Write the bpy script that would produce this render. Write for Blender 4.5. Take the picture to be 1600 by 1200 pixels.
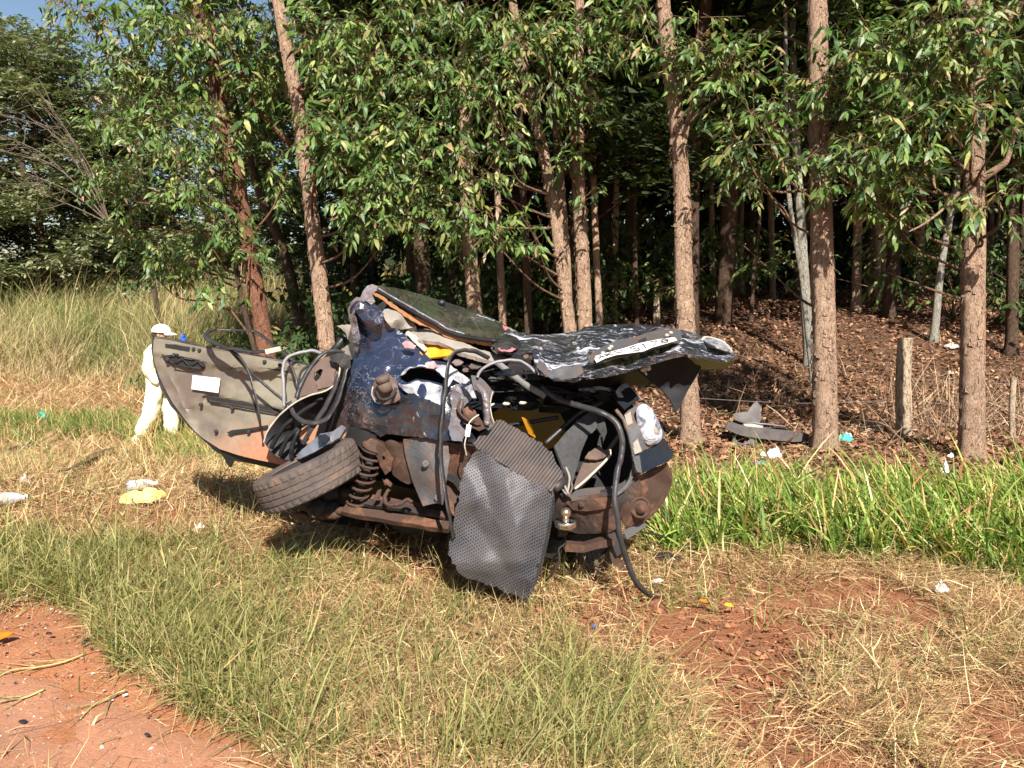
import bpy, math, random
import numpy as np
from mathutils import Vector, Matrix, Quaternion, geometry

for o in list(bpy.data.objects):
    bpy.data.objects.remove(o, do_unlink=True)
scene = bpy.context.scene
COL = scene.collection
R = math.radians

# ------------------------------------------------------------------ camera, sky, sun, exposure
EYE = 1.65
PITCH = R(8.53)
cam_d = bpy.data.cameras.new("camera")
cam_d.sensor_width = 36.0
cam_d.lens = 27.0
cam_d.clip_start = 0.05
cam_d.clip_end = 3000.0
cam = bpy.data.objects.new("camera", cam_d)
cam.location = (0, 0, EYE)
cam.rotation_euler = (R(90) - PITCH, 0, 0)
COL.objects.link(cam)
scene.camera = cam

SUN_EL = R(43)
SUN_AZ = R(166)          # compass style: 0 = +Y, clockwise, so the sun stands behind the camera
world = bpy.data.worlds.new("World")
scene.world = world
world.use_nodes = True
wn = world.node_tree
bg = wn.nodes["Background"]
sky = wn.nodes.new("ShaderNodeTexSky")
sky.sky_type = 'NISHITA'
sky.sun_disc = False
sky.sun_elevation = SUN_EL
sky.sun_rotation = SUN_AZ
sky.air_density = 1.0
sky.dust_density = 0.6
wn.links.new(sky.outputs[0], bg.inputs[0])
bg.inputs[1].default_value = 0.056

sun_d = bpy.data.lights.new("sun", 'SUN')
sun_d.energy = 5.0
sun_d.angle = R(0.53)
sun_d.color = (1.0, 0.955, 0.885)
sun = bpy.data.objects.new("sun", sun_d)
sdir = Vector((math.sin(SUN_AZ) * math.cos(SUN_EL), math.cos(SUN_AZ) * math.cos(SUN_EL), math.sin(SUN_EL)))
sun.rotation_euler = sdir.to_track_quat('Z', 'Y').to_euler()
sun.location = (0, -5, 12)
COL.objects.link(sun)

scene.view_settings.view_transform = 'Standard'
scene.view_settings.look = 'None'
scene.view_settings.gamma = 1.0
scene.view_settings.exposure = 1.13
scene.view_settings.use_curve_mapping = False
scene.cycles.max_bounces = 6
scene.cycles.transparent_max_bounces = 6

# ------------------------------------------------------------------ measuring helpers (photo pixel, depth -> metres)
FWD = np.array([0, math.cos(PITCH), -math.sin(PITCH)])
UPV = np.array([0, math.sin(PITCH), math.cos(PITCH)])
RGT = np.array([1.0, 0, 0])
CAMP = np.array([0, 0, EYE])
FPX = 1200.0

def P(u, v, d):
    return CAMP + d * (FWD + (u - 800) / FPX * RGT - (v - 600) / FPX * UPV)

def PA(uvd):
    a = np.asarray(uvd, float)
    u, v, d = a[:, 0:1], a[:, 1:2], a[:, 2:3]
    return CAMP + d * (FWD + (u - 800) / FPX * RGT - (v - 600) / FPX * UPV)

def project(p):
    q = np.asarray(p, float) - CAMP
    d = q @ FWD
    return 800 + FPX * (q @ RGT) / d, 600 - FPX * (q @ UPV) / d, d

def smooth(a, b, x):
    t = np.clip((np.asarray(x, float) - a) / (b - a), 0, 1)
    return t * t * (3 - 2 * t)

def _h(ix, iy, s):
    n = (ix.astype(np.int64) * 374761393 + iy.astype(np.int64) * 668265263 + s * 982451653) & 0x7fffffff
    n = ((n ^ (n >> 13)) * 1274126177) & 0x7fffffff
    n = n ^ (n >> 16)
    return (n & 0xffff) / 65535.0

def vnoise(x, y, s=0):
    x = np.asarray(x, float); y = np.asarray(y, float)
    ix = np.floor(x); iy = np.floor(y)
    fx = x - ix; fy = y - iy
    fx = fx * fx * (3 - 2 * fx); fy = fy * fy * (3 - 2 * fy)
    a = _h(ix, iy, s); b = _h(ix + 1, iy, s); c = _h(ix, iy + 1, s); d = _h(ix + 1, iy + 1, s)
    return (a * (1 - fx) + b * fx) * (1 - fy) + (c * (1 - fx) + d * fx) * fy

def fbm(x, y, s=0, o=4):
    t = 0; a = 0.5; tot = 0
    for k in range(o):
        t = t + a * vnoise(x * 2 ** k, y * 2 ** k, s + k * 17); tot += a; a *= 0.5
    return t / tot

def ground_z(x, y):
    x = np.asarray(x, float); y = np.asarray(y, float)
    rise = 1.0 * smooth(7.6, 15, y) + 0.35 * smooth(15, 32, y) + 0.4 * smooth(32, 90, y)
    rise = rise * smooth(-2.0, 1.5, x - 0.03 * y)
    dip = -0.70 * smooth(5.0, 10.2, y) + 1.35 * smooth(11.5, 42, y)
    dip = dip * smooth(-0.4, -3.2, x - 0.0 * y)
    z = rise + dip
    z = z + 0.05 * (fbm(x * 0.9, y * 0.9, 3) - 0.5) * smooth(3.0, 4.2, y) + 0.25 * (fbm(x * 0.25 + 9, y * 0.25, 5) - 0.5) * smooth(8, 14, y)
    # low bank of loose soil beside the road and the rut scraped by the wreck
    z = z + 0.05 * np.exp(-((x + 2.2) / 0.6) ** 2 - ((y - 3.05) / 0.35) ** 2)
    return z

def gp(u, v):
    """the point of the ground seen at photo pixel u, v"""
    r = FWD + (u - 800) / FPX * RGT - (v - 600) / FPX * UPV
    lo = 0.5
    t = 0.5
    while t < 200:
        p = CAMP + t * r
        if p[2] < ground_z(p[0], p[1]):
            break
        lo = t
        t *= 1.02
    hi = t
    for _ in range(30):
        m = (lo + hi) / 2
        p = CAMP + m * r
        if p[2] < ground_z(p[0], p[1]): hi = m
        else: lo = m
    return CAMP + hi * r

def inside(px, py, poly):
    px = np.asarray(px, float); py = np.asarray(py, float)
    r = np.zeros(px.shape, bool)
    n = len(poly)
    j = n - 1
    for i in range(n):
        xi, yi = poly[i]; xj, yj = poly[j]
        c = ((yi > py) != (yj > py)) & (px < (xj - xi) * (py - yi) / (yj - yi + 1e-12) + xi)
        r ^= c
        j = i
    return r

# ------------------------------------------------------------------ objects
def tag(o, label=None, cat=None, group=None, kind=None):
    if label: o['label'] = label
    if cat: o['category'] = cat
    if group: o['group'] = group
    if kind: o['kind'] = kind
    return o

def thing(name, label, cat, loc, group=None):
    o = bpy.data.objects.new(name, None)
    o.empty_display_size = 0.1
    COL.objects.link(o)
    o.location = tuple(float(c) for c in loc)
    return tag(o, label, cat, group)

def root_of(o):
    while o.parent: o = o.parent
    return o

def fast_mesh(name, V, T, mat, parent=None, col=None, uv=None, shade=False, origin=None):
    """T: (n,3) or (n,4) index array; V in world metres"""
    V = np.asarray(V, np.float32).copy(); T = np.asarray(T, np.int32)
    off = np.zeros(3)
    if parent is not None: off = np.array(root_of(parent).location)
    elif origin is not None: off = np.array(origin, float)
    V -= off.astype(np.float32)
    me = bpy.data.meshes.new(name)
    k = T.shape[1]
    me.vertices.add(len(V)); me.vertices.foreach_set("co", V.ravel())
    me.loops.add(T.size); me.loops.foreach_set("vertex_index", T.ravel())
    me.polygons.add(len(T)); me.polygons.foreach_set("loop_start", np.arange(0, T.size, k, dtype=np.int32))
    me.polygons.foreach_set("use_smooth", np.full(len(T), shade))
    if col is not None:
        a = me.color_attributes.new("col", 'FLOAT_COLOR', 'POINT')
        c = np.ones((len(V), 4), np.float32); c[:, :3] = col
        a.data.foreach_set("color", c.ravel())
    if uv is not None:
        l = me.uv_layers.new(name="UVMap")
        l.data.foreach_set("uv", np.asarray(uv, np.float32)[T.ravel()].ravel())
    me.update(calc_edges=True)
    me.validate()
    if mat is not None: me.materials.append(mat)
    o = bpy.data.objects.new(name, me)
    COL.objects.link(o)
    if parent is not None: o.parent = parent
    elif origin is not None: o.location = tuple(float(c) for c in origin)
    return o

class MB:
    """collects shapes of one part, then links them as one mesh"""
    def __init__(s): s.v = []; s.f = []; s.n = 0
    def add(s, V, F):
        V = [tuple(map(float, p)) for p in V]
        s.v += V; s.f += [tuple(i + s.n for i in f) for f in F]; s.n += len(V); return s
    def tube(s, pts, rad, seg=8, prof=None, cap=True, up=(0, 0, 1), smooth_n=0):
        pts = [np.array(p, float) for p in pts]
        rad = list(rad) if hasattr(rad, '__len__') else [rad] * len(pts)
        if smooth_n:
            pts, rad = catmull(pts, rad, smooth_n)
        n = len(pts)
        if prof is None:
            prof = [(math.cos(2 * math.pi * k / seg), math.sin(2 * math.pi * k / seg)) for k in range(seg)]
        m = len(prof)
        t0 = pts[1] - pts[0]; t0 /= np.linalg.norm(t0) + 1e-12
        a = np.array(up, float); a = a - t0 * (a @ t0)
        if np.linalg.norm(a) < 1e-3: a = np.array([1.0, 0.2, 0.1]); a = a - t0 * (a @ t0)
        a /= np.linalg.norm(a)
        V = []
        for i in range(n):
            t = pts[min(i + 1, n - 1)] - pts[max(i - 1, 0)]
            t /= np.linalg.norm(t) + 1e-12
            a = a - t * (a @ t); a /= np.linalg.norm(a) + 1e-12
            b = np.cross(t, a)
            for (x, y) in prof: V.append(pts[i] + rad[i] * (x * b + y * a))
        F = []
        for i in range(n - 1):
            for k in range(m):
                k2 = (k + 1) % m
                F.append((i * m + k, i * m + k2, (i + 1) * m + k2, (i + 1) * m + k))
        if cap:
            F.append(tuple(range(m - 1, -1, -1))); F.append(tuple((n - 1) * m + k for k in range(m)))
        return s.add(V, F)
    def box(s, c, sx, sy, sz, rot=None):
        M = rot if rot is not None else Matrix.Identity(3)
        V = [];
        for z in (-1, 1):
            for x, y in ((-1, -1), (1, -1), (1, 1), (-1, 1)):
                q = M @ Vector((x * sx / 2, y * sy / 2, z * sz / 2))
                V.append((c[0] + q.x, c[1] + q.y, c[2] + q.z))
        return s.add(V, [(3, 2, 1, 0), (4, 5, 6, 7), (0, 1, 5, 4), (1, 2, 6, 5), (2, 3, 7, 6), (3, 0, 4, 7)])
    def lathe(s, c, axis, prof, seg=24, squash=None):
        """prof: (radius, height along axis)"""
        ax = np.array(axis, float); ax /= np.linalg.norm(ax)
        a = np.cross(ax, [0.3, 0.8, 0.5]); a /= np.linalg.norm(a); b = np.cross(ax, a)
        V = []; m = len(prof)
        for k in range(seg):
            th = 2 * math.pi * k / seg
            e = math.cos(th) * a + math.sin(th) * b
            for (r, h) in prof: V.append(np.array(c) + r * e + h * ax)
        F = []
        for k in range(seg):
            k2 = (k + 1) % seg
            for i in range(m - 1):
                F.append((k * m + i, k2 * m + i, k2 * m + i + 1, k * m + i + 1))
        return s.add(V, F)
    def ball(s, c, rx, ry=None, rz=None, n=8, m=12, rot=None, jit=0, seed=0):
        ry = rx if ry is None else ry; rz = rx if rz is None else rz
        rg = random.Random(seed)
        V = []
        for i in range(n + 1):
            th = math.pi * i / n
            for k in range(m):
                ph = 2 * math.pi * k / m
                j = 1 + jit * (rg.random() - .5)
                q = Vector((rx * math.sin(th) * math.cos(ph) * j, ry * math.sin(th) * math.sin(ph) * j, rz * math.cos(th) * j))
                if rot is not None: q = rot @ q
                V.append((c[0] + q.x, c[1] + q.y, c[2] + q.z))
        F = [(i * m + k, (i + 1) * m + k, (i + 1) * m + (k + 1) % m, i * m + (k + 1) % m) for i in range(n) for k in range(m)]
        return s.add(V, F)
    def build(s, name, mat, parent=None, shade=True, origin=None):
        off = Vector((0, 0, 0))
        if parent is not None: off = root_of(parent).location
        elif origin is not None: off = Vector([float(c) for c in origin])
        me = bpy.data.meshes.new(name)
        me.from_pydata([(v[0] - off.x, v[1] - off.y, v[2] - off.z) for v in s.v], [], s.f)
        me.validate(); me.update()
        if shade: me.polygons.foreach_set("use_smooth", [True] * len(me.polygons))
        me.materials.append(mat)
        o = bpy.data.objects.new(name, me); COL.objects.link(o)
        if parent is not None: o.parent = parent
        elif origin is not None: o.location = off
        return o

def catmull(pts, rad, n):
    pts = [np.array(p, float) for p in pts]
    out = []; ro = []
    m = len(pts)
    for i in range(m - 1):
        p0 = pts[max(i - 1, 0)]; p1 = pts[i]; p2 = pts[i + 1]; p3 = pts[min(i + 2, m - 1)]
        for k in range(n):
            t = k / n
            out.append(0.5 * ((2 * p1) + (-p0 + p2) * t + (2 * p0 - 5 * p1 + 4 * p2 - p3) * t * t + (-p0 + 3 * p1 - 3 * p2 + p3) * t ** 3))
            ro.append(rad[i] * (1 - t) + rad[i + 1] * t)
    out.append(pts[-1]); ro.append(rad[-1])
    return out, ro

def tps(ctrl):
    c = np.asarray(ctrl, float)
    X = c[:, :2] / 100.0; d = c[:, 2]
    n = len(X)
    if n == 1:
        return lambda U: np.full(len(U), d[0])
    if n < 4:
        A = np.c_[np.ones(n), X]
        w = np.linalg.lstsq(A, d, rcond=None)[0]
        return lambda U: np.c_[np.ones(len(U)), U / 100.0] @ w
    def k(r2): return np.where(r2 > 1e-12, 0.5 * r2 * np.log(r2 + 1e-12), 0)
    D = ((X[:, None] - X[None]) ** 2).sum(-1)
    A = np.zeros((n + 3, n + 3))
    A[:n, :n] = k(D) + 1e-4 * np.eye(n); A[:n, n] = 1; A[:n, n + 1:] = X; A[n, :n] = 1; A[n + 1:, :n] = X.T
    w = np.linalg.lstsq(A, np.r_[d, 0, 0, 0], rcond=None)[0]
    def f(U):
        U = np.asarray(U, float) / 100.0
        D = ((U[:, None] - X[None]) ** 2).sum(-1)
        return k(D) @ w[:n] + w[n] + U @ w[n + 1:]
    return f

def crease(U, seed, freq, n=7):
    """folded-sheet relief: triangle waves in several directions, sharp at the folds"""
    rg = np.random.default_rng(seed)
    t = np.zeros(len(U))
    q = U / 100.0
    q = q + 0.25 * np.c_[vnoise(q[:, 0] * 3, q[:, 1] * 3, seed) - .5, vnoise(q[:, 0] * 3 + 7, q[:, 1] * 3, seed + 1) - .5]
    for i in range(n):
        a = rg.uniform(0, math.pi); f = freq * rg.uniform(0.5, 1.8)
        x = (q[:, 0] * math.cos(a) + q[:, 1] * math.sin(a)) * f + rg.uniform(0, 1)
        t += np.abs((x % 1.0) - 0.5) * 4 / f * freq * 0.5 - 0.5
    return t / n

def patch(name, outline, depth, mat, parent, step=8, holes=(), amp=0.0, freq=2.0, seed=1, thick=0.006, rag=0.0, shade=True, extra=None, bump_amp=0.0):
    """a sheet of metal, plastic or cloth: outline measured in photo pixels, set at its own real distance, with real thickness"""
    rg = np.random.default_rng(seed)
    def dense(poly):
        out = []
        m = len(poly)
        for i in range(m):
            a = np.array(poly[i], float); b = np.array(poly[(i + 1) % m], float)
            L = np.linalg.norm(b - a); k = max(1, int(round(L / step)))
            for j in range(k):
                p = a + (b - a) * j / k
                if rag and j: p = p + rg.normal(0, rag, 2)
                out.append(p)
        return np.array(out)
    loops = [dense(outline)] + [dense(h) for h in holes]
    pts = []; edges = []
    for L in loops:
        s0 = len(pts)
        pts += [tuple(p) for p in L]
        edges += [(s0 + i, s0 + (i + 1) % len(L)) for i in range(len(L))]
    B = np.array(pts)
    x0, y0 = B.min(0); x1, y1 = B.max(0)
    gx, gy = np.meshgrid(np.arange(x0, x1, step), np.arange(y0, y1, step * 0.87))
    gx = gx + (np.arange(gx.shape[0])[:, None] % 2) * step / 2
    G = np.c_[gx.ravel(), gy.ravel()] + rg.normal(0, step * 0.12, (gx.size, 2))
    ok = inside(G[:, 0], G[:, 1], outline)
    for h in holes: ok &= ~inside(G[:, 0], G[:, 1], h)
    G = G[ok]
    if len(G):
        dm = ((G[:, None] - B[None]) ** 2).sum(-1).min(1)
        G = G[dm > (step * 0.45) ** 2]
        pts += [tuple(p) for p in G]
    vs, es, fs, *_ = geometry.delaunay_2d_cdt([Vector(p) for p in pts], edges, [], 0, 1e-6)
    U = np.array([(v.x, v.y) for v in vs])
    F = np.array([f for f in fs if len(f) == 3], int)
    c = U[F].mean(1)
    ok = inside(c[:, 0], c[:, 1], loops[0])
    for h in loops[1:]: ok &= ~inside(c[:, 0], c[:, 1], h)
    F = F[ok]
    used = np.unique(F); remap = -np.ones(len(U), int); remap[used] = np.arange(len(used))
    U = U[used]; F = remap[F]
    D = tps(depth)(U)
    cr = amp * crease(U, seed, freq) if amp else np.zeros(len(U))
    D = D + cr
    if bump_amp: D = D + bump_amp * (fbm(U[:, 0] / 22.0, U[:, 1] / 22.0, seed, 3) - 0.5)
    if extra is not None: D = D + extra(U)
    W = PA(np.c_[U, D])
    # faces towards the camera
    a = W[F]; nrm = np.cross(a[:, 1] - a[:, 0], a[:, 2] - a[:, 0])
    flip = ((a.mean(1) - CAMP) * nrm).sum(1) > 0
    F[flip] = F[flip][:, ::-1]
    # where folds stand proud the coating is worn: mean depth of the neighbours minus own depth
    E = np.vstack([F[:, [0, 1]], F[:, [1, 2]], F[:, [2, 0]]]); n = len(U)
    sm = np.zeros(n); ct = np.zeros(n)
    for i, j in ((0, 1), (1, 0)):
        np.add.at(sm, E[:, i], cr[E[:, j]]); np.add.at(ct, E[:, i], 1)
    lap = np.where(ct > 0, sm / np.maximum(ct, 1) - cr, 0)
    es = np.sort(E, 1); key = es[:, 0] * n + es[:, 1]; uq, cnt = np.unique(key, return_counts=True)
    bd = uq[cnt == 1]; lap[np.unique(np.r_[bd // n, bd % n])] = 0
    wear = np.clip(lap / (np.percentile(lap, 97.5) + 1e-6), 0, 1)[:, None] * np.ones(3)
    o = fast_mesh(name, W, F, mat, parent, uv=np.c_[U[:, 0] / 300.0, -U[:, 1] / 300.0], shade=shade, col=wear)
    if thick:
        md = o.modifiers.new("thickness", 'SOLIDIFY'); md.thickness = thick; md.offset = -1
    es = o.modifiers.new("crease", 'EDGE_SPLIT'); es.split_angle = R(28)
    return o

# ------------------------------------------------------------------ materials
def mat(name, base=(0.5, 0.5, 0.5), rough=0.6, metal=0.0, spec=0.5):
    m = bpy.data.materials.new(name); m.use_nodes = True
    nt = m.node_tree; b = nt.nodes["Principled BSDF"]
    b.inputs["Base Color"].default_value = (*base, 1)
    b.inputs["Roughness"].default_value = rough
    b.inputs["Metallic"].default_value = metal
    b.inputs["Specular IOR Level"].default_value = spec
    return m, nt, b

class N:
    def __init__(s, nt, co='Object', scale=None):
        s.nt = nt
        tc = nt.nodes.new("ShaderNodeTexCoord")
        s.co = tc.outputs[co]; s.tc = tc
        if scale is not None:
            mp = nt.nodes.new("ShaderNodeMapping"); nt.links.new(s.co, mp.inputs[0]); mp.inputs["Scale"].default_value = scale; s.co = mp.outputs[0]
    def noise(s, sc, det=5, rough=0.6, dist=0.0, scale=None):
        n = s.nt.nodes.new("ShaderNodeTexNoise"); co = s.co
        if scale is not None:
            mp = s.nt.nodes.new("ShaderNodeMapping"); s.nt.links.new(co, mp.inputs[0]); mp.inputs["Scale"].default_value = scale; co = mp.outputs[0]
        s.nt.links.new(co, n.inputs["Vector"])
        n.inputs["Scale"].default_value = sc; n.inputs["Detail"].default_value = det; n.inputs["Roughness"].default_value = rough; n.inputs["Distortion"].default_value = dist
        return n.outputs["Fac"]
    def voro(s, sc, feature='F1', scale=None):
        n = s.nt.nodes.new("ShaderNodeTexVoronoi"); n.feature = feature; co = s.co
        if scale is not None:
            mp = s.nt.nodes.new("ShaderNodeMapping"); s.nt.links.new(co, mp.inputs[0]); mp.inputs["Scale"].default_value = scale; co = mp.outputs[0]
        s.nt.links.new(co, n.inputs["Vector"]); n.inputs["Scale"].default_value = sc
        return n.outputs["Distance"]
    def ramp(s, f, stops):
        r = s.nt.nodes.new("ShaderNodeValToRGB"); s.nt.links.new(f, r.inputs[0])
        e = r.color_ramp.elements
        while len(e) < len(stops): e.new(0.5)
        for k, (p, c) in enumerate(stops):
            e[k].position = p
            c = (c, c, c) if not hasattr(c, '__len__') else c
            e[k].color = (*c, 1)
        return r.outputs[0]
    def mix(s, f, a, b, mode='MIX'):
        m = s.nt.nodes.new("ShaderNodeMix"); m.data_type = 'RGBA'; m.blend_type = mode
        for sock, val in ((m.inputs[0], f), (m.inputs[6], a), (m.inputs[7], b)):
            if isinstance(val, (int, float)): sock.default_value = val
            elif isinstance(val, tuple): sock.default_value = (*val, 1)
            else: s.nt.links.new(val, sock)
        return m.outputs[2]
    def math(s, op, a, b=0.0, clamp=False):
        m = s.nt.nodes.new("ShaderNodeMath"); m.operation = op; m.use_clamp = clamp
        for sock, val in ((m.inputs[0], a), (m.inputs[1], b)):
            if isinstance(val, (int, float)): sock.default_value = val
            else: s.nt.links.new(val, sock)
        return m.outputs[0]
    def attr(s, name="col"):
        a = s.nt.nodes.new("ShaderNodeAttribute"); a.attribute_name = name; return a.outputs["Color"]
    def bump(s, h, strength, dist, bsdf):
        b = s.nt.nodes.new("ShaderNodeBump"); b.inputs["Strength"].default_value = strength; b.inputs["Distance"].default_value = dist
        s.nt.links.new(h, b.inputs["Height"]); s.nt.links.new(b.outputs[0], bsdf.inputs["Normal"])
    def to(s, out, sock): s.nt.links.new(out, sock)
    def sep(s):
        x = s.nt.nodes.new("ShaderNodeSeparateXYZ"); s.nt.links.new(s.co, x.inputs[0]); return x.outputs
# ------------------------------------------------------------------ the materials of this place
SOIL = (0.30, 0.120, 0.060); SOIL_LIGHT = (0.50, 0.23, 0.12); DUST = (0.36, 0.16, 0.085)

def make_ground_mat():
    m, nt, b = mat("soil", SOIL, 0.95, spec=0.15)
    n = N(nt)
    base = n.ramp(n.noise(3.0, 8, 0.65), [(0.3, (0.235, 0.085, 0.038)), (0.55, SOIL), (0.75, (0.40, 0.175, 0.085))])
    clods = n.noise(38, 6, 0.7)
    c = n.mix(n.ramp(clods, [(0.35, 0.0), (0.7, 1.0)]), base, n.mix(0.35, base, SOIL_LIGHT))
    m2 = n.attr("col")
    c = n.mix(1.0, c, m2, 'MULTIPLY')
    n.to(c, b.inputs["Base Color"])
    h = n.mix(0.5, clods, n.noise(140, 4, 0.7))
    n.bump(h, 0.9, 0.03, b)
    return m
M_SOIL = make_ground_mat()

def make_road_mat():
    m, nt, b = mat("dusty_asphalt", (0.2, 0.1, 0.07), 0.9, spec=0.2)
    n = N(nt)
    asph = n.ramp(n.voro(130), [(0.0, (0.20, 0.145, 0.12)), (0.5, (0.115, 0.075, 0.062)), (1, (0.07, 0.05, 0.045))])
    dustm = n.math('ADD', n.noise(1.1, 6, 0.6), n.math('MULTIPLY', n.noise(16, 6, 0.7), 0.28))
    dustm = n.ramp(dustm, [(0.40, 0.45), (0.72, 1.0)])
    dust = n.ramp(n.noise(45, 6, 0.75), [(0.3, (0.35, 0.155, 0.085)), (0.7, (0.49, 0.235, 0.13))])
    dustm = n.math('MAXIMUM', dustm, n.attr('col'))
    c = n.mix(dustm, asph, dust)
    spk = n.ramp(n.voro(42), [(0.07, 1.0), (0.12, 0.0)])
    spk = n.math('MULTIPLY', spk, n.ramp(n.noise(7, 3), [(0.42, 0.0), (0.5, 1.0)]))
    c = n.mix(spk, c, (0.62, 0.55, 0.50))
    n.to(c, b.inputs["Base Color"])
    n.bump(n.mix(0.8, n.voro(160), n.noise(90, 7, 0.8)), 0.7, 0.012, b)
    return m
M_ROAD = make_road_mat()

def leaf_mat(name, rough=0.38, trans=0.30, spec=0.55):
    m, nt, b = mat(name, (0.06, 0.1, 0.02), rough, spec=spec)
    n = N(nt)
    col = n.attr("col")
    n.to(col, b.inputs["Base Color"])
    t = nt.nodes.new("ShaderNodeBsdfTranslucent")
    tc = n.mix(1.0, col, (1.35, 1.5, 0.6), 'MULTIPLY')
    nt.links.new(tc, t.inputs[0])
    mx = nt.nodes.new("ShaderNodeMixShader"); mx.inputs[0].default_value = trans
    out = nt.nodes["Material Output"]
    nt.links.new(b.outputs[0], mx.inputs[1]); nt.links.new(t.outputs[0], mx.inputs[2]); nt.links.new(mx.outputs[0], out.inputs[0])
    return m
M_LEAF = leaf_mat("glossy_leaf", 0.46, 0.25, 0.42)
M_FINE = leaf_mat("fine_leaf", 0.6, 0.25, 0.25)
M_GRASS = leaf_mat("grass_blade", 0.55, 0.28, 0.3)
M_STRAW = leaf_mat("dry_straw", 0.8, 0.12, 0.2)
M_LITTER = leaf_mat("dead_leaf", 0.85, 0.08, 0.15)

def bark_mat(name, dark, mid, light, sc=1.0):
    m, nt, b = mat(name, mid, 0.9, spec=0.15)
    n = N(nt)
    plates = n.noise(20 * sc, 9, 0.78, 1.4, scale=(1.0, 1.0, 0.42))
    fine = n.noise(75 * sc, 8, 0.8, 0.8, scale=(1, 1, 0.7))
    crack = n.noise(34 * sc, 9, 0.8, 2.2, scale=(1.0, 1.0, 0.35))
    c = n.ramp(n.mix(0.5, plates, fine), [(0.36, dark), (0.5, mid), (0.62, light)])
    ck = n.ramp(crack, [(0.38, 0.9), (0.46, 0.0)])
    c = n.mix(ck, c, n.mix(0.55, c, (0.03, 0.018, 0.012)))
    c = n.mix(n.ramp(n.noise(1.3, 4), [(0.45, 0.0), (0.7, 0.55)]), c, dark)
    n.to(c, b.inputs["Base Color"])
    n.bump(n.math('ADD', n.mix(0.5, plates, fine), n.math('MULTIPLY', ck, -0.5)), 1.0, 0.05, b)
    return m
M_BARK = bark_mat("flaking_bark", (0.19, 0.115, 0.075), (0.44, 0.285, 0.19), (0.64, 0.46, 0.33))
M_BARK_RED = bark_mat("red_bark", (0.11, 0.05, 0.03), (0.24, 0.11, 0.065), (0.38, 0.205, 0.13))
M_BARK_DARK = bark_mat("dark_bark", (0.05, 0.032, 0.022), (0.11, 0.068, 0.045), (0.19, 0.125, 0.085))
M_BARK_PALE = bark_mat("pale_bark", (0.19, 0.17, 0.13), (0.34, 0.31, 0.25), (0.46, 0.43, 0.36))
M_POST = bark_mat("weathered_post", (0.34, 0.24, 0.16), (0.50, 0.38, 0.26), (0.62, 0.50, 0.36), 0.6)
M_TWIG = bark_mat("twig", (0.13, 0.07, 0.04), (0.24, 0.14, 0.085), (0.36, 0.23, 0.15))

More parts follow.
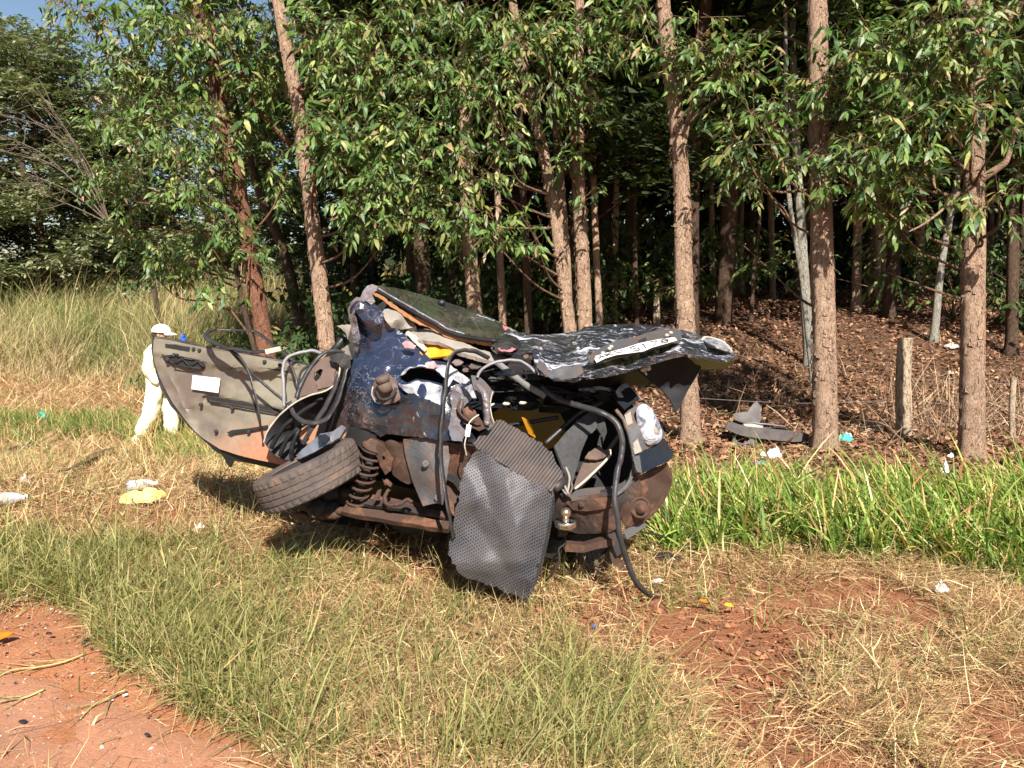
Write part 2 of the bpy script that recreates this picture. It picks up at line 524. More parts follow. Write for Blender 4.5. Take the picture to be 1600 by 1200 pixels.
def paint_mat(name, base, dust=0.3, scratch=0.35, rough=0.22, low=None, scr_sc=5.0, coat=0.6):
    """car paint: scratches to the primer, reflections painted along folds, dried dust and spatters of laterite"""
    m, nt, b = mat(name, base, rough, 0.0, 0.5)
    n = N(nt)
    b.inputs["Coat Weight"].default_value = coat; b.inputs["Coat Roughness"].default_value = 0.08
    blot = n.noise(3.0, 3, 0.5)
    c = n.mix(n.ramp(blot, [(0.35, 0.0), (0.7, 1.0)]), base, tuple(min(1, x * 1.5 + 0.006) for x in base))
    # dust film
    dm = n.ramp(n.noise(4.5, 7, 0.72, 0.5), [(0.62 - 0.35 * dust, 0.0), (0.95 - 0.2 * dust, 0.85)])
    c = n.mix(n.math('MULTIPLY', dm, min(1.0, dust * 1.6)), c, (0.27, 0.155, 0.105))
    # scuffs: thin bright lines and rubbed patches
    s1 = n.noise(scr_sc * 0.8, 5, 0.55, 1.6, scale=(1.0, 2.2, 2.6))
    line = n.ramp(s1, [(0.490, 0.0), (0.498, 1.0), (0.502, 1.0), (0.510, 0.0)])
    s2 = n.noise(scr_sc * 0.62, 8, 0.66, 1.1, scale=(0.5, 1.6, 3.0))
    rub = n.ramp(s2, [(0.75 - 0.20 * scratch, 0.0), (0.79 - 0.20 * scratch, 1.0)])
    area = n.ramp(n.noise(2.4, 3, 0.5), [(0.60 - 0.3 * scratch, 0.0), (0.78 - 0.3 * scratch, 1.0)])
    # folds: a warped net of sharp creases, scuffs and painted reflections along them
    nv = nt.nodes.new("ShaderNodeTexNoise"); nt.links.new(n.co, nv.inputs["Vector"]); nv.inputs["Scale"].default_value = 6.0; nv.inputs["Detail"].default_value = 4
    va = nt.nodes.new("ShaderNodeVectorMath"); va.operation = 'MULTIPLY_ADD'; nt.links.new(nv.outputs["Color"], va.inputs[0]); va.inputs[1].default_value = (0.16, 0.16, 0.16); nt.links.new(n.co, va.inputs[2])
    def net(scl):
        v = nt.nodes.new("ShaderNodeTexVoronoi"); v.feature = 'DISTANCE_TO_EDGE'; v.inputs["Scale"].default_value = scl; mpp = nt.nodes.new('ShaderNodeMapping'); mpp.inputs['Scale'].default_value = (0.8, 1.0, 1.7); mpp.inputs['Rotation'].default_value = (0, R(14), 0); nt.links.new(va.outputs[0], mpp.inputs[0]); nt.links.new(mpp.outputs[0], v.inputs["Vector"]); return v.outputs["Distance"]
    e1 = net(scr_sc * 1.1)
    brk = n.ramp(n.noise(scr_sc * 2.2, 7, 0.75, 0.8), [(0.66 - 0.22 * scratch, 0.0), (0.76 - 0.22 * scratch, 1.0)])
    ridge = n.math('MULTIPLY', n.ramp(n.math('ADD', e1, n.math('MULTIPLY', n.noise(scr_sc * 9, 4, 0.7), 0.10)), [(0.05, 1.0), (0.115, 0.0)]), brk)
    s = n.math('MAXIMUM', n.math('MULTIPLY', line, n.math('MULTIPLY', area, 0.55)), n.math('MULTIPLY', rub, area))
    s = n.math('MAXIMUM', s, n.math('MULTIPLY', ridge, min(0.9, scratch * 1.6)))
    c = n.mix(s, c, n.ramp(n.noise(30, 4), [(0.35, (0.38, 0.38, 0.44)), (0.65, (0.72, 0.72, 0.76))]))
    n.to(c, b.inputs["Base Color"])
    r = n.mix(n.math('MAXIMUM', s, dm), (rough,) * 3, (0.65,) * 3)
    n.to(r, b.inputs["Roughness"])
    cw = n.mix(n.math('MAXIMUM', s, dm), (coat,) * 3, (0.0,) * 3)
    n.to(cw, b.inputs["Coat Weight"])
    fold = n.ramp(e1, [(0.0, 1.0), (0.35, 0.0)])
    n.bump(n.mix(0.35, n.noise(7, 4, 0.55, 0.8), fold), 0.35 + 0.65 * scratch, 0.03, b)
    return m
M_NAVY = paint_mat("navy_paint", (0.013, 0.018, 0.038), 0.22, 0.14, 0.22)
M_NAVY_LOW = paint_mat("scuffed_reflection_black", (0.010, 0.011, 0.015), 0.42, 0.34, 0.2, scr_sc=6)  # near-black base holds the dark reflections of the lower skin
M_BLACK = paint_mat("black_paint", (0.014, 0.015, 0.019), 0.35, 0.30, 0.24)
M_GATE = paint_mat("crumpled_black_paint", (0.014, 0.016, 0.023), 0.28, 0.80, 0.18, scr_sc=6.5)
M_SILVER = paint_mat("bare_bent_metal", (0.085, 0.087, 0.10), 0.6, 0.5, 0.3, coat=0.2, scr_sc=9)

def dirt_metal(name, base, dirt, amount=0.6, rough=0.7, bumpd=0.02, sc=6.0):
    m, nt, b = mat(name, base, rough, 0.0, 0.25)
    n = N(nt)
    f = n.noise(sc, 8, 0.7, 0.6)
    k = n.ramp(f, [(0.75 - 0.5 * amount, 0.0), (0.95 - 0.45 * amount, 1.0)])
    g = n.noise(sc * 9, 6, 0.75)
    d2 = n.ramp(g, [(0.3, tuple(x * 0.62 for x in dirt)), (0.7, tuple(min(1, x * 1.25) for x in dirt))])
    c = n.mix(k, base, d2)
    dk = n.ramp(n.noise(sc * 1.7, 6, 0.7, 1.0), [(0.26, 1.0), (0.40, 0.0)])
    c = n.mix(n.math('MULTIPLY', dk, 0.75), c, (0.025, 0.018, 0.014))
    n.to(c, b.inputs["Base Color"])
    n.bump(n.mix(0.4, f, g), 0.6, bumpd, b)
    return m
M_RUST = dirt_metal("laterite_caked_metal", (0.06, 0.034, 0.024), (0.27, 0.115, 0.06), 0.47)
M_RUSTB = dirt_metal("dusty_brown_metal", (0.035, 0.026, 0.022), (0.17, 0.085, 0.055), 0.5)
M_GREYDUST = dirt_metal("dusty_grey_metal", (0.085, 0.083, 0.085), (0.16, 0.09, 0.06), 0.55, 0.36, sc=9.0)
M_DARKM = dirt_metal("grimy_dark_metal", (0.03, 0.027, 0.026), (0.13, 0.075, 0.05), 0.35, 0.6)
M_WHITEM = dirt_metal("bare_primer", (0.44, 0.43, 0.45), (0.07, 0.065, 0.07), 0.62, 0.35, sc=11)
M_PINKD = dirt_metal("dusty_pillar_metal", (0.11, 0.075, 0.06), (0.17, 0.105, 0.075), 0.5)

def plain(name, base, rough=0.6, var=0.25, sc=12, bumps=0.3, metal=0.0, spec=0.4, dist=0.008):
    m, nt, b = mat(name, base, rough, metal, spec)
    n = N(nt)
    f = n.noise(sc, 6, 0.65)
    c = n.ramp(f, [(0.3, tuple(x * (1 - var) for x in base)), (0.7, tuple(min(1, x * (1 + var)) for x in base))])
    n.to(c, b.inputs["Base Color"])
    if bumps: n.bump(n.noise(sc * 4, 5, 0.7), bumps, dist, b)
    return m
M_RUBBER = plain("black_rubber", (0.011, 0.010, 0.011), 0.5, 0.4, 20, spec=0.25)
M_STRIP = plain("dusty_rubber_strip", (0.034, 0.031, 0.031), 0.4, 0.5, 9, 0.3)
M_GREYTUBE = plain("pale_grey_tube", (0.19, 0.18, 0.185), 0.4, 0.2, 10)
M_PLASTIC = plain("black_plastic", (0.018, 0.018, 0.019), 0.4, 0.3, 14)
M_GLOSS = plain("glossy_black_panel", (0.012, 0.014, 0.018), 0.2, 0.3, 6, 0.1)
M_DULL = plain('dull_black_inner_panel', (0.011, 0.011, 0.012), 0.6, 0.3, 8, 0.2, spec=0.15)
M_VOID = plain("hollow_black", (0.014, 0.013, 0.013), 0.85, 0.4, 7)  # near-black, painted in as the shade of hollows, slots and creases
M_CARPET = plain("charcoal_carpet", (0.055, 0.053, 0.053), 0.95, 0.3, 40, 0.9)
M_YELLOW = plain("orange_yellow_vinyl", (0.62, 0.27, 0.015), 0.45, 0.15, 5, 0.2)
M_BOARD = plain("torn_hardboard", (0.30, 0.135, 0.055), 0.9, 0.25, 22, 0.6)
M_BEIGE = plain("beige_trim", (0.25, 0.215, 0.18), 0.8, 0.15, 14, 0.4)
M_PALE = plain("pale_torn_lining", (0.42, 0.37, 0.30), 0.85, 0.2, 24, 0.5)
M_CHROME = plain("polished_metal", (0.72, 0.70, 0.70), 0.16, 0.1, 8, 0.1, metal=1.0)
M_BRASS = plain("worn_ball_metal", (0.48, 0.36, 0.24), 0.25, 0.2, 12, 0.2, metal=0.9)
M_WHITE = plain("white_plastic", (0.78, 0.78, 0.78), 0.55, 0.08, 14, 0.3)
M_PLATE = plain("plate_white", (0.74, 0.71, 0.66), 0.5, 0.12, 16, 0.1)
M_INK = plain("plate_ink", (0.03, 0.03, 0.035), 0.5, 0.2, 14, 0)
M_STICKER = dirt_metal("dusty_sticker", (0.62, 0.60, 0.62), (0.40, 0.33, 0.30), 0.4, 0.45)
M_BLUE = plain("blue_cloth", (0.02, 0.10, 0.50), 0.7, 0.2)
M_INDIGO = plain("indigo_plastic", (0.10, 0.10, 0.48), 0.5, 0.2)
M_TEAL = plain("teal_plastic", (0.03, 0.42, 0.33), 0.5, 0.2)
M_ORANGE = plain("orange_lens", (0.75, 0.16, 0.01), 0.15, 0.2, 9, 0.1)
M_AMBER = plain("amber_plastic", (0.75, 0.38, 0.02), 0.3, 0.2)
M_RED = plain("red_plastic", (0.55, 0.04, 0.02), 0.35, 0.2)
M_BAGY = plain("yellow_plastic_bag", (0.86, 0.78, 0.22), 0.4, 0.1, 12, 0.4)
M_BUMPER = plain("grey_bumper_plastic", (0.12, 0.105, 0.10), 0.5, 0.3, 9, 0.2)

def clear_mat():
    m, nt, b = mat("clear_plastic_bottle", (0.75, 0.74, 0.76), 0.15)
    b.inputs["Transmission Weight"].default_value = 0.55; b.inputs["IOR"].default_value = 1.3
    return m
M_CLEAR = clear_mat()

def lens_mat():
    m, nt, b = mat("clear_lamp_lens", (0.45, 0.45, 0.47), 0.16)
    n = N(nt)
    b.inputs["Coat Weight"].default_value = 0.8
    n.to(n.ramp(n.noise(17, 4, 0.6, 1.2), [(0.36, (0.09, 0.09, 0.10)), (0.50, (0.33, 0.33, 0.36)), (0.66, (0.60, 0.60, 0.63))]), b.inputs["Base Color"])
    n.bump(n.noise(24, 3, 0.5, 1.0), 0.15, 0.01, b)
    return m
M_LENS = lens_mat()

def olive_mat():
    m, nt, b = mat("olive_door_metal", (0.25, 0.22, 0.15), 0.42, 0.0, 0.5)
    n = N(nt, 'UV')
    base = n.ramp(n.noise(5, 5, 0.6), [(0.3, (0.185, 0.163, 0.118)), (0.7, (0.235, 0.208, 0.152))])
    s = n.sep()
    # mud splashed up from the bottom edge (UV v grows upwards, one unit = 300 px of the photo)
    g = n.math('ADD', n.math('ADD', n.math('MULTIPLY', s[1], -1.0), n.math('MULTIPLY', s[0], 0.22)), n.math('MULTIPLY', n.noise(4, 6, 0.7), 0.40))
    k = n.ramp(g, [(2.60 / 3.2, 0.0), (2.90 / 3.2, 1.0)])
    g2 = n.math('MULTIPLY', g, 1 / 3.2)
    k = n.ramp(g2, [(0.838, 0.0), (0.892, 0.95)])
    mud = n.ramp(n.noise(40, 6, 0.7), [(0.3, (0.32, 0.125, 0.06)), (0.7, (0.42, 0.18, 0.095))])
    grime = n.ramp(n.noise(3.2, 5, 0.6), [(0.42, 0.0), (0.62, 0.85)])
    c = n.mix(grime, base, (0.105, 0.075, 0.06))
    dots = n.ramp(n.voro(14), [(0.04, 1.0), (0.10, 0.0)])
    c = n.mix(n.math('MULTIPLY', dots, 0.35), c, (0.12, 0.09, 0.07))
    c = n.mix(k, c, mud)
    n.to(c, b.inputs["Base Color"])
    n.to(n.mix(k, (0.42,) * 3, (0.9,) * 3), b.inputs["Roughness"])
    n.bump(n.noise(9, 4), 0.25, 0.01, b)
    return m
M_OLIVE = olive_mat()
M_OLIVE2 = plain("olive_inner_metal", (0.12, 0.115, 0.06), 0.4, 0.3)

def mat_mesh_rubber(name, ribs):
    m, nt, b = mat(name, (0.12, 0.12, 0.13), 0.55, 0.0, 0.4)
    n = N(nt, 'UV')
    dustc = n.ramp(n.noise(3.2, 7, 0.72, 0.6), [(0.40, 0.0), (0.62, 0.9)])
    if ribs:
        w = nt.nodes.new("ShaderNodeTexWave"); w.wave_type = 'BANDS'; w.bands_direction = 'DIAGONAL'
        mp = nt.nodes.new("ShaderNodeMapping"); nt.links.new(n.co, mp.inputs[0]); mp.inputs["Rotation"].default_value = (0, 0, R(-98))
        nt.links.new(mp.outputs[0], w.inputs[0]); w.inputs["Scale"].default_value = 27
        f = w.outputs["Fac"]
        c = n.ramp(f, [(0.15, (0.014, 0.013, 0.013)), (0.6, (0.085, 0.074, 0.072))])
        c = n.mix(dustc, c, n.mix(0.35, c, (0.20, 0.14, 0.11)))
        n.to(c, b.inputs["Base Color"]); n.bump(f, 0.9, 0.006, b)
    else:
        nz = nt.nodes.new('ShaderNodeTexNoise'); nt.links.new(n.co, nz.inputs['Vector']); nz.inputs['Scale'].default_value = 4.5; nz.inputs['Detail'].default_value = 3
        vm = nt.nodes.new('ShaderNodeVectorMath'); vm.operation = 'MULTIPLY_ADD'; nt.links.new(nz.outputs['Color'], vm.inputs[0]); vm.inputs[1].default_value = (.04, .04, 0); nt.links.new(n.co, vm.inputs[2])
        mp = nt.nodes.new("ShaderNodeMapping"); nt.links.new(vm.outputs[0], mp.inputs[0])
        mp.inputs["Rotation"].default_value = (0, 0, R(-20)); mp.inputs["Scale"].default_value = (78, 78 * 0.8, 1)
        v = nt.nodes.new("ShaderNodeTexVoronoi"); v.inputs["Randomness"].default_value = 0.0; v.inputs["Scale"].default_value = 1.0
        sp = nt.nodes.new("ShaderNodeSeparateXYZ"); nt.links.new(mp.outputs[0], sp.inputs[0])
        # offset rows: hexagonal cells
        row = n.math('FLOOR', sp.outputs[1]); par = n.math('MODULO', row, 2.0); par = n.math('ABSOLUTE', par)
        fx = n.math('FRACT', n.math('ADD', sp.outputs[0], n.math('MULTIPLY', par, 0.5)))
        fy = n.math('FRACT', sp.outputs[1])
        dx = n.math('ABSOLUTE', n.math('SUBTRACT', fx, 0.5)); dy = n.math('ABSOLUTE', n.math('SUBTRACT', fy, 0.5))
        d = n.math('ADD', n.math('MULTIPLY', dx, 1.1), dy)
        d = n.math('ADD', d, n.math('MULTIPLY', n.math('SUBTRACT', n.noise(60, 3), 0.5), 0.08))
        hole = n.ramp(d, [(0.26, 1.0), (0.40, 0.0)])
        c = n.mix(hole, (0.056, 0.056, 0.063), (0.009, 0.009, 0.010))
        c = n.mix(n.math('MULTIPLY', dustc, 0.42), c, n.mix(0.65, c, (0.19, 0.15, 0.125)))
        n.to(c, b.inputs["Base Color"])
        n.bump(n.math('SUBTRACT', 1.0, hole), 0.9, 0.008, b)
    return m
M_MATRIB = mat_mesh_rubber("ribbed_rubber", True)
M_MATHEX = mat_mesh_rubber("mesh_rubber", False)

def tyre_mat():
    m, nt, b = mat("worn_tyre_rubber", (0.05, 0.045, 0.042), 0.75, 0, 0.3)
    n = N(nt)
    f = n.noise(7, 7, 0.7)
    c = n.ramp(f, [(0.35, (0.055, 0.046, 0.042)), (0.55, (0.10, 0.075, 0.062)), (0.72, (0.22, 0.115, 0.07))])
    n.to(c, b.inputs["Base Color"]); n.bump(n.noise(70, 5, 0.7), 0.4, 0.006, b)
    return m
M_TYRE = tyre_mat()
M_SKIN = plain("skin", (0.46, 0.26, 0.18), 0.6, 0.1, 10, 0)
M_COVERALL = plain("pale_yellow_workwear", (0.86, 0.82, 0.56), 0.85, 0.07, 9, 0.4)
M_HIVIS = plain("yellow_reflective_band", (0.84, 0.80, 0.30), 0.6, 0.1, 12, 0)
M_CAP = plain("cream_cap", (0.80, 0.72, 0.52), 0.8, 0.06, 12, 0.2)
M_WIRE = plain("fence_wire", (0.20, 0.17, 0.15), 0.6, 0.2, 20, 0)
# ------------------------------------------------------------------ ground and road
def spaced(a, b, h0, lim, g):
    """line positions: fine step h0 inside [-lim, lim] of a..b, growing outside"""
    out = [0.0]; x = 0.0; h = h0
    while x < b:
        if x > lim: h *= g
        x += h; out.append(x)
    neg = []; x = 0.0; h = h0
    while x > a:
        if x < -lim: h *= g
        x -= h; neg.append(x)
    return np.array(sorted(neg + out))

ROAD_PIX = [(-60, 1010), (60, 1060), (150, 1085), (230, 1105), (310, 1140), (400, 1175), (440, 1230)]
ROAD_EDGE = [gp(u, v) for u, v in ROAD_PIX]
ZB = [(-400, 940), (0, 962), (60, 935), (100, 950), (150, 1010), (200, 1060), (260, 1092), (330, 1122), (400, 1150), (440, 1230), (440, 1500), (-400, 1500)]
Z_SCAR = [(430, 815), (560, 835), (700, 850), (715, 905), (850, 935), (890, 925), (1010, 892), (1110, 930), (1200, 975), (1310, 1035), (1290, 1085), (1150, 1075), (1190, 1150), (1200, 1230), (1040, 1230), (1030, 1130), (1000, 1050), (900, 1000), (800, 965), (700, 925), (560, 870), (440, 850)]

def build_ground():
    xs = spaced(-420, 420, 0.06, 5.0, 1.07)
    ys = spaced(-60, 900, 0.055, 7.0, 1.06)
    X, Y = np.meshgrid(xs, ys)
    Z = ground_z(X, Y)
    near = smooth(14, 8, np.abs(Y)) * smooth(9, 6, np.abs(X))
    off = smooth(2.0, 2.7, Y + 0.25 * (X + 2)) 
    Z = Z + near * ((fbm(X * 5, Y * 5, 21, 4) - 0.5) * 0.05 + (fbm(X * 16, Y * 16, 31, 3) - 0.5) * 0.03) * off
    # scraped soil: clods
    q = np.stack([X, Y, ground_z(X, Y)], -1).reshape(-1, 3)
    u, v, d = project(q)
    front = (d > 1.0)
    scar = (inside(u, v, Z_SCAR) & front).reshape(X.shape)
    Z = Z + scar * (np.abs(fbm(X * 11, Y * 11, 77, 4) - 0.5) * 0.11 - 0.015)
    V = np.stack([X, Y, Z], -1).reshape(-1, 3)
    ny, nx = X.shape
    i = np.arange(ny - 1)[:, None] * nx + np.arange(nx - 1)[None]
    F = np.stack([i, i + 1, i + nx + 1, i + nx], -1).reshape(-1, 4)
    # what the ground itself is: red soil, leaf mould in the wood, straw mould under the grass
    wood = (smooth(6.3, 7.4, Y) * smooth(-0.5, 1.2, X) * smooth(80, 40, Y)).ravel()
    field = (smooth(4.6, 6.5, Y) * smooth(-0.2, -1.5, X)).ravel() + smooth(40, 60, Y).ravel()
    field = np.clip(field, 0, 1)
    c = np.ones((len(V), 3))
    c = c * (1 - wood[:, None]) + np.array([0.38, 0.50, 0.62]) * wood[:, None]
    c = c * (1 - field[:, None]) + np.array([0.85, 1.25, 1.0]) * field[:, None]
    bank = (inside(u, v, ZB) & front)
    c[bank] *= np.array([1.45, 1.5, 1.45])
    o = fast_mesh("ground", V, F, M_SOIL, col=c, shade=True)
    tag(o, "red soil ground running from the road into the wood", kind='structure')

    # road: a sheet whose ragged edge is buried under blown soil
    pts = [np.array(p) for p in ROAD_EDGE]
    edge, _ = catmull(pts, [1] * len(pts), 14)
    edge = np.array(edge)
    d0 = edge[1] - edge[0]; d1 = edge[-1] - edge[-2]
    left = edge[0] - d0 / np.linalg.norm(d0) * np.linspace(60, 0.1, 40)[:, None]
    right = edge[-1] + d1 / np.linalg.norm(d1) * np.linspace(0.1, 60, 40)[:, None]
    E = np.vstack([left, edge, right])
    E[:, 0:2] += (np.c_[vnoise(E[:, 0] * 6, E[:, 1] * 6, 5), vnoise(E[:, 0] * 6, E[:, 1] * 6, 8)] - 0.5) * 0.10
    rows = [E]
    for k, dy in enumerate((0.06, 0.15, 0.3, 0.5, 0.8, 1.2, 3, 7.5)):
        e = E.copy(); e[:, 1] -= dy; e[:, 0] -= dy * 0.45; rows.append(e)
    V = np.vstack(rows)
    V[:, 2] = ground_z(V[:, 0], V[:, 1]) + 0.012
    V[:len(E), 2] -= 0.03
    n = len(E); F = []
    for r in range(len(rows) - 1):
        for k in range(n - 1): F.append((r * n + k, (r + 1) * n + k, (r + 1) * n + k + 1, r * n + k + 1))
    dc = np.repeat(np.array([1, 1, .9, .7, .45, .2, 0, 0, 0.0]), n)[:, None] * np.ones(3)
    tag(fast_mesh("road", V, F, M_ROAD, col=dc, shade=True), "dusty asphalt road edge at the near corner", kind='structure')
build_ground()

# ------------------------------------------------------------------ blades
def blades(pos, length, width, azim, th0, curl, col, segs=3, rng=None, tipcol=None):
    """every blade a tapering, bending strip standing on the ground"""
    n = len(pos)
    rng = rng or np.random.default_rng(0)
    length = np.broadcast_to(length, n); width = np.broadcast_to(width, n)
    dirx = np.cos(azim); diry = np.sin(azim)
    wa = azim + math.pi / 2 + rng.normal(0, 0.7, n)
    W = np.c_[np.cos(wa), np.sin(wa), rng.normal(0, 0.25, n)]
    rings = []
    p = pos.copy()
    th = th0.copy()
    for s in range(segs):
        w = width * (1 - (s / segs) ** 1.6 * 0.75) * 0.5
        rings.append(p - W * w[:, None]); rings.append(p + W * w[:, None])
        st = length / segs
        p = p + np.c_[dirx * np.sin(th) * st, diry * np.sin(th) * st, np.cos(th) * st]
        th = th + curl / segs
    rings.append(p)
    m = 2 * segs + 1
    V = np.stack(rings, 1).reshape(-1, 3)
    b = np.arange(n)[:, None] * m
    T = []
    for s in range(segs - 1):
        T += [b + np.array([[2 * s, 2 * s + 1, 2 * s + 3]]), b + np.array([[2 * s, 2 * s + 3, 2 * s + 2]])]
    T.append(b + np.array([[2 * segs - 2, 2 * segs - 1, 2 * segs]]))
    T = np.concatenate(T, 0)
    C = np.repeat(col, m, 0)
    if tipcol is not None:
        f = np.tile(np.r_[np.repeat(np.linspace(0, 0.8, segs), 2), 1.0], n)[:, None]
        C = C * (1 - f) + np.repeat(tipcol, m, 0) * f
    return V, T, C

def pick(rng, n, cols, w, var=0.18):
    cols = np.array(cols); k = rng.choice(len(cols), n, p=np.array(w) / sum(w))
    c = cols[k] * (1 + rng.normal(0, var, (n, 1)))
    return np.clip(c, 0.005, 0.95)

GREENS = [(0.105, 0.165, 0.038), (0.155, 0.21, 0.05), (0.25, 0.275, 0.08), (0.065, 0.11, 0.028)]
STRAWS = [(0.49, 0.32, 0.155), (0.59, 0.425, 0.22), (0.40, 0.225, 0.115), (0.25, 0.12, 0.062), (0.66, 0.52, 0.30)]
DRYGREEN = [(0.30, 0.275, 0.10), (0.39, 0.33, 0.13), (0.23, 0.22, 0.075)]

def ground_samples(rng, n, x0, x1, y0, y1, power=1.0):
    """more samples near the camera"""
    t = rng.random(n) ** power
    y = y0 + (y1 - y0) * t
    x = rng.uniform(x0, x1, n) * 1.0
    return x, y

Z_TALL = [(1015, 868), (1050, 810), (1085, 790), (1180, 792), (1300, 796), (1420, 792), (1520, 786), (1700, 790), (1700, 930), (1600, 918), (1450, 905), (1330, 882), (1200, 872), (1110, 860)]
Z_MIXED = [(-200, 820), (0, 825), (200, 850), (420, 900), (640, 900), (820, 965), (900, 1010), (1000, 1060), (1060, 1230), (430, 1230), (380, 1150), (260, 1090), (150, 1010), (100, 945), (0, 960), (-200, 960)]
Z_LEFTGREEN = [(-60, 610), (60, 625), (150, 640), (215, 655), (225, 700), (120, 695), (0, 690), (-60, 690)]
Z_CARPIT = [(440, 800), (560, 830), (720, 850), (720, 905), (880, 925), (1000, 885), (1040, 840), (1000, 780), (450, 760)]

def mown_layer():
    rng = np.random.default_rng(11)
    N0 = 600000
    # even density in the picture near the camera, thinning with distance
    y = 1.9 + (11.5 - 1.9) * rng.random(N0) ** 1.9
    x = rng.uniform(-1, 1, N0) * (0.78 * y + 0.3)
    z = ground_z(x, y)
    u, v, d = project(np.c_[x, y, z])
    clump = fbm(x * 2.2, y * 2.2, 51, 4)
    fine = fbm(x * 9, y * 9, 61, 3)
    ju = u + 150 * (fbm(x * 2.6, y * 2.6, 301, 4) - .5); jv = v + 110 * (fbm(x * 2.6, y * 2.6, 302, 4) - .5)
    mixed = inside(ju, jv, Z_MIXED); scar = inside(ju, jv, Z_SCAR)
    ru = u + 60 * (fbm(x * 5, y * 5, 303, 4) - .5); rv = v + 60 * (fbm(x * 5, y * 5, 304, 4) - .5)
    road = inside(ru, rv, ZB)
    tall = inside(u, v, Z_TALL); lg = inside(u, v, Z_LEFTGREEN)
    wood = (y > 6.2) & (x > 0.3) | ((y > 5.4) & (x > 1.8))
    dens = np.where(mixed, 0.85 + 0.3 * clump, 0.30 + 1.1 * np.clip(clump - 0.25, 0, 1))
    dens = np.where(scar, 0.26 + 1.0 * np.clip(clump - 0.46, 0, 1) * 2, dens)
    dens = np.where(road, 0.012, dens)
    # ragged border of the grass toward the bare bank
    dens = np.where(wood, 0.05, dens)
    rightbare = (x > 0.6) & (y < 4.0) & ~tall
    dens = np.where(rightbare & ~mixed, dens * (0.22 + 1.2 * smooth(.44, .54, clump)), dens)
    keep = rng.random(N0) < dens * (0.55 + 0.9 * fine)
    x, y, z, u, v, clump, mixed, scar, road, tall, lg = [a[keep] for a in (x, y, z, u, v, clump, mixed, scar, road, tall, lg)]
    n = len(x)
    gfrac = np.where(mixed, 0.36 + 0.5 * (clump - 0.45) * 2.2, 0.10 + 0.25 * (fbm(x * 1.3, y * 1.3, 91) - 0.4))
    gfrac = np.where(mixed & (v > 820), gfrac + 0.20 * smooth(560, 330, u) * (0.5 + clump), gfrac)
    gfrac = gfrac * (1 - 0.5 * smooth(760, 1040, u))
    gfrac = np.where(scar, 0.10, gfrac)
    gfrac = np.clip(gfrac, 0.02, 0.85)
    isg = rng.random(n) < gfrac
    far = smooth(3.0, 8.0, y)
    # straw: lying, crossing, slightly arched
    s = ~isg
    k = s.sum(); flake = rng.random(k) < .16
    pos = np.c_[x, y, z + 0.075 * rng.random(n) ** 1.5 * np.where(road, 0.2, 1)]
    comb = -0.55 + 0.8 * (fbm(x * 0.8, y * 0.8, 131) - 0.5) * 3
    az = np.where(rng.random(n) < 0.45, comb + rng.normal(0, 0.5, n), rng.uniform(0, 2 * math.pi, n))
    V, T, C = blades(pos[s], np.where(flake, rng.uniform(.04, .13, k), rng.gamma(3.2, 0.036, k)) * (1 + 0.3 * far[s]), np.where(flake, rng.uniform(.004, .009, k), 0.0017 + 0.0034 * rng.random(k) ** 2) * (1 + 0.9 * far[s]), az[s],
                     np.where(rng.random(k) < 0.86, rng.normal(1.42, 0.16, k), rng.uniform(0.3, 1.2, k)), rng.normal(0.10, 0.75, k),
                     pick(rng, k, STRAWS, [5, 4, 4, 3, 1.5], 0.24), 2, rng)
    tag(fast_mesh("dry_straw", V, T, M_STRAW, col=C), "mown dry straw lying over the red soil of the verge", kind='stuff')
    # green blades: half upright tufts, half flattened
    s = isg; k = s.sum()
    L = rng.gamma(3.2, 0.033, k) * (1 + 0.2 * far[s]) * (0.7 + 0.8 * clump[s])
    gc = pick(rng, k, GREENS + DRYGREEN, [4, 4, 2, 2, 2.2, 1.8, 2])
    V, T, C = blades(pos[s] - np.array([0, 0, 0.005]), L, (0.003 + 0.0045 * rng.random(k)) * (1 + 0.6 * far[s]), az[s] + rng.normal(0, 0.5, k),
                     np.abs(rng.normal(0.85, 0.42, k)), rng.normal(0.55, 0.5, k), gc, 3, rng, tipcol=pick(rng, k, DRYGREEN + [(0.36, 0.3, 0.12)], [1, 1, 1, 1]))
    tag(fast_mesh("short_grass", V, T, M_GRASS, col=C), "short green grass mixed with straw on the verge", kind='stuff')
    return n
mown_layer()

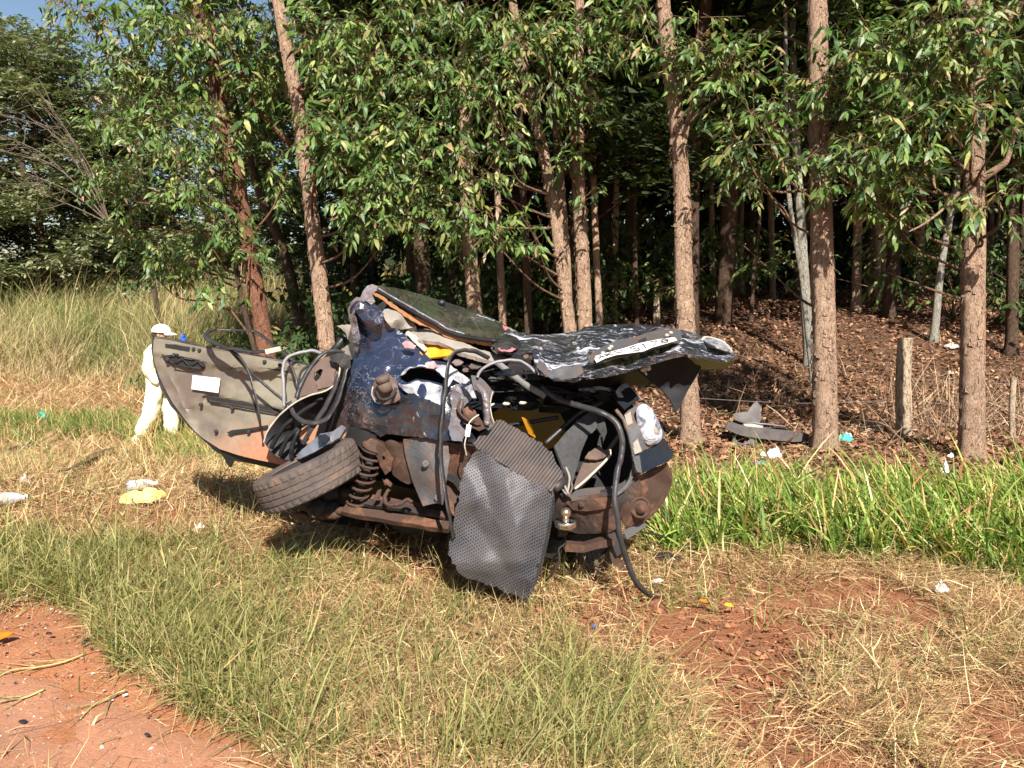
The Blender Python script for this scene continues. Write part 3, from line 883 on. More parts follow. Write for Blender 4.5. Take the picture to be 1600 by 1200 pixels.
def tall_green():
    rng = np.random.default_rng(12)
    def band(name, label, zone, n, hmean, hsd, wid, y0, y1, x0, x1, cols, w, dead=0.10):
        x = rng.uniform(x0, x1, n); y = rng.uniform(y0, y1, n)
        # tufts
        nt = n // 14
        tx = rng.uniform(x0, x1, nt); ty = rng.uniform(y0, y1, nt); k = rng.integers(0, nt, n)
        th = rng.normal(hmean, hsd, nt)
        x = np.where(rng.random(n) < 0.75, tx[k] + rng.normal(0, 0.05, n), x); y = np.where(rng.random(n) < 0.75, ty[k] + rng.normal(0, 0.05, n), y)
        z = ground_z(x, y)
        u, v, d = project(np.c_[x, y, z])
        ok = inside(u + 40 * (fbm(x * 3, y * 3, 311, 3) - .5), v + 70 * (fbm(x * 3, y * 3, 312, 3) - .5), zone)
        x, y, z, k = x[ok], y[ok], z[ok], k[ok]; m = len(x)
        h = np.clip(th[k] + rng.normal(0, hsd * 0.6, m), 0.08, 1.2) * rng.uniform(0.55, 1.1, m)
        az = np.where(rng.random(m) < 0.55, rng.normal(2.6, 0.7, m), rng.uniform(0, 6.28, m))
        c = pick(rng, m, cols, w)
        dd = rng.random(m) < dead
        c[dd] = pick(rng, dd.sum(), STRAWS, [2, 2, 1, 0.5, 1])
        V, T, C = blades(np.c_[x, y, z - 0.01], h, rng.uniform(0.5, 1.25, m) * wid, az, np.abs(rng.normal(0.38, 0.30, m)), np.abs(rng.normal(0.9, 0.6, m)), c, 5, rng,
                         tipcol=np.clip(c * np.array([1.5, 1.25, 1.1]), 0, 0.8))
        tag(fast_mesh(name, V, T, M_GRASS, col=C), label, kind='stuff')
    band("tall_grass", "tall green grass standing to the right of the wreck", Z_TALL, 30000, 0.33, 0.12, 0.018, 3.8, 5.6, 0.6, 4.6,
         [(0.12, 0.21, 0.04), (0.17, 0.27, 0.055), (0.26, 0.32, 0.08), (0.075, 0.14, 0.03)], [4, 4, 2, 3], 0.16)
    band("green_grass_strip", "strip of green grass at the left edge in front of the dry field", Z_LEFTGREEN, 52000, 0.31, 0.06, 0.011, 6.2, 11.5, -9.5, -3.5,
         [(0.09, 0.15, 0.03), (0.13, 0.19, 0.045), (0.07, 0.115, 0.025)], [4, 4, 2], 0.14)
    band("grass_beside_person", "green grass hiding the feet of the standing person", [(225, 660), (330, 660), (345, 715), (230, 712)], 26000, 0.33, 0.08, 0.011, 6.0, 11.0, -6, -2.6,
         [(0.10, 0.16, 0.03), (0.14, 0.20, 0.045), (0.19, 0.2, 0.06)], [4, 4, 2], 0.25)
    # a few coarse clumps among the straw
    for i, (uu, vv, nn, hh, sp) in enumerate([(1060, 940, 60, 0.16, 0.12), (1130, 930, 34, 0.13, 0.08), (840, 950, 60, 0.12, 0.14), (1340, 1060, 60, 0.12, 0.12), (500, 880, 30, 0.16, 0.08),
                                              (760, 935, 40, 0.13, 0.10), (1470, 1010, 50, 0.12, 0.14), (1240, 960, 30, 0.10, 0.10), (340, 840, 40, 0.14, 0.10), (560, 1000, 60, 0.13, 0.16), (450, 1090, 70, 0.10, 0.18)]):
        c0 = gp(uu, vv); x = c0[0] + rng.normal(0, sp, nn); y = c0[1] + rng.normal(0, sp, nn)
        V, T, C = blades(np.c_[x, y, ground_z(x, y) - 0.01], np.clip(rng.normal(hh, hh * 0.3, nn), 0.04, 1), rng.uniform(0.004, 0.009, nn), rng.uniform(0, 6.28, nn), np.abs(rng.normal(0.35, 0.3, nn)), rng.normal(0.7, 0.4, nn),
                         pick(rng, nn, GREENS, [3, 4, 2, 1]), 4, rng)
        tag(fast_mesh("grass_clump", V, T, M_GRASS, col=C), "small green tufts sprouting through the straw", kind='stuff')
tall_green()

def dry_field():
    rng = np.random.default_rng(13)
    # mown strip between the verge and the standing field
    n = 90000
    y = 9.0 + 10.0 * rng.random(n) ** 1.3; x = -rng.random(n) * 0.8 * y - 0.2
    z = ground_z(x, y); u, v, d = project(np.c_[x, y, z])
    ok = (v > 570) & (v < 720) & (u < 460) & (u > -80); x, y, z = x[ok], y[ok], z[ok]; m = len(x)
    V, T, C = blades(np.c_[x, y, z + rng.uniform(0, .05, m)], rng.gamma(4, .06, m), rng.uniform(.006, .012, m), rng.uniform(0, 6.28, m), rng.normal(1.3, .25, m), rng.normal(.2, .4, m),
                     pick(rng, m, STRAWS + [(0.20, 0.20, 0.06)], [4, 3, 5, 3, 1, 1.5]), 2, rng)
    tag(fast_mesh("mown_strip", V, T, M_STRAW, col=C), "mown straw between the green strip and the standing dry field", kind='stuff')
    n = 190000
    y = 12.0 + 45 * rng.random(n) ** 2.4
    x = -rng.random(n) ** 1.25 * (1.05 * y) - 0.4
    z = ground_z(x, y)
    u, v, d = project(np.c_[x, y, z])
    edge = 602 + 26 * (vnoise(u / 60.0, u * 0, 4) - 0.5) + np.clip((u - 170) * 0.14, 0, 20)
    ok = ((u < 330) | (y > 14) & (u < 760)) & ((v < edge) | (u < -150))
    x, y, z, v, edge = x[ok], y[ok], z[ok], v[ok], edge[ok]; m = len(x)
    cl = fbm(x * 0.9, y * 0.9, 44, 4)
    cl2 = fbm(x * 0.3 + 5, y * 0.3, 45, 3)
    h = 1.45 * np.clip(rng.normal(0.85, 0.28, m) * (0.10 + 1.9 * np.clip(cl - 0.12, 0, 1)), 0.12, 1.9) * (0.35 + 0.65 * smooth(0, 40, edge - v))
    greenish = rng.random(m) < np.clip((fbm(x * 0.5, y * 0.5, 71, 4) - 0.40) * 4.2, 0.06, 0.85)
    c = pick(rng, m, [(0.37, 0.275, 0.14), (0.47, 0.36, 0.20), (0.29, 0.205, 0.10), (0.33, 0.28, 0.13), (0.19, 0.12, 0.065)], [4, 3, 3, 3, 2])
    c[greenish] = pick(rng, greenish.sum(), [(0.15, 0.17, 0.05), (0.21, 0.22, 0.07), (0.10, 0.13, 0.04)], [3, 3, 2])
    c *= (0.45 + 1.1 * cl2)[:, None]
    far = smooth(10, 40, y)
    V, T, C = blades(np.c_[x, y, z - 0.02], h, rng.uniform(0.006, 0.013, m) * (1 + 1.6 * far), np.where(rng.random(m) < .5, 0.4 + rng.normal(0, .8, m), rng.uniform(0, 6.28, m)), np.abs(rng.normal(0.30, 0.25, m)), np.abs(rng.normal(0.9, 0.6, m)), c, 3, rng,
                     tipcol=np.clip(c * 1.2, 0, .8))
    tag(fast_mesh("dry_grass_field", V, T, M_STRAW, col=C), "tall dry yellow grass field behind the person", kind='stuff')
dry_field()

def wood_floor():
    rng = np.random.default_rng(14)
    n = 85000
    y = 5.6 + 22 * rng.random(n) ** 1.7
    x = rng.uniform(-0.15, 0.80, n) * y
    ok = (y > 6.1) | (x > 1.4)
    ok &= rng.random(n) < 0.35 + fbm(x * 1.5, y * 1.5, 8, 3)
    x, y = x[ok], y[ok]; n = len(x)
    z = ground_z(x, y) + rng.uniform(0.004, 0.05, n)
    L = rng.uniform(0.04, 0.10, n) * (1 + 0.25 * smooth(8, 20, y)); w = L * rng.uniform(0.16, 0.34, n)
    a = rng.uniform(0, 6.28, n); t = rng.normal(0, 0.35, n); r = rng.normal(0, 0.5, n)
    e = np.c_[np.cos(a) * np.cos(t), np.sin(a) * np.cos(t), np.sin(t)]
    s = np.c_[-np.sin(a) * np.cos(r), np.cos(a) * np.cos(r), np.sin(r)]
    c = np.c_[x, y, z]
    up = np.array([0, 0, 1.0])
    V = np.stack([c - e * L[:, None] / 2, c - s * w[:, None] + up * (w * 0.5)[:, None], c + s * w[:, None] + up * (w * 0.5)[:, None], c + e * L[:, None] / 2 + up * (L * rng.uniform(-0.1, 0.3, n))[:, None]], 1).reshape(-1, 3)
    b = np.arange(n)[:, None] * 4
    T = np.concatenate([b + np.array([[0, 2, 1]]), b + np.array([[1, 2, 3]])])
    C = np.repeat(pick(rng, n, [(0.28, 0.138, 0.076), (0.19, 0.09, 0.052), (0.36, 0.20, 0.115), (0.11, 0.057, 0.036), (0.44, 0.28, 0.17)], [4, 5, 2.5, 4, 1]), 4, 0)
    tag(fast_mesh("fallen_leaves", V, T, M_LITTER, col=C), "brown fallen leaves covering the floor of the wood", kind='stuff')
    # dead twigs lying about and a tangle of dry brush behind the fence post
    mb_p = []
    m = 1500
    yy = 6.2 + 14 * rng.random(m) ** 1.6; xx = rng.uniform(0.0, 0.78, m) * yy
    k = 700
    for (uu, vv, sx, sy, cnt) in [(1470, 680, 0.45, 0.35, 170), (1580, 660, 0.5, 0.4, 260), (1440, 650, 0.5, 0.6, 160), (1230, 640, 0.5, 0.5, 90), (1390, 690, 0.3, 0.2, 60)]:
        c0 = gp(uu, vv)
        xx = np.r_[xx, c0[0] + rng.normal(0, sx, cnt)]; yy = np.r_[yy, c0[1] + rng.normal(0, sy, cnt)]
    m2 = len(xx)
    zz = ground_z(xx, yy) + 0.01
    brush = np.arange(m2) >= m
    V, T, C = blades(np.c_[xx, yy, zz], np.where(brush, rng.uniform(0.3, 0.9, m2), rng.uniform(0.15, 0.6, m2)), rng.uniform(0.005, 0.012, m2), rng.uniform(0, 6.28, m2),
                     np.where(brush, np.abs(rng.normal(0.95, 0.4, m2)), rng.normal(1.5, 0.1, m2)), rng.normal(0.3, 0.6, m2), pick(rng, m2, [(0.36, 0.24, 0.15), (0.26, 0.16, 0.10), (0.44, 0.32, 0.21)], [3, 3, 2]), 4, rng)
    tag(fast_mesh("dead_brush", V, T, M_LITTER, col=C), "tangled dead twigs and brush on the floor of the wood", kind='stuff')
wood_floor()

def crumbs():
    rng = np.random.default_rng(31)
    def scatter(name, label, zone, n, lo, hi, cols, w, y0, y1, x0, x1, lift):
        y = rng.uniform(y0, y1, n); x = rng.uniform(x0, x1, n); z = ground_z(x, y) + lift
        u, v, d = project(np.c_[x, y, z]); ok = inside(u, v, zone) & (d > .8); x, y, z = x[ok], y[ok], z[ok]; m = len(x)
        s = lo + (hi - lo) * rng.random(m) ** 3
        O = np.array([[1, 0, 0], [-1, 0, 0], [0, 1, 0], [0, -1, 0], [0, 0, 1], [0, 0, -1.0]])
        V = (np.c_[x, y, z][:, None] + O[None] * s[:, None, None] * rng.uniform(.55, 1.2, (m, 6, 1)) * np.array([1, 1, .7]) + rng.normal(0, .22, (m, 6, 3)) * s[:, None, None]).reshape(-1, 3)
        b = np.arange(m)[:, None] * 6
        T = np.concatenate([b + np.array([f]) for f in ((0, 2, 4), (2, 1, 4), (1, 3, 4), (3, 0, 4), (2, 0, 5), (1, 2, 5), (3, 1, 5), (0, 3, 5))])
        tag(fast_mesh(name, V, T, M_LITTER, col=np.repeat(pick(rng, m, cols, w, .12), 6, 0)), label, kind='stuff')
    scatter("gravel", "grit, pebbles and glass crumbs on the dusty road edge", ZB, 9000, .0015, .009, [(0.30, 0.20, 0.15), (0.20, 0.12, 0.09), (0.62, 0.58, 0.54), (0.06, 0.05, 0.05), (0.42, 0.26, 0.17)], [4, 4, 1.2, 1, 3], 1.6, 3.7, -3.2, 0.2, .014)
    scatter("soil_clods", "crumbled clods of red soil where the wreck scraped the verge", Z_SCAR, 9000, .003, .022, [(0.31, 0.125, 0.062), (0.25, 0.095, 0.047), (0.38, 0.17, 0.09)], [4, 3, 2], 2.0, 5.0, -1.0, 2.2, .012)
crumbs()
# ------------------------------------------------------------------ trees
def unit(a): return a / (np.linalg.norm(a, axis=-1, keepdims=True) + 1e-9)

def leaf_mesh(base, dirn, nrm, L, W, col, sag=0.18):
    """lance shaped leaves folded along the midrib and bending down at the tip"""
    n = len(base)
    side = unit(np.cross(dirn, nrm)); nrm = unit(np.cross(side, dirn))
    L = L[:, None]; W = W[:, None]
    dn = np.array([0, 0, 1.0]) * L * sag
    tip = base + dirn * L - dn
    m1 = base + dirn * L * 0.28 + nrm * W * 0.06; m2 = base + dirn * L * 0.64 - dn * 0.35
    V = np.stack([base, m1 + side * W * 0.46, m1 - side * W * 0.46, m2 + side * W * 0.42 + nrm * W * 0.1, m2 - side * W * 0.42 - nrm * W * 0.1, tip], 1).reshape(-1, 3)
    b = np.arange(n)[:, None] * 6
    T = np.concatenate([b + np.array([[0, 2, 1]]), b + np.array([[1, 2, 4]]), b + np.array([[1, 4, 3]]), b + np.array([[3, 4, 5]])])
    return V, T, np.repeat(col, 6, 0)

LEAFCOL = [(0.050, 0.100, 0.022), (0.085, 0.150, 0.032), (0.135, 0.200, 0.046), (0.19, 0.215, 0.064), (0.27, 0.27, 0.09), (0.26, 0.165, 0.085)]
LEAFW = [4.5, 4.5, 3, 2, 0.9, 0.35]

def sprays(rng, C, Rr, nsp, Lm=0.135, per=8, cols=LEAFCOL, w=LEAFW, wid=0.30, droop=0.75, spread=1.0):
    """C (k,3) cluster centres, Rr (k,3) radii, nsp sprays in each: returns leaf geometry and twig polylines"""
    k = np.repeat(np.arange(len(C)), nsp)
    n = len(k)
    off = unit(rng.normal(0, 1, (n, 3))) * (rng.random((n, 1)) ** 0.5)
    o = C[k] + off * Rr[k]
    ax = unit(off * np.array([1, 1, 0.5]) + rng.normal(0, 0.55, (n, 3)) + np.array([0, -0.12, -0.10]))
    sl = rng.uniform(0.22, 0.40, n) * spread * (Lm / 0.135)
    # leaves along each twig
    t = (np.arange(per) + 0.6) / per
    base = o[:, None] + ax[:, None] * (sl[:, None, None] * t[None, :, None]) - np.array([0, 0, 1.0]) * (0.10 * sl[:, None] * t[None] ** 2)[..., None]
    base = base.reshape(-1, 3)
    axr = np.repeat(ax, per, 0); m = len(base)
    sd = unit(np.cross(axr, np.array([0, 0, 1.0])) + 1e-4)
    sgn = np.tile(np.where(np.arange(per) % 2, 1.0, -1.0), n)[:, None]
    d = unit(axr * rng.uniform(0.2, 0.8, (m, 1)) + sd * sgn * rng.uniform(0.3, 0.9, (m, 1)) + np.array([0, 0, -1.0]) * rng.uniform(0.2, 1.2, (m, 1)) * droop + rng.normal(0, 0.22, (m, 3)))
    nr = unit(np.array([0, -0.45, 0.9]) + rng.normal(0, 0.55, (m, 3)))
    L = Lm * rng.uniform(0.45, 1.35, m)
    tone = np.repeat(rng.normal(1, 0.16, n), per)[:, None]
    col = pick(rng, m, cols, w, 0.14) * tone
    # whole sprays of young or browned leaves
    yb = np.repeat(rng.random(n) < 0.05, per)
    col[yb] = pick(rng, yb.sum(), [(0.22, 0.22, 0.06), (0.26, 0.17, 0.09)], [2, 1], 0.15)
    V, T, Cc = leaf_mesh(base, d, nr, L, L * wid * rng.uniform(0.8, 1.2, m), np.clip(col, 0.01, 0.6))
    return (V, T, Cc), o, o + ax * sl[:, None]

def twig_ribbons(a, b, r, rng):
    """thin three-sided twigs"""
    n = len(a); d = unit(b - a); s = unit(np.cross(d, rng.normal(0, 1, (n, 3)))); q = np.cross(d, s)
    e = [s, -0.5 * s + 0.87 * q, -0.5 * s - 0.87 * q]
    V = np.stack([a + x * r for x in e] + [b + x * r * 0.4 for x in e], 1).reshape(-1, 3)
    i = np.arange(n)[:, None] * 6
    T = np.concatenate([i + np.array([[p, (p + 1) % 3, 3 + (p + 1) % 3]]) for p in range(3)] + [i + np.array([[p, 3 + (p + 1) % 3, 3 + p]]) for p in range(3)])
    return V, T

def trunk_mesh(name, pts, rad, matl, parent, seed=0, seg=22, fine=0.05, rough=0.07):
    pts = [np.array(p, float) for p in pts]
    P2, R2 = catmull(pts, rad, 6)
    P2 = np.array(P2); R2 = np.array(R2)
    s = np.r_[0, np.cumsum(np.linalg.norm(np.diff(P2, axis=0), axis=1))]
    k = max(8, int(s[-1] / fine))
    ss = np.linspace(0, s[-1], k)
    Q = np.stack([np.interp(ss, s, P2[:, j]) for j in range(3)], 1); rr = np.interp(ss, s, R2)
    rr = rr * (1 + 0.10 * (vnoise(ss * 2.3, ss * 0, seed) - 0.5))
    rr[ss < 0.35] *= (1 + 0.45 * (1 - ss[ss < 0.35] / 0.35) ** 2)
    th = np.arange(seg) * 2 * math.pi / seg
    A, S = np.meshgrid(th, ss)
    wrap = np.minimum(A, 2 * math.pi - A)
    n = fbm(np.cos(A) * 2.2 + 5 + seed, S * 4.5 + np.sin(A) * 2.2, seed, 4) - 0.5
    n2 = fbm(np.cos(A) * 6 + 5 + seed, S * 9 + np.sin(A) * 6, seed + 3, 3) - 0.5
    Rm = rr[:, None] * (1 + rough * 2.0 * n + rough * 1.6 * n2)
    V = np.stack([Q[:, 0:1] + Rm * np.cos(A), Q[:, 1:2] + Rm * np.sin(A), np.repeat(Q[:, 2:3], seg, 1)], -1).reshape(-1, 3)
    i = np.arange(k - 1)[:, None] * seg; j = np.arange(seg)[None]; j2 = (j + 1) % seg
    F = np.stack([i + j, i + j2, i + seg + j2, i + seg + j], -1).reshape(-1, 4)
    return fast_mesh(name, V, F, matl, parent, shade=True)

def tree(label, trunk, width, clusters, matl=None, group=None, d=None, base=None, high=None, leaf=0.108, per=8, seed=1, up_r=(0.55, 0.9), cols=LEAFCOL, w=LEAFW, name="tree", limbs=(), seg=22, clump_d=0.55, topn=140):
    """trunk: photo pixels from base to top with the trunk's distance; width in px there.
    clusters: (u, v, ru, rv, sprays, depth offset) of the leaf masses the photograph shows on this tree"""
    rng = np.random.default_rng(seed)
    b = np.array(base if base is not None else gp(*trunk[0]), float)
    dep = project(b)[2] if d is None else d
    pts = [P(u, v, dep) for (u, v) in trunk]
    if base is None and d is None: pts[0] = b
    off = ground_z(pts[0][0], pts[0][1])
    if pts[0][2] > off + 0.03:      # foot hidden behind the wreck: carry the trunk on down to the soil
        dirn = (pts[0] - pts[1]); dirn = dirn / abs(dirn[2])
        pts = [pts[0] + dirn * (pts[0][2] - off + 0.1)] + pts
    else:
        pts[0] = pts[0] - np.array([0, 0, 0.08])
    r0 = width * dep / FPX / 2
    dirn = pts[-1] - pts[-2]; dirn = dirn / abs(dirn[2]) if abs(dirn[2]) > 1e-3 else np.array([0, 0, 1.0])
    top = pts[-1] + dirn * np.array([0.7, 0.7, 1]) * (high or 3.6)
    allp = pts + [top]
    zs = np.array([p[2] for p in allp]); rad = r0 * (1 - 0.55 * (zs - zs[0]) / (zs[-1] - zs[0]) ) 
    root = thing(name, label, "tree", (allp[0][0], allp[0][1], ground_z(allp[0][0], allp[0][1])), group)
    matl = matl or M_BARK
    tk = trunk_mesh("trunk", allp, list(rad), matl, root, seed, seg)
    if dep < 10 and width > 18:      # loose scales of bark and branch scars
        nf = 320; zz = rng.uniform(zs[0] + .1, zs[0] + 4.6, nf); th = rng.uniform(0, 6.28, nf)
        cx = np.interp(zz, zs, [p[0] for p in allp]); cy = np.interp(zz, zs, [p[1] for p in allp]); rr_ = np.interp(zz, zs, rad) * 1.01
        Lf = rng.uniform(.02, .085, nf); Wf = rng.uniform(.008, .026, nf); lift = rng.uniform(.003, .014, nf)
        e = np.c_[np.cos(th), np.sin(th), th * 0]; tt_ = np.c_[-np.sin(th), np.cos(th), th * 0]; up_ = np.array([0, 0, 1.0])
        b0_ = np.c_[cx, cy, zz] + e * (rr_ * 0.985)[:, None]
        V = np.stack([b0_ - tt_ * Wf[:, None], b0_ + tt_ * Wf[:, None] * .8, b0_ + tt_ * Wf[:, None] * .7 - up_ * Lf[:, None] + e * lift[:, None], b0_ - tt_ * Wf[:, None] * .9 - up_ * (Lf * .85)[:, None] + e * lift[:, None]], 1).reshape(-1, 3)
        fl = fast_mesh("bark_scales", V, np.arange(nf * 4).reshape(-1, 4), matl, root); fl['kind'] = 'stuff'; fl.modifiers.new("t", 'SOLIDIFY').thickness = 0.003
        for k in range(5):
            z1 = zs[0] + rng.uniform(.4, 3.4); a1 = rng.uniform(3.3, 6.1); r1 = np.interp(z1, zs, rad)
            mb = MB(); mb.ball((np.interp(z1, zs, [p[0] for p in allp]) + math.cos(a1) * r1 * .92, np.interp(z1, zs, [p[1] for p in allp]) + math.sin(a1) * r1 * .92, z1), r1 * .22, r1 * .22, r1 * .3, 6, 9, jit=.35, seed=k); mb.build("branch_scar", matl, root)
    C = []; Rr = []; NS = []; C2 = []; R2 = []
    for c in clusters:
        u, v, ru, rv, ns = c[:5]; dz = c[5] if len(c) > 5 else 0
        dd = dep + dz
        C.append(P(u, v, dd)); Rr.append((ru * dd / FPX, min(clump_d, ru * dd / FPX), rv * dd / FPX)); NS.append(int(ns * (1.05 if u < 860 else 0.85) + .5))
    zt = allp[-1][2]
    nlow = len(C)
    # the crown above the picture: what shades the wood
    if topn:
        for k in range(10):
            f = (k + 0.5) / 10
            zc = pts[-1][2] + (zt - pts[-1][2]) * f + 1.15
            a = rng.uniform(0, 6.28); rr = rng.uniform(*up_r) * (1 - 0.35 * f)
            cx = np.interp(zc, zs, [p[0] for p in allp]); cy = np.interp(zc, zs, [p[1] for p in allp])
            C2.append(np.array([cx + math.cos(a) * rr, cy + 0.75 + math.sin(a) * rr, zc])); R2.append((1.0, 0.9, 0.6))
    if C2:
        (V, T, Cc), a, bb = sprays(rng, np.array(C2), np.array(R2), np.full(len(C2), max(6, topn // 3 if trunk[0][0] < 1000 else topn // 5)), 0.165, per, cols, w, wid=0.36)
        o = fast_mesh("crown", V, T, M_LEAF, root, col=Cc); o['kind'] = 'stuff'
    if C:
        C = np.array(C); Rr = np.array(Rr); NS = np.array(NS)
        (V, T, Cc), a, bb = sprays(rng, C, Rr, NS, leaf, per, cols, w)
        o = fast_mesh("crown", V, T, M_LEAF, root, col=Cc); o['kind'] = 'stuff'
        tv, tt = twig_ribbons(a - (bb - a) * 0.35, bb, 0.0035, rng)
        o2 = fast_mesh("twigs", tv, tt, M_TWIG, root); o2['kind'] = 'stuff'
        for k in range(len(C)):
            zc = C[k][2] - rng.uniform(0.25, 0.7)
            zc = max(min(zc, zt - 0.2), zs[0] + 0.8)
            s = np.array([np.interp(zc, zs, [p[j] for p in allp]) for j in range(2)] + [zc])
            m = s * 0.45 + C[k] * 0.55 + np.array([0, 0, -0.10]) + rng.normal(0, 0.06, 3)
            mb = MB(); mb.tube([s, m, C[k], C[k] + (C[k] - m) * 0.7], [0.017, 0.011, 0.006, 0.002], 6, smooth_n=4)
            mb.build("branch", M_TWIG if matl is not M_BARK_RED else M_BARK_RED, root)
    for L in limbs:
        mb = MB(); pp = [P(u, v, dep + dz) for (u, v, dz) in L['p']]
        mb.tube(pp, [x * dep / FPX / 2 for x in L['w']], 8, smooth_n=5); mb.build("branch", L.get('m', matl), root)
    return root

# --- the front row along the old fence line
tree("straight brown trunk just right of the wreck, a leafy fork at its top", [(1081, 697), (1068, 430), (1066, 300), (1055, 170), (1036, 0)], 31,
     [(1060, 95, 26, 40, 16, -0.2), (1090, 60, 40, 45, 26, -0.3), (1140, 90, 55, 38, 34, -0.3), (1110, 130, 40, 26, 20, -0.3), (1180, 115, 28, 22, 8, -0.3), (1010, 60, 40, 50, 22, 0.2), (1000, 10, 60, 30, 26, 0.1)],
     seed=2, limbs=[dict(p=[(1066, 235, 0), (1076, 185, -.05), (1090, 150, -.1), (1120, 110, -.2)], w=[11, 9, 7, 4])])
tree("thick pale brown trunk, third from the right edge, leaf shadows down it", [(1291, 706), (1287, 500), (1281, 250), (1278, 0)], 39,
     [(1180, 190, 40, 30, 26, -0.3), (1160, 230, 36, 26, 20, -0.2), (1220, 170, 40, 40, 24, 0.3), (1180, 270, 40, 24, 16, 0.1), (1250, 250, 40, 16, 12, -0.35), (1300, 130, 36, 26, 22, -0.5), (1340, 90, 56, 36, 46, -0.5), (1400, 70, 60, 44, 46, -0.4), (1330, 170, 46, 30, 26, -0.4), (1390, 150, 54, 40, 40, -0.3), (1190, 410, 18, 14, 5, 0.6), (1190, 60, 50, 40, 18, 1.0)],
     seed=3)
tree("stout rough trunk at the right edge behind the tall grass", [(1519, 722), (1520, 500), (1522, 250), (1526, 100), (1519, 0)], 37,
     [(1450, 110, 56, 46, 46, -0.4), (1500, 60, 50, 46, 40, -0.5), (1560, 90, 44, 46, 34, -0.3), (1440, 190, 50, 34, 36, -0.5), (1360, 240, 60, 30, 38, -0.3), (1420, 260, 50, 34, 34, -0.1), (1330, 290, 40, 22, 18, -0.1), (1390, 330, 36, 16, 14, 0.0), (1450, 320, 44, 22, 18, -0.05), (1520, 180, 30, 30, 14, -0.5), (1570, 210, 34, 14, 12, -0.5), (1560, 310, 34, 22, 12, -0.5), (1520, 325, 20, 10, 6, -0.5), (1470, 20, 70, 30, 34, -0.3), (1590, 20, 40, 40, 24, -0.3), (1385, 425, 14, 10, 4, 0.3)],
     seed=4, limbs=[dict(p=[(1524, 285, 0), (1560, 262, -.1), (1575, 245, -.15), (1590, 180, -.2)], w=[14, 11, 8, 5]), dict(p=[(1500, 300, -.2), (1470, 330, -.4), (1440, 352, -.5), (1420, 362, -.5)], w=[5, 4, 3, 2])])
tree("tall leaning pale trunk left of the wreck's raised roof", [(512, 545), (497, 420), (478, 260), (465, 160), (434, 0)], 27,
     [(520, 60, 44, 60, 46, -0.7), (560, 120, 50, 50, 52, -0.8), (590, 40, 50, 44, 44, -0.7), (500, 200, 30, 30, 20, -0.8), (540, 220, 46, 46, 40, -0.9), (570, 300, 50, 36, 36, -0.9), (510, 235, 26, 20, 14, -0.9), (610, 200, 50, 50, 46, -0.8), (640, 110, 50, 60, 56, -0.6), (600, 280, 40, 40, 34, -0.8), (560, 350, 36, 26, 18, -0.7), (620, 350, 40, 24, 24, -0.6), (480, 40, 30, 40, 20, 0.4)],
     d=8.6, seed=5, topn=140, leaf=0.112)
tree("reddish peeling trunk leaning left, half hidden in leaves", [(413, 535), (394, 420), (375, 310), (352, 215), (335, 100), (306, 0)], 29,
     [(250, 50, 60, 44, 70, -0.6), (330, 40, 50, 40, 40, -0.7), (200, 100, 56, 40, 60, -0.5), (180, 190, 46, 40, 52, -0.4), (260, 130, 60, 44, 60, -0.4), (260, 210, 60, 50, 66, -0.7), (330, 190, 34, 46, 30, -0.7), (400, 110, 44, 56, 46, -0.3), (170, 270, 36, 34, 34, 0.5), (220, 310, 50, 36, 44, 0.7), (300, 300, 50, 40, 44, -0.7), (350, 250, 30, 26, 18, -0.6), (420, 40, 44, 40, 36, -0.4), (400, 230, 40, 40, 34, 0.3), (150, 50, 44, 40, 32, -0.2), (240, 380, 56, 26, 36, 1.1), (210, 350, 36, 26, 22, 1.0), (320, 370, 40, 26, 26, -0.2), (440, 290, 28, 40, 18, 0.4), (120, 20, 40, 30, 22, 0.2), (280, 420, 40, 18, 18, 1.2)],
     d=9.6, matl=M_BARK_RED, seed=6, leaf=0.105, topn=140,
     limbs=[dict(p=[(455, 225, .2), (410, 180, 0), (380, 120, -.2), (350, 50, -.3)], w=[9, 8, 7, 5], m=M_BARK_RED), dict(p=[(382, 330, 0), (330, 318, -.3), (270, 322, -.5), (215, 316, -.6)], w=[6, 4, 3, 2])])
tree("slim twin stemmed trunk behind the roof, bending left as it climbs", [(891, 522), (872, 370), (856, 270), (838, 190), (815, 90)], 22,
     [(740, 40, 60, 50, 60, -0.8), (800, 60, 56, 50, 56, -0.8), (700, 130, 56, 50, 60, -0.9), (770, 140, 50, 46, 44, -0.9), (690, 220, 50, 44, 44, -0.9), (740, 260, 44, 40, 34, -0.8), (690, 310, 46, 34, 34, -0.8), (740, 345, 40, 24, 24, -0.8), (770, 375, 30, 16, 14, -0.8), (790, 220, 30, 30, 16, -0.7), (650, 30, 44, 34, 34, -0.6), (820, 345, 26, 20, 9, -0.7), (840, 385, 18, 16, 6, -0.7)],
     d=8.8, seed=7, limbs=[dict(p=[(886, 470, 0), (884, 400, .1), (874, 260, .15), (866, 140, .2)], w=[17, 15, 14, 11])])
tree("brown trunk beside the twin stemmed tree, catching light near its foot", [(914, 515), (911, 420), (904, 300), (902, 190), (905, 0)], 24,
     [(860, 60, 46, 50, 46, -0.8), (900, 40, 50, 40, 40, -0.6), (860, 130, 46, 34, 34, -0.8), (920, 100, 44, 34, 28, -0.6), (960, 60, 40, 40, 26, -0.4), (905, 180, 26, 20, 10, -0.6), (885, 250, 20, 20, 9, -0.5), (930, 170, 30, 24, 12, -0.5), (915, 310, 16, 14, 5, -0.6)],
     d=8.9, seed=8)

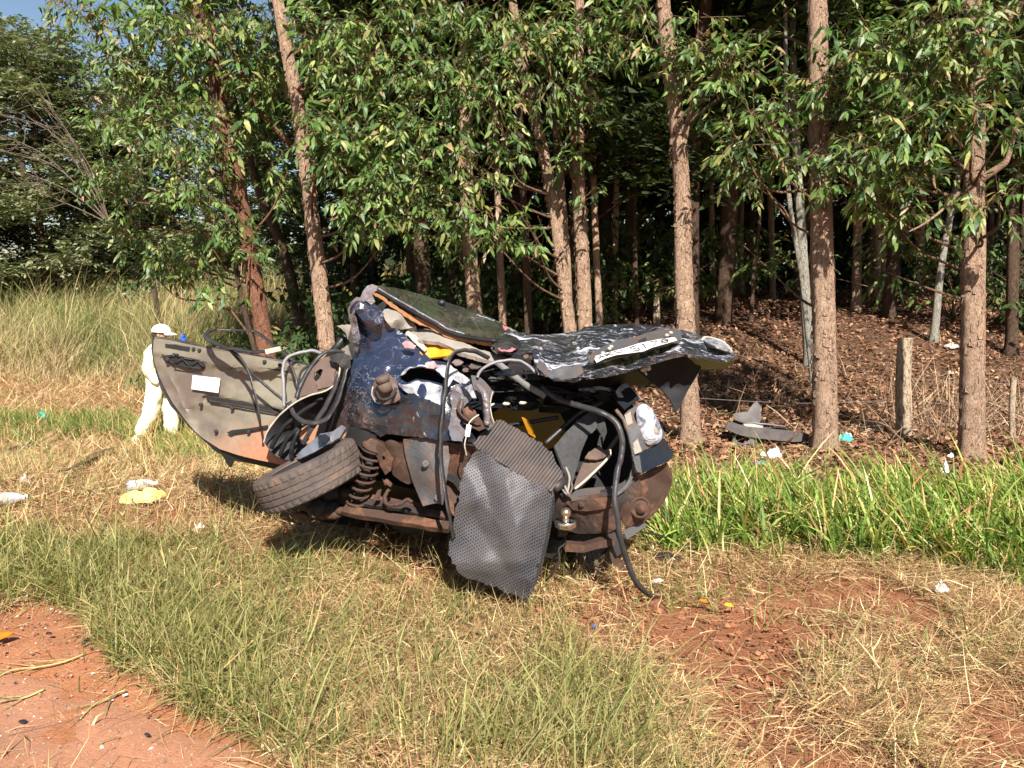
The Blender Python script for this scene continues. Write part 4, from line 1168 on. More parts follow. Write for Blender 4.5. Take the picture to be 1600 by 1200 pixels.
# --- second row and deeper trunks, in the shade
SECOND = [
    ("dim upright trunk right behind the roof's high corner", [(741, 478), (733, 370), (728, 250), (725, 60)], 25, 10.5, M_BARK, [(640, 330, 50, 40, 30), (600, 250, 50, 50, 26), (700, 380, 40, 20, 14), (560, 60, 60, 50, 30)]),
    ("slender sunlit stem rising over the roof panel", [(786, 505), (781, 400), (778, 320), (772, 100)], 13, 10.8, M_BARK, [(760, 60, 60, 50, 30), (800, 250, 36, 40, 20)]),
    ("thin dark stem over the dented tailgate hinge", [(826, 512), (822, 400), (812, 180), (808, 40)], 14, 10.0, M_BARK_DARK, [(830, 90, 50, 50, 30), (845, 40, 50, 40, 26)]),
    ("thin stem close to the right of the twin stems", [(937, 512), (932, 400), (926, 240), (922, 60)], 12, 10.2, M_BARK, [(940, 60, 50, 50, 26)]),
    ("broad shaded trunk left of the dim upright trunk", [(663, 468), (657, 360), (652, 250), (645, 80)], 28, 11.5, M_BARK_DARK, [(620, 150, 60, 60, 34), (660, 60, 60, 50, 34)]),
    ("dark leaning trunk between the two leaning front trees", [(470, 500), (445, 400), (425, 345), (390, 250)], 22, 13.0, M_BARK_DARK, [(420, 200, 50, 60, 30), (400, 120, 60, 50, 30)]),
    ("thin dark sapling stem left of the red trunk", [(392, 525), (378, 470), (366, 400), (352, 310)], 9, 9.4, M_BARK_DARK, [(360, 350, 40, 26, 24), (390, 395, 40, 16, 14), (300, 410, 50, 18, 20, 1.0), (330, 440, 40, 14, 14), (240, 430, 40, 14, 12, 1.6)]),
    ("slim orange lit trunk deep between the two right trunks", [(1338, 486), (1339, 400), (1341, 300), (1340, 100)], 15, None, M_BARK, [(1330, 200, 40, 40, 14)]),
    ("sunlit slim trunk of the deep pair", [(1369, 474), (1370, 400), (1370, 240), (1368, 60)], 13, None, M_BARK, [(1380, 200, 50, 40, 16)]),
    ("thinnest stem of the deep pair", [(1381, 470), (1380, 400), (1379, 300), (1381, 120)], 9, None, M_BARK, []),
    ("slim trunk standing left of the pale leaning stem", [(1436, 462), (1438, 380), (1441, 290), (1439, 100)], 14, None, M_BARK, [(1440, 240, 40, 34, 16)]),
    ("pale grey stem leaning right behind the stout right trunk", [(1462, 500), (1470, 420), (1486, 330), (1506, 220)], 12, 11.5, M_BARK_PALE, [(1500, 150, 50, 50, 20)]),
    ("pale grey trunk half hidden behind the thick pale brown trunk", [(1262, 528), (1257, 440), (1250, 330), (1240, 140)], 17, 10.5, M_BARK_PALE, [(1240, 120, 50, 50, 26)]),
    ("bent grey sapling in front of the pale half hidden trunk", [(1262, 520), (1252, 430), (1232, 300), (1228, 160)], 9, 9.6, M_BARK_PALE, [(1215, 230, 36, 36, 18), (1180, 290, 30, 24, 12)]),
    ("mossy short trunk in the gloom right of the straight brown trunk", [(1134, 447), (1133, 400), (1137, 345), (1140, 200)], 14, 16.0, M_BARK_PALE, []),
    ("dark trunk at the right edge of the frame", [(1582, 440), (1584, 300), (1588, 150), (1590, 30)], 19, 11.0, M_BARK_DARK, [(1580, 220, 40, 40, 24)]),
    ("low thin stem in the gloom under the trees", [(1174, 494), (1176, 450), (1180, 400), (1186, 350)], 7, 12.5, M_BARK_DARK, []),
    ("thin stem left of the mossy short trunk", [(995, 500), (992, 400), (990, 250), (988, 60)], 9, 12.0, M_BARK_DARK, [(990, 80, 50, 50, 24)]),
    ("thin straight stem far back just right of the straight brown trunk", [(1112, 462), (1113, 380), (1110, 240), (1108, 120)], 9, 15.5, M_BARK, []),
    ("slim stem far back left of the bent grey sapling", [(1208, 470), (1206, 380), (1202, 260), (1204, 120)], 10, 16.0, M_BARK, []),
    ("thin stem far back close to the left side of the fence post", [(1402, 452), (1403, 380), (1405, 260), (1404, 140)], 8, 19.0, M_BARK, []),
    ("pair of dark stems behind the stout right trunk", [(1545, 470), (1547, 380), (1549, 240), (1548, 120)], 11, 14.0, M_BARK_DARK, []),
    ("thin stem far back between the slim orange trunk and the deep pair", [(1354, 452), (1355, 380), (1353, 280), (1354, 160)], 7, 22.0, M_BARK, []),
    ("slim stem in the gloom right of the sunlit trunk behind the roof", [(960, 495), (961, 400), (963, 280), (962, 140)], 10, 13.0, M_BARK, []),
    ("slender far stem between the straight brown and mossy trunks", [(1160, 455), (1158, 380), (1161, 250), (1160, 140)], 8, 18.0, M_BARK, []),
]
for i, (lab, tr, wd, dd, mm, cl) in enumerate(SECOND):
    tree(lab, tr, wd, cl, matl=mm, d=dd, seed=40 + i, topn=110, seg=14, leaf=0.115, high=3.4)

# --- deeper wood: feathery dark trees, each a copy of one of three kinds with its own trunk, branches and crown
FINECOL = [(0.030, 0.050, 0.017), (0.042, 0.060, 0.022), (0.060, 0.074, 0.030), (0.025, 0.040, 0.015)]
def fine_tree(seed, H, low, spread, nb, per_b, label, cols=FINECOL):
    rng = np.random.default_rng(seed)
    root = thing("tree", label, "tree", (0, 0, 0))
    trunk_mesh("trunk", [(0, 0, -0.3), (0.1, 0, H * .3), (-0.1, 0.1, H * .65), (0.1, 0, H)], [0.13, 0.11, 0.08, 0.02], M_BARK_DARK, root, seed, 10, 0.25)
    Cs = []; mb = MB()
    for k in range(nb):
        z = low + (H - low) * (k + rng.random()) / nb
        a = rng.uniform(0, 6.28); r = spread * (1.0 - 0.55 * ((z - low) / (H - low)) ** 1.5) * rng.uniform(0.6, 1.1)
        e = np.array([math.cos(a) * r, math.sin(a) * r, z + rng.uniform(-0.2, 0.7)])
        mb.tube([(0, 0, z - 0.5 * r * 0.5), e * np.array([.5, .5, 1]) + np.array([0, 0, -0.1 * r]), e], [0.03, 0.02, 0.005], 4, smooth_n=3)
        for q in range(3):
            f = 0.45 + 0.55 * (q + rng.random()) / 3
            Cs.append(np.array([e[0] * f, e[1] * f, z + (e[2] - z) * f + rng.normal(0, 0.15)]))
    mb.build("branches", M_BARK_DARK, root)['kind'] = 'stuff'
    Cs = np.array(Cs); Rr = np.tile([[0.75, 0.75, 0.36]], (len(Cs), 1)) * spread / 2.4
    # plumes of small leaflets
    k = np.repeat(np.arange(len(Cs)), per_b); n = len(k)
    o = Cs[k] + unit(rng.normal(0, 1, (n, 3))) * rng.random((n, 1)) ** 0.6 * Rr[k]
    per = 7
    ax = unit(rng.normal(0, 1, (n, 3)) * np.array([1, 1, 0.35]))
    t = (np.arange(per) + .5) / per
    base = (o[:, None] + ax[:, None] * (0.30 * t)[None, :, None]).reshape(-1, 3)
    axr = np.repeat(ax, per, 0); m = len(base)
    sd = unit(np.cross(axr, [0, 0, 1.0]) + 1e-4) * np.tile(np.where(np.arange(per) % 2, 1.0, -1.0), n)[:, None]
    d = unit(axr * 0.5 + sd + rng.normal(0, 0.3, (m, 3)))
    col = pick(rng, m, cols, [3, 3, 2, 2], 0.15) * np.repeat(rng.normal(1, 0.18, n), per)[:, None]
    L = rng.uniform(0.12, 0.24, m)
    V, T, C = leaf_mesh(base, d, unit(np.array([0, -.3, 1]) + rng.normal(0, .4, (m, 3))), L, L * 0.36, np.clip(col, .006, .4), 0.1)
    fast_mesh("crown", V, T, M_FINE, root, col=C)['kind'] = 'stuff'
    return root

def copy_tree(o, loc, rz, sc, label, group):
    c = o.copy(); COL.objects.link(c); c.location = loc; c.rotation_euler = (0, 0, rz); c.scale = (sc, sc, sc)
    c['label'] = label
    if group: c['group'] = group
    for ch in [x for x in o.children]:
        d = ch.copy(); COL.objects.link(d); d.parent = c
    return c

GW = "dark feathery trees filling the depth of the wood"
GA = "dense grey green trees at the far left"
LW = "dark feathery tree deep in the shaded wood"
LA = "dense grey green tree beyond the dry field on the left"
kinds = [fine_tree(91, 9.5, 2.2, 2.6, 30, 24, LW), fine_tree(92, 11, 2.8, 2.9, 32, 24, LW), fine_tree(93, 8.8, 0.3, 3.0, 44, 30, LA, [(0.16, 0.18, 0.095), (0.21, 0.225, 0.125), (0.26, 0.26, 0.15), (0.12, 0.14, 0.07)])]  # far left kind: haze put into its lighter, greyer leaf colours
rngb = np.random.default_rng(77)
spots = [(0.2, 14.5, 0), (2.4, 15.6, 1), (4.9, 17.0, 0), (7.6, 16.6, 1), (10.3, 17.6, 0), (-1.9, 15.5, 1), (13.0, 19.5, 0),
         (1.2, 19.8, 1), (4.0, 21.5, 0), (7.3, 22.5, 1), (10.8, 23.5, 0), (15.0, 24.5, 1), (-1.2, 20.5, 0), (-3.6, 18.0, 1), (18.5, 27, 0), (3.0, 27, 1), (8.0, 29, 0), (13, 31, 1), (-1.0, 28, 0), (19, 34, 0), (-4.2, 24, 0), (9.0, 13.6, 1), (6.3, 12.9, 0), (8.4, 11.6, 1), (2.6, 11.0, 1), (3.4, 12.4, 1), (0.9, 11.6, 0), (11.5, 14.6, 1), (5.6, 15.2, 1), (-0.9, 13.0, 1), (2.2, 18.2, 0), (9.2, 19.4, 1), (6.0, 19.6, 0), (12.6, 16.4, 1), (0.4, 23.5, 1), (5.6, 25, 0), (11.4, 27, 1), (16.5, 21.5, 0), (-2.8, 22, 1), (-6.0, 29, 0), (-8.5, 33, 1)]
used = {0: False, 1: False, 2: False}
def place_kind(k, x, y, sc, label, group, rz=None):
    loc = (x, y, float(ground_z(x, y)))
    rz = rngb.uniform(0, 6.28) if rz is None else rz
    o = kinds[k]
    if not used[k]:
        used[k] = True; o.location = loc; o.rotation_euler = (0, 0, rz); o.scale = (sc,) * 3; o['label'] = label; o['group'] = group; return o
    return copy_tree(o, loc, rz, sc, label, group)
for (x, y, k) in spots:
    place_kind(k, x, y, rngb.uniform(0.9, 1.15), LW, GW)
for (x, y, sc) in [(-18.4, 24.5, 1.0), (-21.5, 26.0, 1.1), (-16.2, 27.0, 1.05), (-25.5, 27.5, 1.15), (-15.5, 33.5, 1.0), (-11.2, 33, .8), (-20.5, 33, 1.2), (-20.0, 27, 1.0), (-17.2, 30, 1.0), (-23.5, 31, 1.1), (-14.2, 30.5, 0.95), (-27.5, 34, 1.15), (-18.0, 38, 1.1), (-13.0, 37, 1.0), (-31, 29, 1.1), (-23, 24.5, 0.85)]:
    place_kind(2, x, y, sc, LA, GA)

# --- undergrowth: leafy bushes in the shade between the trunks and at the edge of the dry field
def bush(seed, w, h, n, cols, Lm):
    rng = np.random.default_rng(seed)
    root = thing("bush", "leafy bush", "bush", (0, 0, 0))
    C = np.stack([rng.normal(0, w * .35, n), rng.normal(0, w * .35, n), rng.uniform(0.15, 1, n) ** 0.8 * h], 1)
    (V, T, Cc), a, b = sprays(rng, C, np.tile([[w * .22, w * .22, h * .16]], (n, 1)), np.full(n, 7), Lm, 7, cols, [1] * len(cols), 0.42, 0.6)
    fast_mesh("leaves", V, T, M_FINE, root, col=Cc)['kind'] = 'stuff'
    mb = MB()
    for k in range(0, n, 2):
        mb.tube([(rng.normal(0, .06), rng.normal(0, .06), -0.1), C[k] * np.array([.4, .4, .55]), C[k]], [0.012, 0.008, 0.003], 4, smooth_n=2)
    mb.build("stems", M_TWIG, root)['kind'] = 'stuff'
    return root
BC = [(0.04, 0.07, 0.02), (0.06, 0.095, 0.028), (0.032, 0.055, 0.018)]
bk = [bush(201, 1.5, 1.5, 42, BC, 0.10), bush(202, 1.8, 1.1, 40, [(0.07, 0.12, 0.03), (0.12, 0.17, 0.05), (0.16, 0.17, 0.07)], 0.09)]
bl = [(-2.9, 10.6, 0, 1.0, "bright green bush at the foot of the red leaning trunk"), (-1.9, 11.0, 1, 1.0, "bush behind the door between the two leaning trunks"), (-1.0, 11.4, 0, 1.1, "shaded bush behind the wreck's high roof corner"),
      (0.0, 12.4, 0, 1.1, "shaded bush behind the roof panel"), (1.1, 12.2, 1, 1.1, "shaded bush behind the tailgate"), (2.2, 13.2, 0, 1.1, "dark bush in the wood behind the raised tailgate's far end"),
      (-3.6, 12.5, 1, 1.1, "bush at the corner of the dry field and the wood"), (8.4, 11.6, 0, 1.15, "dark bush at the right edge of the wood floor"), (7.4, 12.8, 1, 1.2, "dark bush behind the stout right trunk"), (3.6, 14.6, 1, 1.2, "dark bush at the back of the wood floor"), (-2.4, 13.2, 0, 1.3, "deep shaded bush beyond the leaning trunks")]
first = set()
for (x, y, k, sc, lab) in bl:
    loc = (x, y, float(ground_z(x, y)))
    if k not in first:
        first.add(k); o = bk[k]; o.location = loc; o.scale = (sc,) * 3; o['label'] = lab; o['group'] = "undergrowth bushes of the wood"
    else:
        copy_tree(bk[k], loc, rngb.uniform(0, 6), sc, lab, "undergrowth bushes of the wood")

# --- the far side of the wood: one closed mass of foliage from the ground up
def far_wood():
    rng = np.random.default_rng(55)
    n = 40000
    x = rng.uniform(-34, 46, n); y = 36 + 9 * rng.random(n) + 0.05 * np.abs(x)
    y = np.where(x < -8, y + 45, y)
    top = np.where(x < -8, 4.0, 11.0) * (0.75 + 0.5 * vnoise(x * 0.3, x * 0, 3))
    z = ground_z(x, y) + rng.random(n) ** 1.1 * top
    y = y - 2.5 * np.sin(vnoise(x * .5, z * .5, 9) * 6)
    m = n; L = rng.uniform(0.35, 0.75, m)
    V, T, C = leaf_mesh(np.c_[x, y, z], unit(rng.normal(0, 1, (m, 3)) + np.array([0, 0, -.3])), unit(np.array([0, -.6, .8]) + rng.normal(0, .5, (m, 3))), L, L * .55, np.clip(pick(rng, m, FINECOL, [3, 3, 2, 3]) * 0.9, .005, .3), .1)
    tag(fast_mesh("far_wood", V, T, M_FINE, col=C), "far side of the wood reading as one dark mass of foliage", kind='stuff')
    # undergrowth closing the view between the trunks
    n = 26000
    x = rng.uniform(-6, 22, n); y = 20 + 6 * rng.random(n)
    top = 2.6 * (0.5 + vnoise(x * .6, x * 0, 13))
    z = ground_z(x, y) + rng.random(n) * top
    L = rng.uniform(0.12, 0.32, n)
    V, T, C = leaf_mesh(np.c_[x, y, z], unit(rng.normal(0, 1, (n, 3))), unit(np.array([0, -.5, .8]) + rng.normal(0, .5, (n, 3))), L, L * .5, np.clip(pick(rng, n, FINECOL, [3, 3, 2, 3]), .005, .3), .1)
    tag(fast_mesh("undergrowth", V, T, M_FINE, col=C), "dark undergrowth between the far trunks of the wood", kind='stuff')
far_wood()

# bare dead branches reaching out at the left
mbt = None
def dead_branches():
    root = thing("bare_tree", "leafless grey branches spreading left at the edge of the dense trees", "tree", P(175, 420, 17)*np.array([1,1,0]) + np.array([0,0,float(ground_z(P(175,420,17)[0],P(175,420,17)[1]))]))
    rng = np.random.default_rng(5)
    b = P(248, 432, 17); b[2] = float(ground_z(b[0], b[1]))
    mb = MB(); mb.tube([b, P(228, 385, 17), P(190, 358, 16.9), P(168, 346, 16.9)], [0.07, 0.055, 0.04, 0.03], 7, smooth_n=4); mb.build("trunk", M_BARK_DARK, root)
    for (e, c) in [((5, 180), (90, 215)), ((20, 230), (100, 270)), ((40, 270), (110, 300)), ((60, 300), (120, 325)), ((0, 210), (80, 250)), ((90, 190), (140, 260)), ((55, 135), (120, 230)), ((110, 215), (150, 300))]:
        mb = MB(); pp = [P(172, 350, 17), P(*c, 16.7), P(*e, 16.5)]
        mb.tube(pp, [0.02, 0.013, 0.005], 5, smooth_n=6)
        for q in range(5):
            f = rng.uniform(0.3, 0.9); s = pp[1] * (1 - f) + pp[2] * f
            mb.tube([s, s + rng.normal(0, 0.25, 3) + np.array([-0.3, 0, 0.1]), s + rng.normal(0, 0.3, 3) + np.array([-0.8, 0, 0.25])], [0.010, 0.007, 0.003], 4, smooth_n=3)
        mb.build("branch", M_GREYTWIG, root)
M_GREYTWIG = bark_mat('grey_twig', (0.14, 0.10, 0.075), (0.22, 0.165, 0.125), (0.30, 0.24, 0.19))
dead_branches()

# --- fence: a leaning post and sagging wires along the front row, a far post in the gloom
def fence_post(label, pix, top, wpx, seed, group=None):
    b = gp(*pix); d = project(b)[2]; r = wpx * d / FPX / 2
    root = thing("fence_post", label, "fence post", b, group)
    t = P(top[0], top[1], d)
    m = (b + t) / 2 + np.array([-0.012, 0, 0])
    o = trunk_mesh("post", [b - np.array([0, 0, .15]), b, m, t], [r * 1.05, r, r * 0.97, r * 0.95], M_POST, root, seed, 16, 0.03, 0.05)
    mb = MB(); mb.lathe(t, (t - m) / np.linalg.norm(t - m), [(r * 0.95, -0.01), (r * 0.9, 0.004), (0.001, 0.008)], 14); mb.build("post_top", M_POST, root)
    return root, b, d
POST, PB, PD = fence_post("weathered round fence post between the two right trunks", (1412, 683), (1414, 529), 23, 3)
fence_post("short grey post standing in the gloom behind the tailgate", (1026, 508), (1028, 457), 11, 4)
fence_post("dark fence post at the far right edge", (1582, 690), (1584, 590), 9, 5)
def fence_wires():
    root = thing("wire_fence", "thin sagging fence wires strung past the post and trunks", "fence", (PB[0], PB[1], ground_z(PB[0], PB[1])))
    for k, (v0, v1, v2) in enumerate([(545, 590, 600), (624, 626, 640), (664, 664, 660)]):
        mb = MB(); pts = [P(u, v, PD - 0.05 + 0.0004 * (1412 - u)) for (u, v) in ((1085, v0 - 4 + 2 * k), (1250, (v0 + v1) / 2 + 5), (1412, v1), (1520, (v1 + v2) / 2 + 3), (1640, v2))]
        mb.tube(pts, 0.0022, 4, smooth_n=5); mb.build("wire", M_WIRE, root)
fence_wires()
# ------------------------------------------------------------------ the wrecked car
car = thing("wrecked_car", "crushed dark blue and black hatchback wreck on the grass verge", "car", (0.0, 4.3, 0.0))

# hidden bulk of the shell: floor pan, far side and crushed nose, seen only from a step aside
def hull():
    mb = MB()
    secs = [(4.35, -0.62, 0.52, 0.30, 0.62), (4.9, -0.70, 0.50, 0.26, 0.80), (5.6, -0.72, 0.42, 0.26, 0.92), (6.3, -0.70, 0.36, 0.28, 0.82), (6.9, -0.60, 0.26, 0.34, 0.66)]
    rg = np.random.default_rng(3)
    V = []; m = 12
    for (y, x0, x1, z0, z1) in secs:
        cx, cz, rx, rz = (x0 + x1) / 2, (z0 + z1) / 2, (x1 - x0) / 2, (z1 - z0) / 2
        for k in range(m):
            a = 2 * math.pi * k / m
            e = lambda t: math.copysign(abs(t) ** 0.5, t)
            V.append((cx + rx * e(math.cos(a)) + rg.normal(0, .025), y + rg.normal(0, .03), cz + rz * e(math.sin(a)) + rg.normal(0, .02)))
    F = []
    for i in range(len(secs) - 1):
        for k in range(m): F.append((i * m + k, i * m + (k + 1) % m, (i + 1) * m + (k + 1) % m, (i + 1) * m + k))
    F.append(tuple(range(m - 1, -1, -1))); F.append(tuple((len(secs) - 1) * m + k for k in range(m)))
    mb.add(V, F)
    mb.build("body_shell", M_BLACK, car, shade=False)
hull()

# black backing put in as the darkness of the hollow, beside a boot wall
patch("dark_backing", [(556, 500), (600, 470), (700, 515), (790, 545), (900, 590), (965, 600), (985, 640), (985, 770), (860, 790), (740, 800), (600, 760), (545, 690)],
      [(560, 500, 4.55), (700, 520, 4.6), (960, 600, 4.5), (985, 760, 4.1), (860, 780, 4.1), (600, 760, 4.3), (750, 650, 4.75), (545, 690, 4.5)], M_VOID, car, 14, amp=0.03, seed=2)
patch("boot_side_wall", [(975, 600), (990, 640), (996, 740), (960, 768), (930, 700), (935, 640)], [(975, 600, 4.0), (990, 700, 3.95), (930, 690, 4.4), (940, 640, 4.4)], M_VOID, car, 12, amp=0.02, seed=3)
# underside pan
patch("floor_pan", [(470, 770), (545, 740), (700, 780), (860, 800), (960, 815), (975, 850), (880, 868), (720, 835), (600, 830), (500, 815)],
      [(470, 780, 4.3), (700, 790, 4.35), (960, 820, 4.1), (700, 835, 4.75), (500, 815, 4.7), (880, 865, 4.5)], M_DARKM, car, 14, amp=0.03, seed=5)
mb = MB(); mb.ball(P(660, 815, 4.4), 0.22, 0.14, 0.07, rot=Matrix.Rotation(R(8), 3, 'Y'), jit=0.05); mb.build("fuel_tank", M_DARKM, car)

# ---- left rear quarter panel
quarter = patch("quarter_panel", [(546, 482), (556, 470), (575, 471), (598, 488), (609, 501), (620, 514), (630, 521), (638, 530), (652, 541), (662, 551), (675, 563), (697, 566), (715, 580), (738, 594), (744, 606), (738, 625), (722, 640),
                                  (720, 660), (735, 672), (745, 690), (722, 689), (700, 685), (670, 682), (648, 680), (625, 677), (604, 675), (594, 680), (585, 672), (572, 667), (556, 665), (547, 667), (532, 680), (522, 690), (526, 662), (536, 640), (540, 620), (541, 605), (545, 588), (552, 565), (556, 545), (552, 512)],
      [(550, 480, 4.10), (598, 488, 4.10), (560, 560, 4.22), (540, 620, 4.20), (530, 680, 4.24), (560, 665, 4.08), (600, 600, 4.00), (620, 670, 3.93), (662, 551, 4.02), (700, 640, 3.80), (738, 600, 3.80), (740, 685, 3.72), (600, 540, 4.10), (585, 600, 4.01), (650, 640, 3.84), (565, 620, 4.07)],
      M_NAVY, car, 4.5, holes=[[(624, 587), (638, 576), (662, 574), (680, 580), (693, 592), (692, 600), (668, 594), (650, 592), (637, 598), (628, 594)]], amp=0.0525, freq=1.1, seed=14, thick=0.005, bump_amp=0.05)
# the lower skin, dented and scuffed, dark reflections painted in as black
patch("lower_quarter_skin", [(541, 612), (560, 606), (580, 622), (610, 628), (640, 614), (668, 624), (692, 636), (704, 604), (722, 596), (738, 600), (742, 610), (734, 628), (720, 642), (719, 660), (733, 672), (746, 692), (722, 692), (700, 688), (670, 685), (648, 683), (625, 680), (604, 678), (594, 683), (585, 675), (572, 670), (556, 668), (547, 670), (520, 694), (525, 662), (536, 640)],
      [(541, 612, 4.185), (530, 680, 4.22), (560, 665, 4.06), (600, 625, 3.95), (620, 670, 3.905), (700, 640, 3.775), (738, 604, 3.775), (740, 685, 3.70), (650, 640, 3.81), (565, 625, 4.04)],
      M_NAVY_LOW, quarter, 4.5, amp=0.0525, freq=1.5, seed=16, thick=0.004, rag=0.8, bump_amp=0.03)
patch("torn_bare_metal", [(622, 598), (634, 601), (650, 595), (668, 597), (690, 603), (698, 612), (696, 628), (684, 640), (676, 627), (662, 630), (652, 618), (640, 616), (631, 610)],
      [(622, 598, 3.93), (650, 596, 3.92), (697, 612, 3.80), (684, 638, 3.78), (640, 616, 3.86)], M_WHITEM, quarter, 5, amp=0.02, freq=2.5, seed=20, thick=0.004, rag=1.0)
patch("torn_edge", [(622, 588), (636, 575), (660, 570), (682, 570), (704, 570), (722, 584), (734, 594), (724, 602), (708, 592), (700, 604), (694, 590), (680, 577), (660, 572), (640, 575), (628, 586)],
      [(622, 588, 3.95), (660, 570, 3.95), (704, 572, 3.84), (734, 594, 3.76), (700, 600, 3.77)], M_WHITEM, quarter, 5, amp=0.015, freq=3, seed=21, thick=0.004, rag=0.8)
patch("scraped_corner", [(712, 600), (735, 604), (742, 612), (733, 628), (720, 641), (718, 662), (728, 676), (722, 690), (706, 688), (700, 668), (706, 640), (704, 618)],
      [(712, 600, 3.75), (740, 610, 3.72), (704, 640, 3.74), (722, 690, 3.68), (702, 670, 3.72)], M_SILVER, quarter, 5, amp=0.02, freq=3, seed=22, thick=0.004, rag=0.6)
# red paint rubbed off another vehicle
for (nm, oo, d) in [("red_paint_smear", [(628, 536), (640, 533), (650, 540), (646, 545), (632, 543)], 3.99), ("red_paint_smear", [(664, 568), (678, 564), (687, 570), (678, 576), (666, 575)], 3.87)]:
    patch(nm, oo, [(*oo[0], d), (*oo[2], d - 0.01), (*oo[3], d - 0.01)], dirt_metal("red_smear", (0.55, 0.16, 0.16), (0.6, 0.5, 0.5), 0.5, 0.5) if nm not in bpy.data.objects else bpy.data.materials["red_smear"], quarter, 4, thick=0.002, rag=0.8, seed=3)

# folded corner of the pillar at the top and the strip running down from it
patch("crumpled_pillar", [(543, 484), (550, 470), (557, 464), (563, 465), (567, 455), (573, 447), (581, 444), (590, 447), (588, 453), (581, 459), (586, 471), (580, 476), (572, 470), (562, 473), (552, 482), (556, 500), (562, 530), (558, 552), (553, 545), (549, 512)],
      [(543, 484, 4.14), (573, 447, 4.16), (590, 448, 4.12), (586, 472, 4.04), (560, 474, 4.06), (557, 550, 4.17)], M_SILVER, car, 5, amp=0.05, freq=3, seed=30, thick=0.006)
patch("pillar_fold", [(552, 482), (566, 470), (584, 474), (598, 489), (597, 504), (582, 511), (566, 500)], [(552, 482, 4.06), (584, 474, 4.04), (598, 500, 4.03), (570, 505, 4.05)], M_NAVY, car, 5, amp=0.06, freq=3.2, seed=31, thick=0.005)
# fuel filler pulled through the skin
def filler():
    f = patch("fuel_filler", [(581, 604), (586, 594), (594, 586), (606, 583), (618, 593), (622, 606), (626, 622), (618, 629), (600, 632), (584, 626)],
              [(581, 604, 3.94), (606, 583, 3.93), (624, 620, 3.84), (584, 626, 3.93), (602, 610, 3.86)], M_PINKD, car, 4, amp=0.05, freq=4, seed=40, thick=0.006)
    mb = MB(); a = P(604, 612, 3.85); b = P(596, 588, 3.83)
    ax = (b - a) / np.linalg.norm(b - a)
    mb.lathe(a, ax, [(0.0, 0), (0.034, 0), (0.034, 0.045), (0.030, 0.047), (0.030, 0.052), (0.036, 0.054), (0.036, 0.078), (0.031, 0.083), (0.0, 0.083)], 20)
    mb.build("filler_neck", M_PINKD, f)
    mb = MB(); mb.tube([P(588, 612, 3.86), P(596, 624, 3.82), (P(612, 620, 3.81)), P(619, 606, 3.82)], 0.008, 6, smooth_n=5); mb.build("rolled_lip", M_DARKM, f)
    mb = MB(); mb.tube([P(583, 604, 3.92), P(581, 616, 3.91), P(587, 628, 3.90), P(594, 630, 3.88)], 0.004, 6, smooth_n=5); mb.build("white_lip", M_WHITEM, f)
filler()

# ---- crushed left lamp opening and the corner post beside it
patch("corner_post", [(736, 586), (748, 588), (757, 595), (764, 603), (768, 609), (773, 612), (769, 620), (767, 634), (769, 648), (771, 660), (764, 672), (756, 666), (757, 650), (753, 632), (746, 617), (739, 603)],
      [(736, 586, 3.80), (773, 612, 3.80), (768, 640, 3.74), (764, 670, 3.68), (753, 632, 3.70)], M_GREYDUST, car, 5, amp=0.03, freq=3, seed=50, thick=0.008)
mb = MB(); mb.tube([P(745, 602, 3.70), P(755, 612, 3.67), P(760, 630, 3.66), P(761, 664, 3.66)], [0.010, 0.016, 0.018, 0.014], 8, smooth_n=5); mb.build("corner_post_rib", M_SILVER, car)
patch("lamp_opening", [(722, 620), (732, 630), (744, 645), (752, 656), (760, 668), (748, 673), (730, 664), (716, 652), (712, 640)], [(722, 620, 3.76), (760, 668, 3.66), (714, 645, 3.72), (745, 655, 3.70)], M_RUST, car, 4, amp=0.02, seed=52, thick=0.006)
for k, (a, b) in enumerate([(0, 0.014), (7, 0.010)]):
    mb = MB(); mb.tube([P(720 + a, 622, 3.74), P(716 + a, 640, 3.70), P(728 + a, 655, 3.68), P(748 + a * .5, 664, 3.66)], b * .5, 6, smooth_n=5); mb.build("rusty_rim", M_RUST, car)
patch("torn_flap", [(720, 598), (738, 604), (744, 618), (742, 628), (734, 616), (726, 612)], [(720, 598, 3.72), (742, 620, 3.66), (734, 616, 3.68)], M_NAVY, car, 4, amp=0.03, seed=53, thick=0.004)
patch("torn_flap", [(726, 606), (736, 600), (740, 612), (744, 622), (738, 622), (732, 612)], [(726, 606, 3.70), (744, 620, 3.64), (736, 602, 3.68)], M_WHITEM, car, 4, amp=0.03, seed=54, thick=0.004)

# ---- roof sheet, folded down and sloping towards us
roof = patch("roof_panel", [(584, 449), (592, 446), (619, 450), (640, 455), (662, 461), (697, 472), (720, 479), (741, 486), (767, 496), (786, 506), (806, 516), (812, 520), (800, 524), (788, 523), (776, 531), (764, 530), (750, 528), (736, 526), (724, 524), (710, 520), (697, 516), (690, 509), (680, 503), (662, 495), (650, 488), (638, 481), (622, 472), (606, 463), (594, 455)],
      [(584, 449, 4.230), (592, 446, 4.290), (606, 463, 4.190), (638, 481, 4.130), (697, 516, 4.050), (750, 528, 4.010), (776, 531, 3.970), (662, 461, 4.880), (741, 486, 4.980), (810, 519, 4.580), (697, 472, 4.980), (640, 462, 4.580), (720, 508, 4.380), (690, 495, 4.430)],
      M_BLACK, car, 4.5, amp=0.0650, freq=1.6, seed=60, thick=0.008, bump_amp=0.05)
